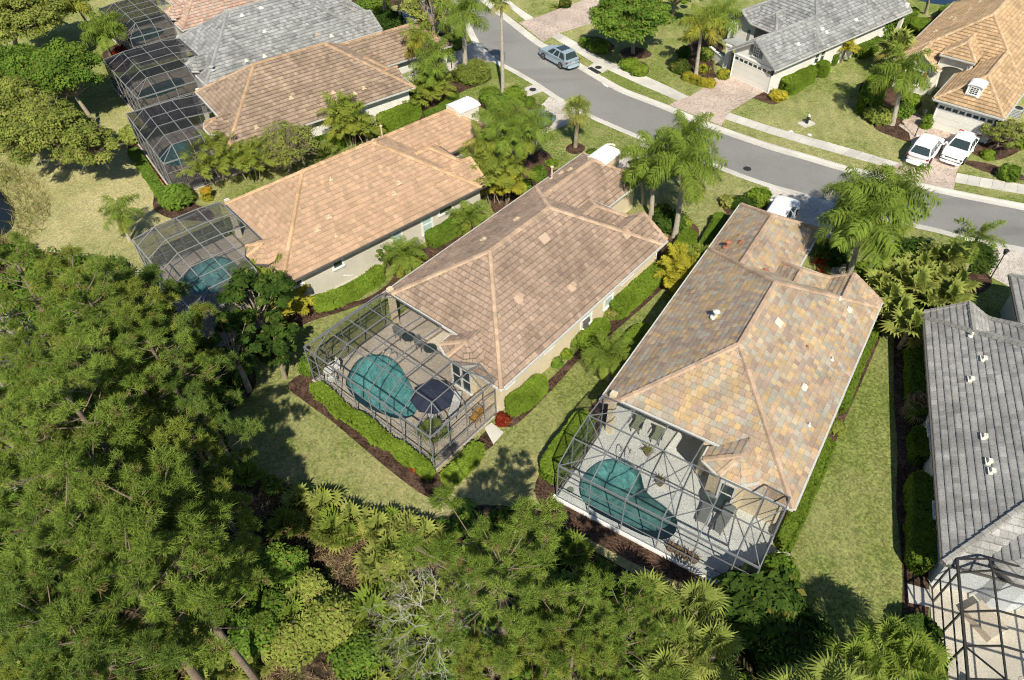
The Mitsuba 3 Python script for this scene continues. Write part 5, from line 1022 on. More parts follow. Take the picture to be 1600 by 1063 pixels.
# trees at the upper left
broad_tree('bright green leafy tree at the upper left, its forked trunk showing', (-37.71, 61.93), 7.0, 4.3, 'm_broad', s=0.15, dens=0.75, seed=1, nclump=120, top=(-40.24, 64.12), tone=0.6)
broad_tree('broad olive coloured tree below the bright green one at the upper left', (-38.22, 55.59), 7.0, 3.9, 'm_olive', s=0.14, dens=0.7, seed=2, nclump=130, open_=0.5, top=(-36.96, 53.72))
broad_tree('olive tree at the left edge, halfway down the upper left grove', (-44.87, 59.22), 7.2, 3.8, 'm_olive', s=0.14, dens=0.7, seed=3, nclump=110, top=(-41.69, 57.05))
broad_tree('yellow green tree in the top left corner', (-53.63, 80.21), 8.0, 4.8, 'm_olive', s=0.16, dens=0.7, seed=4, nclump=110, top=(-48.50, 74.43))
broad_tree('tree at the top edge left of the yellow fronded palm', (-52.68, 87.95), 7.0, 4.2, 'm_olive', s=0.16, dens=0.7, seed=5, nclump=100, top=(-47.59, 79.26))
broad_tree('grey green tree at the left edge between two olive trees', (-50.09, 71.76), 6.5, 3.6, 'm_broad', s=0.15, dens=0.7, seed=6, nclump=90, top=(-45.20, 65.69), tone=0.35)
broad_tree('olive tree with ragged crown beside the black enclosure at the left', (-35.58, 55.89), 5.5, 2.7, 'm_olive', s=0.14, dens=0.7, seed=7, nclump=70, top=(-33.38, 52.52), open_=1.0)
reeds = MB(); rr = pond.buffer(2.6).difference(pond.buffer(-0.2)); P = scatter(rr, 2600, r_, 60); n = len(P); tri_blades(reeds, np.c_[P, np.zeros(n) - 0.1], np.c_[r_.normal(0, 0.4, (n, 2)), np.ones(n)], r_.uniform(0.6, 1.5, n), 0.06, r_.random(n), np.where(r_.random(n) < 0.3, 1.0, 0.0), 0.25, r_)
kk = numbered('reeds'); put(kk, reeds, 'm_grasses'); labels[kk] = {'label': 'reeds and rushes ringing the dark pond at the left edge', 'category': 'reeds', 'kind': 'stuff'}

# ---------------------------------------------------------------- palms of the gardens
palm('very tall slender fan palm with a brown skirt beside the road at the top', (-0.33, 67.23), (-0.30, 67.68), 8.3, fans(0.8, 0.7, 130), 22, 1.0, 0.17, 'tall_palm', 'palm tree', None, 1, (3, 4, 4, 3, 4), shaft=False)
palm('queen palm with a thick pale trunk in the kidney shaped bed near the upper drive', (-4.03, 70.36), (-3.90, 70.63), 6.2, n=18, s=1.05, r0=0.24, seed=2)
palm('palm with hanging yellow fronds against the brown roof', (-8.73, 70.59), (-8.38, 69.67), 4.4, QGOLD, 13, 0.85, 0.14, seed=3)
palm('green palm in the dense bed right of the brown roofed house', (-6.60, 68.05), (-6.56, 67.48), 3.6, n=13, s=0.85, r0=0.13, seed=4)
palm('palm with drooping fronds left of the round beds, near the white walled corner', (-7.45, 67.56), (-7.29, 65.88), 3.0, n=12, s=0.8, r0=0.12, seed=5)
palm('palm trunk at the top edge left of the slate roof tip', (-13.47, 83.98), (-12.48, 80.58), 6.0, n=14, s=0.9, r0=0.2, seed=6)
palm('slim palm at the top edge, right of the other trunk by the round dark bush', (-11.66, 83.18), (-11.13, 79.84), 5.6, n=14, s=0.85, r0=0.14, seed=7)
palm('leaning queen palm right of the white dormer on the orange roof, leftmost of three', (0.47, 55.92), (-0.48, 52.83), 4.6, n=15, s=0.95, seed=8, r0=0.14)
palm('queen palm nearest the teal car, rightmost of three by the orange roof', (1.58, 56.19), (1.70, 52.89), 4.4, n=16, s=0.95, seed=9, r0=0.14)
palm('queen palm in the middle of three between the orange roof and the teal car', (0.76, 53.99), (0.51, 52.07), 4.0, n=15, s=0.95, seed=10, r0=0.14)
palm('short yellowing palm against the lower end of the orange roof', (-1.57, 54.09), (-2.09, 52.24), 3.4, QGOLD, 10, 0.75, 0.12, seed=11)
palm('queen palm left of a pair in front of the tan roofed middle house', (10.95, 46.42), (10.46, 46.34), 5.2, n=18, s=1.05, seed=12, r0=0.17)
palm('queen palm right of a pair in front of the tan roofed middle house', (12.36, 43.95), (12.22, 43.98), 6.0, n=20, s=1.1, seed=13, r0=0.19)
palm('queen palm behind the pair, nearest the road in front of the middle house', (14.09, 49.86), (13.20, 48.36), 5.4, n=18, s=1.0, seed=14)
palm('low arching palm overhanging the roof edge of the middle house, beside its walk', (10.61, 48.22), (9.91, 47.70), 3.0, QUEEN, 10, 0.8, 0.12, seed=15)
palm('large queen palm shading the front of the patchwork roofed house', (23.33, 38.33), (22.51, 37.79), 5.4, n=20, s=1.22, seed=16, r0=0.19)
palm('queen palm with dark feathery crown behind the large one, close to the road', (27.57, 41.80), (25.64, 40.79), 5.2, n=20, s=1.12, seed=17)
palm('queen palm leaning over the road, left of the feathery one', (26.35, 43.36), (24.17, 42.18), 4.6, n=16, s=1.0, seed=18)
palm('foxtail palm with five plume like fronds beside the road at the right', (31.32, 38.46), (30.36, 37.72), 3.9, FOX, 8, 1.0, 0.14, 'foxtail_palm', seed=19, weights=(1, 2, 3, 2, 0))
palm('palm with grey trunk standing in front of the golden roofed house', (34.57, 59.65), (33.91, 59.73), 4.6, n=18, s=1.1, seed=20, r0=0.2)
palm('leaning palm with yellow hanging fronds in front of the white house', (18.97, 70.21), (18.68, 69.88), 4.8, QGOLD, 15, 1.05, 0.17, seed=21)
palm('green palm against the window gable of the white house', (22.13, 76.11), (21.37, 73.83), 4.0, n=15, s=0.95, seed=22)
palm('palm with feathery crown beside the uppermost black enclosure', (-42.39, 77.88), (-40.14, 74.09), 4.0, n=15, s=0.9, seed=23, r0=0.13)
palm('palm with yellow dead fronds near the top left corner', (-47.47, 85.13), (-44.79, 79.30), 4.6, QGOLD, 9, 1.0, 0.13, seed=24)
palm('thin palm beside the uppermost black enclosure, nearer its red shrub', (-42.22, 80.10), (-40.84, 77.00), 3.2, n=12, s=0.75, seed=25, r0=0.1)
palm('lone small palm on the dry lawn beside the silvery enclosure', (-28.87, 45.07), (-28.61, 45.09), 2.4, QUEEN, 11, 0.72, 0.11, seed=26, weights=(1, 3, 4, 4, 2))
palm('pale trunked palm on the lawn beside the lake', (47.55, 83.81), (44.84, 80.44), 4.5, n=14, s=0.9, seed=27)
k = fan_plant('sabal palm standing alone in a round mulch bed by the road', (5.92, 57.05), 3.5, fans(0.8, 0.8, 140, 'm_fan', 0.35), 24, 1.0, 'sabal_palm', 'palm tree', None, 28, (2, 4, 5, 5, 4), True)
for p, t, h, lb in (((5.89, 29.89), (5.79, 30.42), 1.5, 'pygmy date palm in the shade strip beside the patchwork roofed house'), ((-7.24, 40.63), (-7.38, 40.84), 1.3, 'pygmy date palm on the mulch strip beside the orange roofed house'), ((-2.64, 45.38), (-2.98, 45.41), 1.0, 'spreading palm at the end of the hedge beside the orange roofed house')):
    palm(lb, p, t, h, PYGMY, 30, 1.25, 0.09, 'pygmy_date_palm', 'palm', None, int(p[0] * 7) % 50, (2, 4, 6, 5, 3), shaft=False)
# clumps
cluster('clump of areca palms against the white wall of the brown roofed house', (-13.80, 58.33), 1.2, ARECA, 8, 8, 3.2, 0.95, seed=1)
cluster('areca palms leaning on the wall of the brown roofed house, lower end of the clump', (-12.12, 57.61), 0.9, ARECA, 5, 7, 2.2, 0.8, seed=2)
cluster('wide areca thicket between the black enclosure and the orange roof', (-23.73, 52.85), 2.2, ARECA, 9, 7, 2.8, 1.0, seed=3)
cluster('areca palms at the right end of the thicket below the olive tree', (-21.19, 52.94), 1.5, ARECA, 6, 7, 2.4, 0.95, seed=4)
cluster('yellow green areca clump at the front corner of the orange roofed house', (-1.18, 49.38), 1.9, ARECA, 10, 7, 2.8, 1.0, seed=5)
cluster('golden areca in the clump beside the orange roofed house, facing the middle house', (-0.26, 48.82), 1.1, AGOLD, 5, 7, 2.2, 0.9, seed=6)
cluster('golden leaved palm clump between the middle house and the patchwork roof', (11.70, 38.59), 1.1, AGOLD, 7, 8, 1.7, 0.85, seed=7)
cluster('green areca beside the golden clump, touching the patchwork roof', (13.30, 39.43), 0.8, ARECA, 4, 7, 1.6, 0.75, seed=8)
cluster('palms crowding the right corner of the silvery enclosure', (-16.77, 37.56), 1.6, ARECA, 8, 8, 2.2, 0.95, seed=9)
cluster('golden palm at the end of the clipped hedge by the silvery enclosure', (-14.66, 36.65), 0.9, AGOLD, 5, 8, 1.3, 0.8, seed=10)
cluster('dense palm bed at the front corner of the brown roofed house', (-7.76, 65.78), 1.8, ARECA, 9, 7, 2.0, 0.9, seed=11)
cluster('bright areca in the bed between hedge and white wall at the upper centre', (-8.69, 64.32), 1.0, ARECA, 5, 7, 1.4, 0.8, seed=12)
cluster('palms along the side wall of the white house, beside its window', (34.08, 72.32), 0.7, AGOLD, 4, 7, 2.0, 0.8, seed=13)
# sabals between the patchwork roof and the grey roof
sb = [(28.88, 39.08), (29.81, 38.56), (27.39, 37.76), (28.45, 37.00), (29.38, 36.19), (26.40, 35.84), (27.03, 35.01), (28.29, 34.84), (25.73, 36.83), (24.52, 34.97), (24.59, 33.63), (24.60, 32.01), (24.53, 36.35), (27.41, 36.77)]
sl = ('uppermost in the thicket between road and grey roof', 'at the right end of the upper row of the thicket', 'in the upper left part of the thicket below the feathery palm', 'in the very middle of the thicket', 'nearest the foxtail palm', 'left of the middle of the thicket', 'bright one just above the corner of the grey roof', 'touching the upper edge of the grey roof', 'beside the trunk of the large queen palm', 'next to the corner of the patchwork roof', 'yellow one at the lower left of the thicket', 'lowest, above the narrow hedge beside the grey roof', 'against the wing of the patchwork roof', 'half hidden in the centre of the thicket')
for i, (p, lb) in enumerate(zip(sb, sl)): fan_plant('fan palm ' + lb, p, 1.2 + 0.25 * (i % 3), YFAN, 11, 0.95 + 0.1 * (i % 2), 'fan_palm', 'palm', None, 200 + i, (3, 5, 5, 4, 2))
fan_plant('big yellow green fan palm beside the golden roofed house', (37.56, 68.89), 2.8, YFAN, 20, 1.3, 'fan_palm', 'palm', None, 230, (3, 5, 5, 4, 3), True)
fan_plant('palm with orange brown dry leaves between hedge and grey roofed house', (23.38, 26.67), 0.7, STRAWFAN, 18, 0.9, 'fan_palm', 'palm', None, 231, (4, 5, 4, 2, 1))
fan_plant('small fan palm in the bed at the upper edge of the orange roof', (-15.63, 56.29), 0.3, SABAL, 12, 0.9, 'fan_palm', 'palm', None, 232)
# trees of the gardens
broad_tree('spreading bright green oak on the lawn across the road, its shadow around it', (13.37, 75.33), 6.6, 4.6, 'm_broad', s=0.17, dens=0.8, seed=11, nclump=120, trunk_h=2.2, tone=0.75, top=(12.52, 74.39), flat=0.6)
broad_tree('leafy green tree right of the spreading oak, at the top edge', (18.78, 83.09), 5.0, 3.0, 'm_broad', s=0.24, seed=12, nclump=30, tone=0.7, flat=0.65)
broad_tree('thin crowned tree with pale trunk at the top, left of the tall palm', (-7.52, 77.65), 6.2, 3.2, 'm_olive', s=0.17, dens=0.55, seed=13, nclump=40, open_=1.0)
broad_tree('thin crowned tree at the top edge between two palms', (-9.68, 83.77), 6.2, 3.0, 'm_olive', s=0.17, dens=0.5, seed=14, nclump=34, open_=1.0)
broad_tree('feathery olive brown tree between the brown and the orange roof', (-18.55, 54.19), 4.6, 2.7, 'm_olive', s=0.10, dens=0.22, seed=15, nclump=60, open_=2.4, trunk_h=1.2, top=(-18.05, 54.19))
broad_tree('small slender tree against the wall of the orange roofed house', (-8.77, 41.18), 2.9, 0.75, 'm_broad', s=0.13, dens=0.9, seed=16, nclump=16, trunk_h=1.0, top=(-8.76, 40.30))
broad_tree('grey green feathery bush at the right edge beside the golden house', (41.88, 55.31), 2.6, 1.9, 'm_olive', s=0.12, dens=0.5, seed=17, nclump=40, open_=2.0, trunk_h=0.5, name='feathery_bush', cat='bush')

# ---------------------------------------------------------------- hedges and shrubs
G3 = 'clipped hedges along the side of the middle house'
hedge('clipped hedge at the lower end of the wall of the middle house', [(-0.35, 27.33), (0.76, 28.18), (1.88, 29.46)], 1.1, 0.95, 'm_lime', tone=0.35)
hedge('short clipped hedge beside the dark pool filter at the wall of the middle house', [(4.29, 32.41), (5.14, 33.19), (6.08, 34.34)], 1.0, 0.9, 'm_lime', tone=0.3)
hedge('long clipped hedge along the upper wall of the middle house', [(6.73, 35.29), (8.31, 37.01), (9.89, 38.82), (10.71, 39.76)], 1.15, 1.0, 'm_lime', tone=0.3)
hedge('narrow dark edged hedge running to the front lawn beside the middle house', [(10.84, 39.20), (12.08, 41.14), (13.34, 43.50)], 1.2, 1.0, 'm_lime', tone=0.35)
hedge('curved clipped hedge beside the white pool pump of the orange roofed house', [(-13.38, 36.82), (-12.15, 37.22), (-10.95, 38.03), (-9.84, 39.07), (-9.17, 40.29)], 0.85, 0.95, 'm_lime', tone=0.4)
hedge('clipped hedge at the upper wall of the orange roofed house', [(-6.08, 43.44), (-5.09, 44.33), (-4.07, 45.33), (-3.22, 46.11)], 1.1, 1.0, 'm_hedge', tone=0.5)
hedge('yellow green shrubs along the back of the navy parasol enclosure', [(-12.15, 29.59), (-11.47, 29.01), (-9.91, 27.53), (-8.23, 26.16), (-6.63, 24.80), (-5.10, 23.51), (-4.50, 22.90)], 0.8, 0.6, 'm_lime', s=0.16, lump=0.3, tone=0.5, name='shrub_border', cat='shrubs')
hedge('yellow green shrubs along the short side of the navy parasol enclosure', [(-3.92, 22.60), (-3.15, 23.24), (-2.29, 24.29), (-1.87, 24.85)], 0.95, 0.6, 'm_lime', s=0.16, lump=0.3, tone=0.55, name='shrub_border', cat='shrubs')
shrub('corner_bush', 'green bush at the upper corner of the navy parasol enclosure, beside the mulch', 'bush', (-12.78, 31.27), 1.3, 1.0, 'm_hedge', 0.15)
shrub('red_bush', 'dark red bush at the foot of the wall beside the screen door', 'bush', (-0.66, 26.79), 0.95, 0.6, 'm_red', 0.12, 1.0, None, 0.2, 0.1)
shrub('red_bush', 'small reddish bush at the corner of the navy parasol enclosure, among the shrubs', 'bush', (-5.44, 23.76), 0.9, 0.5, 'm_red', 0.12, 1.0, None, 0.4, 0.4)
hedge('hedge beside the braced enclosure, half in the shadow of its wall', [(1.76, 22.48), (2.39, 23.72), (3.34, 25.09), (4.26, 26.49)], 1.3, 1.1, 'm_lime', tone=0.4)
hedge('long clipped hedge under the right eaves of the patchwork roof, upper stretch', [(23.46, 33.64), (21.84, 31.29), (20.20, 28.80), (18.98, 26.85)], 0.72, 0.85, 'm_hedge', tone=0.75)
hedge('long clipped hedge under the right eaves of the patchwork roof, lower stretch', [(17.50, 24.41), (15.88, 22.01), (14.36, 19.72), (13.24, 18.15)], 0.8, 0.9, 'm_hedge', tone=0.8)
shrub('silver_bush', 'spiky grey green bush between the two stretches of hedge at the patchwork roof', 'bush', (18.48, 25.68), 1.1, 0.9, 'm_olive', 0.13, 0.7)
hedge('tall narrow hedge beside the grey roofed house, upper stretch', [(25.20, 31.66), (24.01, 28.51), (23.06, 25.87)], 0.95, 1.1, 'm_hedge', tone=0.6)
hedge('tall narrow hedge beside the grey roofed house, middle stretch in deep shade', [(22.78, 25.10), (22.32, 23.87), (22.05, 23.11)], 0.9, 0.95, 'm_hedge', tone=0.4)
hedge('wide hedge beside the grey roofed house, lower stretch with a bright sunlit end', [(21.57, 22.00), (20.77, 19.88), (20.04, 18.09), (19.46, 16.73)], 1.05, 1.1, 'm_hedge', tone=0.7)
hedge('leafy shrubs along the outside of the black framed enclosure at the bottom right', [(18.32, 14.29), (17.95, 13.07), (17.47, 11.61), (17.08, 10.39)], 1.6, 1.1, 'm_dark', s=0.17, lump=0.35, tone=0.8)
hedge('curved low hedge in the shade strip left of the patchwork roof', [(7.17, 31.31), (7.83, 32.63), (8.82, 33.88)], 1.5, 0.75, 'm_lime', tone=0.35)
hedge('low hedge along the shaded wall of the patchwork roofed house near its front', [(16.22, 45.76), (14.83, 43.26), (13.55, 41.07)], 0.9, 0.8, 'm_hedge', tone=0.5)
hedge('clipped hedge along the white wall of the brown roofed house', [(-11.57, 60.51), (-9.80, 62.05), (-8.16, 63.65)], 1.5, 1.25, 'm_lime', tone=0.25)
hedge('dark hedge under the white wall of the brown roofed house, behind the arecas', [(-16.78, 56.59), (-15.30, 57.80), (-14.05, 58.83)], 1.3, 1.2, 'm_hedge', tone=0.4)
hedge('low curved hedge rounding the palm bed at the upper centre', [(-7.51, 62.50), (-6.09, 63.64), (-5.09, 65.32), (-5.15, 66.86)], 1.0, 0.6, 'm_hedge', tone=0.5)
hedge('low dark hedge at the rear wall of the orange roofed house', [(-5.48, 63.07), (-4.02, 64.22)], 1.0, 0.4, 'm_hedge', tone=0.4)
hedge('green strip of low plants in front of the enclosure with the brick wall', [(-33.03, 57.91), (-30.84, 54.73), (-28.57, 51.39), (-27.42, 49.73)], 0.9, 0.35, 'm_broad', s=0.14, tone=0.6, lump=0.1)
hedge('box hedge at the side wall of the white house, nearest its front', [(26.45, 65.74), (28.10, 67.23), (30.07, 69.03)], 1.6, 1.2, 'm_lime', tone=0.3)
hedge('rounded box hedge at the side wall of the white house, below its window', [(30.65, 69.28), (31.69, 69.79)], 1.8, 1.25, 'm_lime', tone=0.25)
hedge('box hedge behind the grey air conditioner at the white house', [(32.44, 71.75), (33.52, 72.28)], 1.3, 1.1, 'm_hedge', tone=0.6)
hedge('clipped hedge around the white pool pump of the white house', [(35.87, 73.05), (37.45, 74.18), (38.65, 75.66)], 1.5, 1.1, 'm_hedge', tone=0.65)
hedge('hedge beside the narrow path at the far end of the white house', [(39.63, 76.88), (41.16, 78.43)], 1.4, 1.2, 'm_hedge', tone=0.6)
hedge('hedge at the dark enclosure of the white house', [(42.73, 80.02), (45.32, 82.31)], 1.7, 1.3, 'm_hedge', tone=0.7)
hedge('box hedge beside the eaves of the golden roofed house', [(43.34, 77.00), (45.46, 79.19)], 1.9, 1.4, 'm_lime', tone=0.3)
hedge('hedge along the eaves of the golden roofed house, towards the lake', [(48.23, 81.69), (50.67, 83.69)], 1.5, 1.1, 'm_hedge', tone=0.5)
shrub('tree_fern', 'leafy bush hugging the wall of the white house by its pool pump', 'bush', (39.63, 76.99), 2.0, 2.6, 'm_broad', 0.18, 1.0)
hedge('large clipped round hedge on the lawn beside the fan palm and golden roof', [(32.61, 61.12), (34.10, 63.96), (35.52, 66.20)], 1.9, 1.5, 'm_lime', tone=0.2)
shrub('yellow_bush', 'bright yellow leaved plant at the corner of the white house', 'bush', (25.72, 64.89), 1.6, 0.8, 'm_gold', 0.2, 0.9, None, 0.7)
for i, (p, lb) in enumerate(zip([(17.88, 69.16), (18.53, 68.58), (19.11, 68.01), (19.77, 67.58)], ('leftmost', 'second from the left', 'third from the left', 'rightmost'))): shrub('yellow_bush', f'golden bush in the row beside the pink drive, {lb}', 'bush', p, 1.15, 0.9, 'm_gold', 0.15, 1.0, None, 0.3 + 0.1 * i, 0.1)
shrub('round_bush', 'round golden green bush beside the garage door of the white house', 'bush', (21.47, 69.39), 1.35, 0.95, 'm_gold', 0.14, 1.0, None, 0.15)
shrub('round_bush', 'dark purple brown bush left of the golden row by the white house', 'bush', (17.57, 71.06), 1.9, 1.1, 'm_dark', 0.16, 1.0, None, 0.4, 0.4)
shrub('round_bush', 'round dark bush at the garden wall of the white house', 'bush', (18.47, 74.25), 1.4, 1.2, 'm_dark', 0.15)
shrub('round_bush', 'leafy bush behind the garden wall of the white house', 'bush', (20.70, 73.83), 1.6, 1.2, 'm_broad', 0.18, 1.0, None, 0.8, 0.3)
shrub('round_bush', 'yellow flowered bush below the garden wall of the white house', 'bush', (19.87, 70.87), 1.3, 0.8, 'm_gold', 0.18, 0.7, None, 0.2)
shrub('lawn_bush', 'lime bush at the left of the small bed below the spreading oak', 'bush', (12.60, 71.81), 1.9, 1.1, 'm_lime', 0.16, 1.0, None, 0.4)
shrub('lawn_bush', 'lime bush at the right of the small bed below the spreading oak', 'bush', (13.35, 70.63), 1.7, 1.1, 'm_lime', 0.16, 1.0, None, 0.6)
shrub('lawn_bush', 'green bush in the oak shadow, left one beside the pavement', 'bush', (8.70, 77.47), 1.6, 1.0, 'm_broad', 0.18, 1.0, None, 0.6)
shrub('lawn_bush', 'green bush in the oak shadow, right one beside the pavement', 'bush', (9.79, 76.24), 2.2, 1.2, 'm_broad', 0.18, 1.0, None, 0.75)
rosette('spiky pale agave in the bed at the top, above the pink drive', (6.27, 88.00), 40, 1.3, 'm_fan', 0.1, 0.14, 'agave', 'agave', 0.7)
shrub('lawn_bush', 'dark purple bush beside the pale agave', 'bush', (7.09, 88.17), 1.5, 1.3, 'm_dark', 0.16, 1.0, None, 0.3, 0.5)
shrub('bed_bush', 'bright round bush left in the bed around the very tall palm', 'bush', (-1.61, 65.84), 2.1, 1.3, 'm_hedge', 0.16, 1.0, None, 0.8)
shrub('bed_bush', 'loose green bush right in the bed around the very tall palm', 'bush', (0.83, 65.98), 2.0, 1.3, 'm_lime', 0.18, 0.8, None, 0.5)
shrub('bed_bush', 'leafy bush at the front of the bed around the very tall palm', 'bush', (-0.82, 64.05), 2.3, 1.4, 'm_broad', 0.18, 1.0, None, 0.7)
shrub('bed_bush', 'small round bush at the driveway end of the bed with the very tall palm', 'bush', (2.14, 64.74), 1.3, 0.8, 'm_hedge', 0.15, 1.0, None, 0.6)
shrub('bed_bush', 'low olive ground cover in the kidney shaped bed under the thick palm', 'bush', (-3.38, 70.40), 3.4, 0.35, 'm_olive', 0.13, 1.1, None, 0.2)
shrub('bed_bush', 'round dark bush on the pale drive at the top left', 'bush', (-12.82, 82.53), 3.2, 2.2, 'm_dark', 0.2, 1.0, None, 0.3)
shrub('bed_bush', 'small palm like bush at the tip of the slate roof', 'bush', (-13.45, 82.51), 1.6, 1.2, 'm_olive', 0.2, 0.8)
shrub('bed_bush', 'reddish green bush under the thin crowned tree at the top', 'bush', (-5.77, 77.77), 2.6, 1.4, 'm_broad', 0.18, 1.0, None, 0.3, 0.25)
shrub('bed_bush', 'green bush beside the thin crowned tree, nearest the brown roof', 'bush', (-8.30, 78.08), 2.6, 1.6, 'm_broad', 0.18, 1.0, None, 0.5)
shrub('bed_bush', 'bush at the top edge behind the slate roof', 'bush', (-16.73, 86.12), 3.0, 1.8, 'm_broad', 0.2, 1.0, None, 0.6)
shrub('bed_bush', 'green bush at the top edge, further right behind the slate roof', 'bush', (-15.19, 88.67), 3.2, 1.5, 'm_hedge', 0.2, 1.0, None, 0.6)
shrub('dome_bush', 'dark green dome bush beside the lone sabal palm', 'bush', (7.28, 55.08), 1.7, 0.8, 'm_hedge', 0.14, 1.1, None, 0.35)
shrub('dome_bush', 'round clipped bush at the left eaves of the middle house', 'bush', (2.52, 52.26), 1.5, 1.1, 'm_hedge', 0.14, 1.1, None, 0.55)
shrub('dome_bush', 'green bush under the queen palms by the orange roof, nearest the middle house', 'bush', (1.06, 50.54), 1.8, 1.0, 'm_broad', 0.16, 1.0, None, 0.5)
shrub('dome_bush', 'yellow green bush beneath the palms, right of the round clipped bush', 'bush', (3.70, 54.38), 1.2, 0.6, 'm_lime', 0.15, 0.9, None, 0.4)
shrub('dome_bush', 'dark ground cover below the queen palm pair, beside the tan gable', 'bush', (12.28, 45.36), 2.3, 0.7, 'm_dark', 0.15, 1.0, None, 0.6)
shrub('dome_bush', 'leafy bush between the trunks of the queen palm pair', 'bush', (11.96, 46.58), 1.5, 1.1, 'm_broad', 0.18, 0.9, None, 0.6)
shrub('dome_bush', 'bush with yellow tips right of the queen palm pair', 'bush', (13.16, 45.06), 1.3, 0.9, 'm_lime', 0.16, 0.9, None, 0.5, 0.2)
shrub('dome_bush', 'small mottled bush on the front lawn left of the clipped dome', 'bush', (17.32, 47.96), 1.5, 0.7, 'm_olive', 0.14, 0.9, None, 0.5, 0.2)
shrub('dome_bush', 'bright clipped dome bush beside the pale drive with the white van', 'bush', (19.65, 48.19), 1.8, 1.3, 'm_lime', 0.14, 1.1, None, 0.3)
shrub('dome_bush', 'dark bush at the front corner of the patchwork roof', 'bush', (18.18, 47.33), 1.9, 0.7, 'm_dark', 0.14, 1.0, None, 0.6)
for i, (u_, lb) in enumerate(zip([(2.78, 31.30), (3.47, 32.05), (3.95, 33.06), (4.49, 33.63)], ('low leafy plant at the bare wall of the middle house, lowest of four', 'yellow green plant at the bare wall of the middle house', 'thin flowering bush near the dark pool filter', 'thin bush between two hedges of the middle house'))): shrub('wall_plant', lb, 'plant', u_, 0.9, 0.55 + 0.2 * (i > 1), 'm_lime' if i % 2 else 'm_broad', 0.13, 0.8, None, 0.5, 0.1)
shrub('wall_plant', 'loose dry bush at the upper end of the clipped hedge of the middle house', 'plant', (6.64, 35.52), 1.1, 0.9, 'm_olive', 0.12, 0.6, None, 0.4, 0.3)
shrub('wall_plant', 'leafy bush left of the areca thicket, beside the curved mulch bed', 'plant', (-26.62, 49.86), 2.6, 1.5, 'm_broad', 0.2, 1.0, None, 0.75)
shrub('wall_plant', 'yellow green bush at the lower corner of the enclosure with the brick wall', 'plant', (-33.73, 59.86), 2.2, 1.3, 'm_olive', 0.2, 1.0, None, 0.7)
shrub('wall_plant', 'orange and yellow croton at the right end of the areca thicket', 'plant', (-24.36, 50.27), 1.0, 1.2, 'm_gold', 0.2, 0.8, None, 0.5, 0.5)
shrub('wall_plant', 'red bush at the foot of the uppermost black enclosure', 'plant', (-41.19, 77.86), 1.6, 0.8, 'm_red', 0.2, 0.9)
shrub('wall_plant', 'green shrub at the back corner of the golden roofed house, at the right edge', 'plant', (43.82, 56.13), 2.6, 1.8, 'm_lime', 0.18, 1.0, None, 0.4)
shrub('wall_plant', 'small lime bush below the feathery bush at the right edge', 'plant', (40.45, 53.85), 1.2, 0.7, 'm_lime', 0.15, 1.0, None, 0.4)
shrub('wall_plant', 'round bush on the lawn at the right edge, beside the pavement', 'plant', (40.63, 50.80), 1.7, 1.2, 'm_hedge', 0.16, 1.0, None, 0.5)
shrub('wall_plant', 'clipped shrub between walk and garage of the golden roofed house', 'plant', (37.30, 59.01), 1.2, 1.3, 'm_hedge', 0.15, 1.0, None, 0.6, 0.0, 1.0)
shrub('wall_plant', 'bushy plant below the fan palm by the golden house', 'plant', (33.67, 60.50), 2.4, 1.1, 'm_olive', 0.18, 0.9, None, 0.5)
shrub('wall_plant', 'leafy bush right of the grey palm trunk by the golden house', 'plant', (36.14, 61.33), 1.8, 1.2, 'm_broad', 0.18, 0.9, None, 0.6)
shrub('wall_plant', 'lime bush against the golden house behind the palms', 'plant', (37.43, 62.77), 1.6, 1.2, 'm_lime', 0.18, 0.9, None, 0.5)
shrub('wall_plant', 'dark shrubs under the large queen palm beside the curved walk', 'plant', (23.10, 41.02), 2.2, 1.0, 'm_dark', 0.18, 1.0, None, 0.5)
shrub('wall_plant', 'yellow green bush between the large queen palm and its pale side post', 'plant', (24.60, 39.40), 1.6, 1.0, 'm_lime', 0.18, 0.9, None, 0.5)
shrub('wall_plant', 'dark rounded shrub at the upper corner of the grey roof, by the entry', 'plant', (29.80, 35.53), 1.8, 1.2, 'm_dark', 0.16, 1.0, None, 0.4)
shrub('wall_plant', 'dark mass of leaves at the heart of the fan palm thicket', 'plant', (28.78, 40.52), 3.0, 1.2, 'm_dark', 0.2, 1.0, None, 0.4)
shrub('wall_plant', 'dark leaves filling the lower thicket above the grey roof', 'plant', (26.97, 34.73), 3.0, 1.0, 'm_dark', 0.2, 1.0, None, 0.4)
shrub('lawn_patch', 'low dark ground cover beside the road drive at the right', 'plant', (32.95, 40.17), 2.6, 0.35, 'm_dark', 0.12, 1.2, None, 0.8)
rosette('red leaved cordyline beside the curved walk of the patchwork roofed house', (21.97, 40.19), 50, 0.8, 'm_red', 0.4, 0.12, 'cordyline', 'plant', 0.8)
rosette('second red cordyline against the wall below the patchwork roof', (21.80, 39.21), 36, 0.6, 'm_red', 0.3, 0.12, 'cordyline', 'plant', 0.7, None, 3, 0.3)

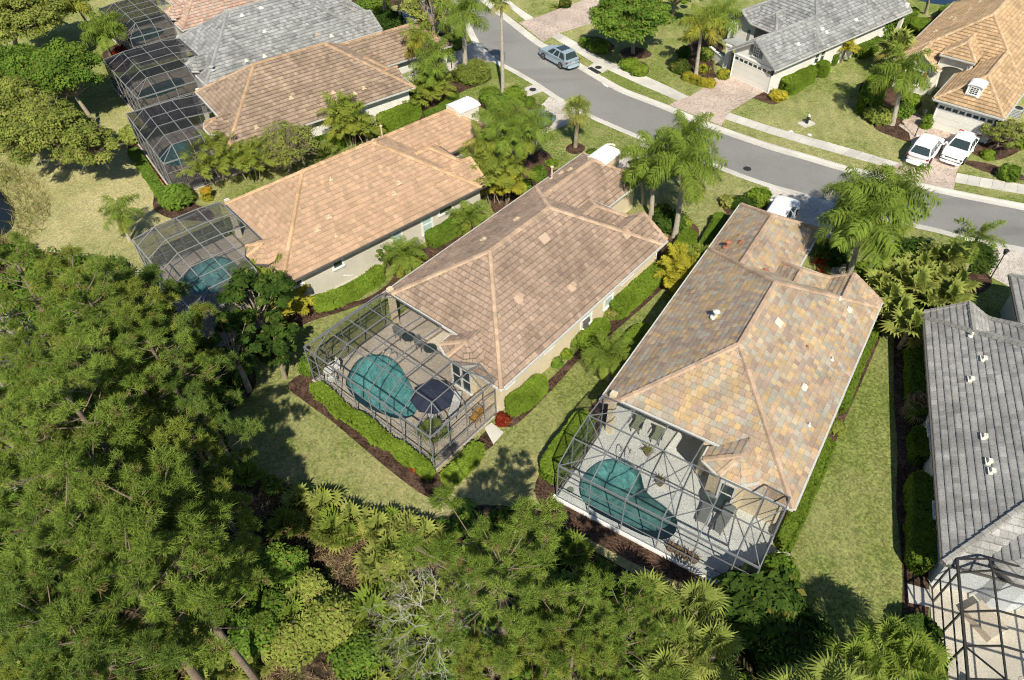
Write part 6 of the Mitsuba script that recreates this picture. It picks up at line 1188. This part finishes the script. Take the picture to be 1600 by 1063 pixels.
# ---------------------------------------------------------------- cars
plain('m_tyre', (0.02, 0.02, 0.02), 0.8); plain('m_rim', (0.45, 0.46, 0.47), 0.3, 0.8); plain('m_tail', (0.35, 0.01, 0.01), 0.25); plain('m_headlight', (0.10, 0.105, 0.11), 0.08, 0.0, 0.9); plain('m_trim', (0.025, 0.025, 0.027), 0.5); plain('m_plate', (0.7, 0.7, 0.68), 0.5)
for kk, c in (('m_paint_white', (0.78, 0.79, 0.80)), ('m_paint_blue', (0.28, 0.36, 0.43)), ('m_paint_teal', (0.17, 0.27, 0.28))):
    scene[kk] = two({'type': 'principled', 'base_color': rgb(c), 'roughness': 0.3, 'specular': 0.5, 'clearcoat': 0.8, 'clearcoat_gloss': 0.9})
def car(label, at, ang, kind, paint, group=None):
    k = thing('parked_car', label, 'car', group); M = mat4((at[0], at[1], 0.045), ang)
    suv = kind == 'suv'; W = 0.94; H1 = 1.02 if suv else 0.92; HT = 1.66 if suv else 1.42
    low = [(-2.25, 0.28), (-2.34, 0.55), (-2.33, 0.85), (-2.2, H1), (0.95, H1 + 0.03), (1.75, H1 - 0.07), (2.2, H1 - 0.22), (2.36, 0.62), (2.33, 0.4), (2.2, 0.26)]
    def loft(prof, lays):
        m = MB(); n = len(prof); P = np.array(prof); c = P.mean(0); rings = []
        for y, f in lays: Q = c + (P - c) * f; rings.append(np.c_[Q[:, 0], np.full(n, y), Q[:, 1]])
        i = np.arange(n)
        for a, b in zip(rings[:-1], rings[1:]): m.add(np.vstack([a, b]), np.stack([i, (i + 1) % n, (i + 1) % n + n, i + n], 1))
        for rg in (rings[0], rings[-1]): m.add(np.vstack([rg, rg.mean(0)]), np.stack([i, (i + 1) % n, i * 0 + n], 1))
        return m
    def warp(m):
        for V in m.v: V[:, 1] *= 1 - 0.16 * np.clip((np.abs(V[:, 0]) - 1.2) / 1.15, 0, 1.1) ** 2
        return m
    lays = [(-W, 0.90), (-W + 0.03, 0.955), (-W + 0.10, 0.99), (-W + 0.3, 1.0), (0, 1.012), (W - 0.3, 1.0), (W - 0.10, 0.99), (W - 0.03, 0.955), (W, 0.90)]
    put('body', warp(loft([tuple(q) for q in curve(low, 3, True)], lays)), paint, k, 40, M)
    b0, b1, r0_, r1_ = (-2.12, 0.98, -1.72, 0.05) if suv else (-1.72, 1.05, -0.85, 0.15)
    zb = H1 - 0.02; w0, w1 = W - 0.06, W - 0.24
    B = np.array([(b0, -w0, zb), (b1, -w0, zb + 0.02), (b1, w0, zb + 0.02), (b0, w0, zb)]); R = np.array([(r0_, -w1, HT - 0.05), (r1_, -w1, HT - 0.03), (r1_, w1, HT - 0.03), (r0_, w1, HT - 0.05)])
    def pane(a, b, c, d, s=0.88):
        V = np.array([a, b, c, d]); ctr = V.mean(0); n = np.cross(V[1] - V[0], V[3] - V[0]); n /= np.linalg.norm(n); n = n if n @ (ctr - [-0.4, 0, 1.2]) > 0 else -n
        put('window', MB().add(ctr + (V - ctr) * s + n * 0.012, [[0, 1, 2, 3]]), 'm_glass', k, False, M)
    g = MB(); g.add(np.vstack([B, R]), [[0, 1, 5, 4], [1, 2, 6, 5], [2, 3, 7, 6], [3, 0, 4, 7]]); put('cabin', warp(g), paint, k, 40, M)
    pane(B[1], B[2], R[2], R[1], 0.86); pane(B[3], B[0], R[0], R[3], 0.84)
    for s_ in (0, 1):
        a, b, c, d = (B[0], B[1], R[1], R[0]) if s_ == 0 else (B[3], B[2], R[2], R[3]); L = lambda p, q, t: p + (q - p) * t
        for t0, t1 in ((0.04, 0.36), (0.39, 0.66), (0.69, 0.97)): pane(L(a, b, t0), L(a, b, t1), L(d, c, t1), L(d, c, t0), 0.86)
    rr = MB(); rp = [(r0_ - 0.06, HT - 0.06), (r0_ + 0.1, HT), (r1_ - 0.3, HT + 0.015), (r1_ + 0.05, HT - 0.04)]; n = 4
    for yy in (0,):
        ys = np.linspace(-w1 - 0.02, w1 + 0.02, 5); G_ = np.array([[(x, y, z - 0.045 * (abs(y) / w1) ** 2) for x, z in rp] for y in ys]).reshape(-1, 3); F = [[j * 4 + i, j * 4 + i + 1, j * 4 + i + 5, j * 4 + i + 4] for j in range(4) for i in range(3)]
        rr.add(G_, F)
    put('roof', rr, paint, k, 40, M)
    if kind == 'suv' and paint == 'm_paint_blue': s = MB(); s.box(((r0_ + r1_) / 2 + 0.15, 0, HT + 0.012), (1.0, 1.1, 0.03)); put('sunroof', s, 'm_glass', k, False, M)
    for x in (1.42, -1.38):
        for y in (-W + 0.08, W - 0.08):
            wk = numbered(f'{k}__wheel'); th = np.linspace(0, 2 * np.pi, 19)[:-1]; sg = np.sign(y)
            def ring(rad, yy): return np.c_[x + rad * np.cos(th), np.full(18, yy), 0.34 + rad * np.sin(th)]
            i = np.arange(18); t = MB(); V = np.vstack([ring(0.33, y - 0.11), ring(0.34, y - 0.07), ring(0.34, y + 0.07), ring(0.33, y + 0.11), [[x, y - 0.11, 0.34], [x, y + 0.11, 0.34]]])
            F = [np.stack([a * 18 + i, a * 18 + (i + 1) % 18, (a + 1) * 18 + (i + 1) % 18, (a + 1) * 18 + i], 1) for a in range(3)]; t.add(V, np.vstack(F)); t.add(V, np.vstack([np.stack([i, (i + 1) % 18, i * 0 + 72], 1), np.stack([54 + i, 54 + (i + 1) % 18, i * 0 + 73], 1)])); put('tyre', t, 'm_tyre', wk, False, M)
            h = MB(); yy = y + sg * 0.116
            for a in range(5):
                q = a * 2 * np.pi / 5; h.bar((x, yy, 0.34), (x + 0.22 * math.cos(q), yy, 0.34 + 0.22 * math.sin(q)), 0.02, 0.07, up=(0, 1, 0))
            rg = np.vstack([ring(0.235, yy), ring(0.20, yy)]); h.add(rg, np.stack([i, (i + 1) % 18, (i + 1) % 18 + 18, i + 18], 1)); put('rim', h, 'm_rim', wk, False, M)
    for s_ in (-1, 1):
        put('headlight', MB().box((2.22, s_ * 0.66, H1 - 0.30), (0.16, 0.38, 0.13), -s_ * 0.35), 'm_headlight', k, False, M); put('tail_light', MB().box((-2.26, s_ * 0.70, 0.88), (0.14, 0.36, 0.15), s_ * 0.2), 'm_tail', k, False, M)
        put('wing_mirror', MB().box((0.72, s_ * (W + 0.09), H1 + 0.07), (0.14, 0.2, 0.13)), paint, k, 40, M)
    put('grille', MB().box((2.33, 0, 0.62), (0.06, 1.0, 0.16)), 'm_trim', k, False, M); put('front_bumper', MB().box((2.31, 0, 0.36), (0.12, 1.55, 0.16)), 'm_trim', k, False, M); put('rear_bumper', MB().box((-2.31, 0, 0.42), (0.12, 1.62, 0.26)), 'm_trim' if suv else paint, k, 40, M)
    put('number_plate', MB().box((-2.36, 0, 0.78), (0.02, 0.42, 0.13)), 'm_plate', k, False, M)
    return k
def heading(p, q): return math.atan2(q[1] - p[1], q[0] - p[0])
k = car('pale blue grey estate car with a glass roof, parked by the kerb of the road', (5.48, 74.09), heading((7.18, 73.53), (4.21, 77.67)), 'suv', 'm_paint_blue'); 
for kk in list(scene):
    if kk.startswith(k + '__') or kk == k: scene[kk]['to_world'] = T().translate([0, 0, -0.15]) @ scene[kk]['to_world']
car('white high roofed car, left of two on the pink drive, its tail to the road', (35.26, 54.48), heading((34.36, 53.69), (37.24, 57.10)), 'suv', 'm_paint_white')
car('white low saloon car, right of two on the pink drive, its nose to the road', (38.22, 54.56), heading((40.26, 57.07), (37.40, 53.87)), 'sedan', 'm_paint_white')
car('teal grey car half hidden under palms on the pale drive', (2.17, 60.35), heading((0.42, 60.03), (3.44, 62.80)), 'sedan', 'm_paint_teal')
car('white car behind the garage roof of the patchwork roofed house', (20.59, 45.66), ANG['h4'], 'suv', 'm_paint_white')

# ---------------------------------------------------------------- poolside things
plain('m_navy', (0.025, 0.035, 0.075), 0.9); plain('m_cushion', (0.50, 0.51, 0.52), 0.9); plain('m_orange', (0.42, 0.23, 0.05), 0.85); plain('m_metal', (0.55, 0.56, 0.57), 0.25, 0.7); plain('m_wicker', (0.10, 0.075, 0.055), 0.8); plain('m_sling', (0.17, 0.19, 0.19), 0.8); plain('m_sage', (0.20, 0.24, 0.17), 0.8); plain('m_pot', (0.22, 0.15, 0.10), 0.8); plain('m_black', (0.02, 0.02, 0.022), 0.5)
scene['m_navy'] = two({'type': 'principled', 'base_color': mikit.proc(lambda p, n, uv: mi.Color3f(0.028, 0.040, 0.085) * (0.8 + 0.4 * uv.x)), 'roughness': 0.9})
def parasol(label, at, h, R):
    k = thing('parasol', label, 'parasol'); p = np.array([*at, 0.0]); m = MB(); m.tube([p, p + [0, 0, h + 0.55]], [0.025, 0.025], 8); put('pole', m, 'm_metal', k); m = MB(); m.tube([p + [0, 0, 0.05], p + [0, 0, 0.13]], [0.3, 0.26], 14); put('base', m, 'm_black', k)
    for i in range(8):
        a0, a1 = i * math.pi / 4 + 0.2, (i + 1) * math.pi / 4 + 0.2; m = MB(); t = p + [0, 0, h + 0.5]; e0, e1 = p + [R * math.cos(a0), R * math.sin(a0), h], p + [R * math.cos(a1), R * math.sin(a1), h]; mid = (e0 + e1) / 2 * 0.98 + p * 0.02
        mid[2] = h - 0.05; m.add([t, e0, mid, e1, (t + mid) / 2 - [0, 0, 0.05]], [[0, 1, 4], [1, 2, 4], [2, 3, 4], [3, 0, 4]], (rng.random(), 0)); m.add([e0, mid, e1, e1 - [0, 0, 0.13], mid - [0, 0, 0.14], e0 - [0, 0, 0.13]], [[0, 1, 4, 5], [1, 2, 3, 4]], (rng.random(), 0)); put('panel', m, 'm_navy', k)
        r = MB(); r.bar(t - [0, 0, 0.05], e0 - [0, 0, 0.02], 0.02, 0.02); put('rib', r, 'm_metal', k)
parasol('open navy parasol beside the turquoise pool', (-4.60, 27.10), 2.15, 1.25)
def lounger(label, at, ang, mat, frame='m_metal', L=1.6, group=None):
    k = thing('sun_lounger', label, 'sun lounger', group); M = mat4((at[0], at[1], 0.05), ang); W = 0.54; m = MB()
    for y in (-W / 2, W / 2): m.bar((-L / 2, y, 0.33), (L * 0.2, y, 0.33), 0.04, 0.05); m.bar((L * 0.2, y, 0.33), (L / 2, y, 0.78), 0.04, 0.05)
    put('frame', m, frame, k, False, M)
    for x in (-L / 2 + 0.12, L * 0.16):
        for y in (-W / 2, W / 2): put('leg', MB().bar((x, y, 0.0), (x, y, 0.33), 0.04, 0.04), frame, k, False, M)
    put('seat', MB().bar((-L / 2, 0, 0.37), (L * 0.2, 0, 0.37), W - 0.04, 0.07), mat, k, False, M); put('backrest', MB().bar((L * 0.21, 0, 0.38), (L / 2, 0, 0.82), W - 0.04, 0.07), mat, k, False, M)
def chair(label, at, ang, mat, frame='m_metal', group=None):
    k = thing('patio_chair', label, 'chair', group); M = mat4((at[0], at[1], 0.05), ang); put('seat', MB().box((0, 0, 0.42), (0.52, 0.52, 0.06)), mat, k, False, M); put('backrest', MB().bar((-0.26, 0, 0.45), (-0.36, 0, 0.92), 0.5, 0.04), mat, k, False, M)
    for x in (-0.22, 0.22):
        for y in (-0.24, 0.24): put('leg', MB().bar((x, y, 0), (x, y, 0.4), 0.035, 0.035), frame, k, False, M)
    for y in (-0.28, 0.28): put('arm', MB().bar((-0.28, y, 0.64), (0.22, y, 0.64), 0.05, 0.03), frame, k, False, M)
def table(label, at, r, h, top='m_glass', frame='m_metal'):
    k = thing('patio_table', label, 'table'); p = np.array([*at, 0.05]); m = MB(); m.tube([p + [0, 0, h - 0.03], p + [0, 0, h]], [r, r], 20); put('table_top', m, top, k)
    for i in range(4): a = i * math.pi / 2 + 0.4; put('leg', MB().bar(p + [0.75 * r * math.cos(a), 0.75 * r * math.sin(a), 0], p + [0.6 * r * math.cos(a), 0.6 * r * math.sin(a), h - 0.03], 0.035, 0.035), frame, k)
F3, F4, F5, A3, A4, A5 = FR['h3'], FR['h4'], FR['h5'], ANG['h3'], ANG['h4'], ANG['h5']
lounger('pale cushioned lounger under the edge of the navy parasol', F3((-1.25, 2.6)), A3 + 0.5, 'm_cushion', 'm_black'); lounger('pale lounger at the pool end, left of the other under the navy parasol', F3((-2.3, 3.5)), A3 + 0.9, 'm_cushion', 'm_black')
table('small white round table in the far left corner of the navy parasol enclosure', F3((-4.3, 10.35)), 0.33, 0.7, 'm_white', 'm_white')
for i, (x, y, a) in enumerate(((-3.8, 10.5, 3.0), (-4.55, 9.85, 1.2))): chair(('white chair nearer the lawn, at the small white round table', 'white chair nearer the pool, at the small white round table')[1 - i], F3((x, y)), A3 + a, 'm_white', 'm_white')
for i, (x, y) in enumerate(((1.6, 9.0), (1.75, 7.2))): table(('round glass table under the eaves, left one, by the turquoise pool', 'round glass table under the eaves, right one, by the turquoise pool')[i], F3((x - 0.75, y - 0.35)), 0.42, 0.7); chair(('patio chair beside the left glass table', 'patio chair beside the right glass table')[i], F3((x - 0.7, y + 0.55)), A3 - 1.5, 'm_sling', 'm_black')
for i, (x, y) in enumerate(((-0.7, 1.25), (-1.25, 1.0))): chair(('orange cushioned chair by the screen door, nearer the house', 'orange cushioned chair by the screen door, nearer the lawn')[i], F3((x, y)), A3 + 1.6, 'm_orange', 'm_wicker')
def rails(label, at, ang):
    k = thing('pool_handrail', label, 'handrail'); M = mat4((at[0], at[1], 0.03), ang)
    for y in (-0.25, 0.25):
        t = np.linspace(0, math.pi, 9); m = MB(); m.tube(np.c_[0.45 * np.cos(t), np.full(9, y), 0.85 * np.sin(t) ** 0.7], np.full(9, 0.024), 6); put('rail', m, 'm_metal', k, True, M)
rails('curved steel handrail at the steps of the turquoise pool', F3((-0.95, 8.6)), A3); rails('curved steel handrail at the upper rim of the deep teal pool', F4((0.15, 8.9)), A4 + 0.2)
fan_plant('palm in the near corner of the navy parasol enclosure', F3((-3.9, 1.7)), 1.1, DARKFAN, 10, 0.75, 'potted_palm', 'palm', None, 300); rosette('spiky agave in the very corner of the navy parasol enclosure', F3((-4.6, 1.1)), 30, 0.7, 'm_fan', 0.1, 0.1, 'agave', 'plant', 0.8)
def potted(label, at, mat='m_olive', seed=1, n=40, L=0.5):
    k = thing('potted_plant', label, 'potted plant'); p = np.array([*at, 0.05]); m = MB(); m.tube([p, p + [0, 0, 0.12], p + [0, 0, 0.38]], [0.15, 0.19, 0.24], 12); put('pot', m, 'm_pot', k); r = np.random.default_rng(seed); a = r.uniform(0, 6.28, n); l = MB(); tri_blades(l, p + np.array([0, 0, 0.36]) + r.normal(0, 0.05, (n, 3)), np.c_[np.cos(a), np.sin(a), r.uniform(0.2, 1.3, n)], r.uniform(0.7, 1.1, n) * L, 0.09, r.random(n), 0.3, 0.2, r); put('leaves', l, mat, k)
potted('brown green potted plant in the middle of the pale grey deck', F4((-0.35, 6.5)), 'm_olive', 3); potted('potted plant under the eaves of the pale grey deck, beside a chair', F4((1.1, 7.9)), 'm_olive', 4)
for i in range(4): potted(('first', 'second', 'third', 'last')[i] + ' of the potted bromeliads along the footing of the pale deck, counted from the left', F4((-3.62, 4.45 - 0.42 * i)), 'm_straw', 10 + i, 24, 0.45)
chair('sage green armchair under the eaves of the pale deck, left one', F4((2.3, 9.2)), A4 + math.pi, 'm_sage', 'm_black'); chair('sage green armchair under the eaves of the pale deck, right one', F4((2.2, 7.9)), A4 + math.pi, 'm_sage', 'm_black')
lounger('dark sling lounger on the pale deck, left one of the pair', F4((-0.75, 3.75)), A4 + 0.1, 'm_sling'); lounger('dark sling lounger on the pale deck, right one of the pair', F4((-0.85, 2.8)), A4 - 0.1, 'm_sling'); table('low glass table between the two dark loungers', F4((-0.35, 3.28)), 0.3, 0.42); table('square cornered glass table at the bay of the patchwork roofed house', F4((-0.1, 3.6)), 0.55, 0.7)
k = single('skimmer_lid', 'pale round skimmer lid on the grey deck at the left end of the teal pool', 'skimmer lid', MB().tube([(*F4((-3.2, 10.45)), 0.05), (*F4((-3.2, 10.45)), 0.07)], [0.2, 0.19], 16), 'm_sage')
for i in range(2): lounger(('white lounger at the bottom right corner, upper of two', 'white lounger at the bottom right corner, lower of two')[i], F5((-4.4 - 0.95 * i, 2.3)), A5 - 1.9, 'm_cushion', 'm_white')
k = single('glass_fountain', 'square raised planter with a dark glassy top under the black framed enclosure', 'planter', MB().box((*F5((-0.9, 2.6)), 0.28), (1.5, 1.1, 0.46), A5 + 0.75), 'm_coping')

# ---------------------------------------------------------------- equipment, lamps, bins
def pump(label, at, ang, s=1.0):
    k = thing('pool_pump', label, 'pool pump'); M = mat4((at[0], at[1], 0), ang, s)
    m = MB(); m.tube([(0, 0, 0.05), (0, 0, 0.6), (0, 0, 0.75), (0, 0, 0.8)], [0.24, 0.25, 0.17, 0.05], 12); put('tank', m, 'm_white', k, True, M); m = MB(); m.tube([(0.5, 0, 0.22), (0.95, 0, 0.22)], [0.13, 0.12], 10); put('motor', m, 'm_black', k, False, M)
    put('plinth', MB().box((0.4, 0, 0.03), (1.6, 0.7, 0.08)), 'm_concrete', k, False, M); m = MB(); m.tube([(0.2, 0.1, 0.5), (0.5, 0.25, 0.5), (0.5, 0.25, 0.12), (1.3, 0.25, 0.12)], [0.035] * 4, 6); m.tube([(0.1, -0.15, 0.6), (0.4, -0.3, 0.6), (0.8, -0.3, 0.35), (1.2, -0.25, 0.35), (1.2, -0.25, 0)], [0.035] * 5, 6); m.tube([(-0.35, 0.2, 0), (-0.35, 0.2, 0.7), (-0.1, 0.2, 0.7)], [0.035] * 3, 6); put('pipes', m, 'm_white', k, kind='stuff', to_world=M); put('heater', MB().box((1.25, 0, 0.35), (0.5, 0.5, 0.6)), 'm_white', k, False, M)
pump('white pool pump and pipes against the wall of the orange roofed house', (-12.18, 39.52), ANG['h2'] + 0.05, 1.15); pump('white pool pump and pipes at the side wall of the white house', (38.04, 76.80), ANG['h6'], 1.1)
k = thing('pool_filter', 'tall dark pool filter tank at the wall of the middle house', 'pool filter'); p = np.array([*(4.73, 33.88), 0.0]); m = MB(); m.tube([p, p + [0, 0, 0.9], p + [0, 0, 1.3], p + [0, 0, 1.36], p + [0, 0, 1.42]], [0.27, 0.24, 0.2, 0.33, 0.30], 14); put('tank', m, 'm_gutter_dark', k); put('base', MB().box(p + [-0.35, -0.15, 0.2], (0.6, 0.5, 0.4), A3), 'm_gutter_grey', k)
def aircon(label, at, ang, mat='m_gutter_grey'):
    k = thing('air_conditioner', label, 'air conditioner'); p = np.array([*at, 0.0]); put('casing', MB().box(p + [0, 0, 0.42], (0.8, 0.8, 0.78), ang), mat, k); m = MB(); m.tube([p + [0, 0, 0.8], p + [0, 0, 0.84]], [0.36, 0.34], 18); put('fan_grille', m, 'm_iron', k)
    for i in range(5): put('louvre', MB().box(p + [0, 0, 0.15 + 0.13 * i], (0.82, 0.82, 0.03), ang), 'm_iron', k)
aircon('grey air conditioner between box hedges at the white house', (31.80, 71.35), ANG['h6']); aircon('pale air conditioner at the right edge beside the golden roofed house', (46.17, 60.64), ANG['h8'], 'm_lead')
def lamp_post(label, at, h=2.2):
    k = thing('garden_lamp', label, 'lamp post'); p = np.array([*at, 0.0]); m = MB(); m.tube([p, p + [0, 0, 0.3], p + [0, 0, h]], [0.07, 0.04, 0.035], 8); put('post', m, 'm_lamp', k); put('lantern', MB().box(p + [0, 0, h + 0.17], (0.16, 0.16, 0.3), 0.4, taper=1.5), 'm_glass', k); put('cap', MB().box(p + [0, 0, h + 0.37], (0.34, 0.34, 0.12), 0.4, taper=0.2), 'm_lamp', k)
lamp_post('black lamp post beside the pale drive of the brown roofed house', (-5.54, 72.85)); lamp_post('black lamp post in the bed by the two white cars', (35.77, 57.48)); lamp_post('black lamp post behind the golden bushes of the white house', (19.75, 68.66)); lamp_post('black lamp post above the corner of the grey roof at the right', (33.41, 38.46))
k = thing('hydrant', 'black and white hydrant on a small concrete pad on the lawn across the road', 'hydrant'); p = np.array([*(27.04, 60.10), 0.0]); put('pad', MB().box(p + [0, 0, 0.04], (1.3, 0.9, 0.1), 0.5), 'm_concrete', k); m = MB(); m.tube([p, p + [0, 0, 0.55], p + [0, 0, 0.72], p + [0, 0, 0.78]], [0.13, 0.12, 0.1, 0.03], 10); m.tube([p + [-0.25, 0, 0.45], p + [0.25, 0, 0.45]], [0.07, 0.07], 8); put('body', m, 'm_black', k); put('cap', MB().tube([p + [0.05, 0, 0.76], p + [0.05, 0, 0.9]], [0.12, 0.08], 10), 'm_white', k)
for i, (p, lb) in enumerate(zip([(25.29, 58.82), (26.76, 58.20)], ('small pale valve lid in the lawn edge beside the pavement, left one', 'small pale valve lid in the lawn edge beside the pavement, right one'))): k = thing('valve_lid', lb, 'valve lid'); put('lid', MB().tube([(*p, 0.0), (*p, 0.06)], [0.16, 0.14], 12), 'm_white', k); put('collar', MB().tube([(*p, 0), (*p, 0.03)], [0.22, 0.21], 12), 'm_concrete', k)
for i, (p, lb) in enumerate(zip([(8.94, 57.03), (10.32, 55.51)], ('short curved row of white edging stones on the lawn beside the sabal palm', 'short curved row of white edging stones nearest the pale walk'))): 
    k = thing('edging_stones', lb, 'edging stones')
    for j in range(5): a = 0.4 + j * 0.5; put('stone', MB().box((p[0] + 0.42 * math.cos(a), p[1] + 0.3 * math.sin(a), 0.05), (0.2, 0.12, 0.12), a + 1.57, taper=0.8), 'm_white', k)
# brick edging at the upper left enclosure, shade sail post beside the large queen palm
k = thing('brick_edging', 'low terracotta brick edging along the foot of the black enclosure of the brown house', 'edging'); plain('m_terracotta', (0.45, 0.22, 0.12), 0.85)
a_, b_ = np.array(FR['h1']((-5.35, 9.6))), np.array(FR['h1']((-5.35, 2.2)))
for i in range(20): q = a_ + (b_ - a_) * (i + 0.5) / 20; put('brick', MB().box((*q, 0.14), (0.345, 0.24, 0.28 + 0.02 * (i % 2)), ANG['h1'] + math.pi / 2), 'm_terracotta', k)
k = single('garden_post', 'pale leaning post beside the large queen palm', 'post', MB().tube([(*(24.95, 38.75), 0), (*(24.18, 37.78), 2.2)], [0.13, 0.10], 8), 'm_lead')
# iron gate in the entry of the grey roofed house
k = thing('iron_gate', 'black iron gate in the entry court of the grey roofed house', 'gate'); a_, b_ = np.array(FR['h5']((17.2, 4.3))), np.array(FR['h5']((17.2, 5.7)))
for i in range(11): q = a_ + (b_ - a_) * i / 10; put('bar', MB().bar((*q, 0.05), (*q, 1.9 + 0.3 * math.sin(math.pi * i / 10)), 0.03, 0.03), 'm_black', k)
for z in (0.25, 1.2, 1.85): put('rail', MB().bar((*a_, z), (*b_, z), 0.04, 0.04), 'm_black', k)
# tall palms just below the frame, whose fans shade the right lawn
for i, (p, t, lb) in enumerate((((14.67, 11.43), (11.66, 9.33), 'tall cabbage palm at the bottom edge, its crown under the frame'), ((12.86, 11.47), (9.95, 8.97), 'second cabbage palm at the bottom edge, left of the fan palms'))): palm(lb, p, t, 4.8, SABAL, 18, 1.15, 0.17, 'cabbage_palm', 'palm', None, 310 + i, (2, 4, 5, 4, 3), shaft=False)
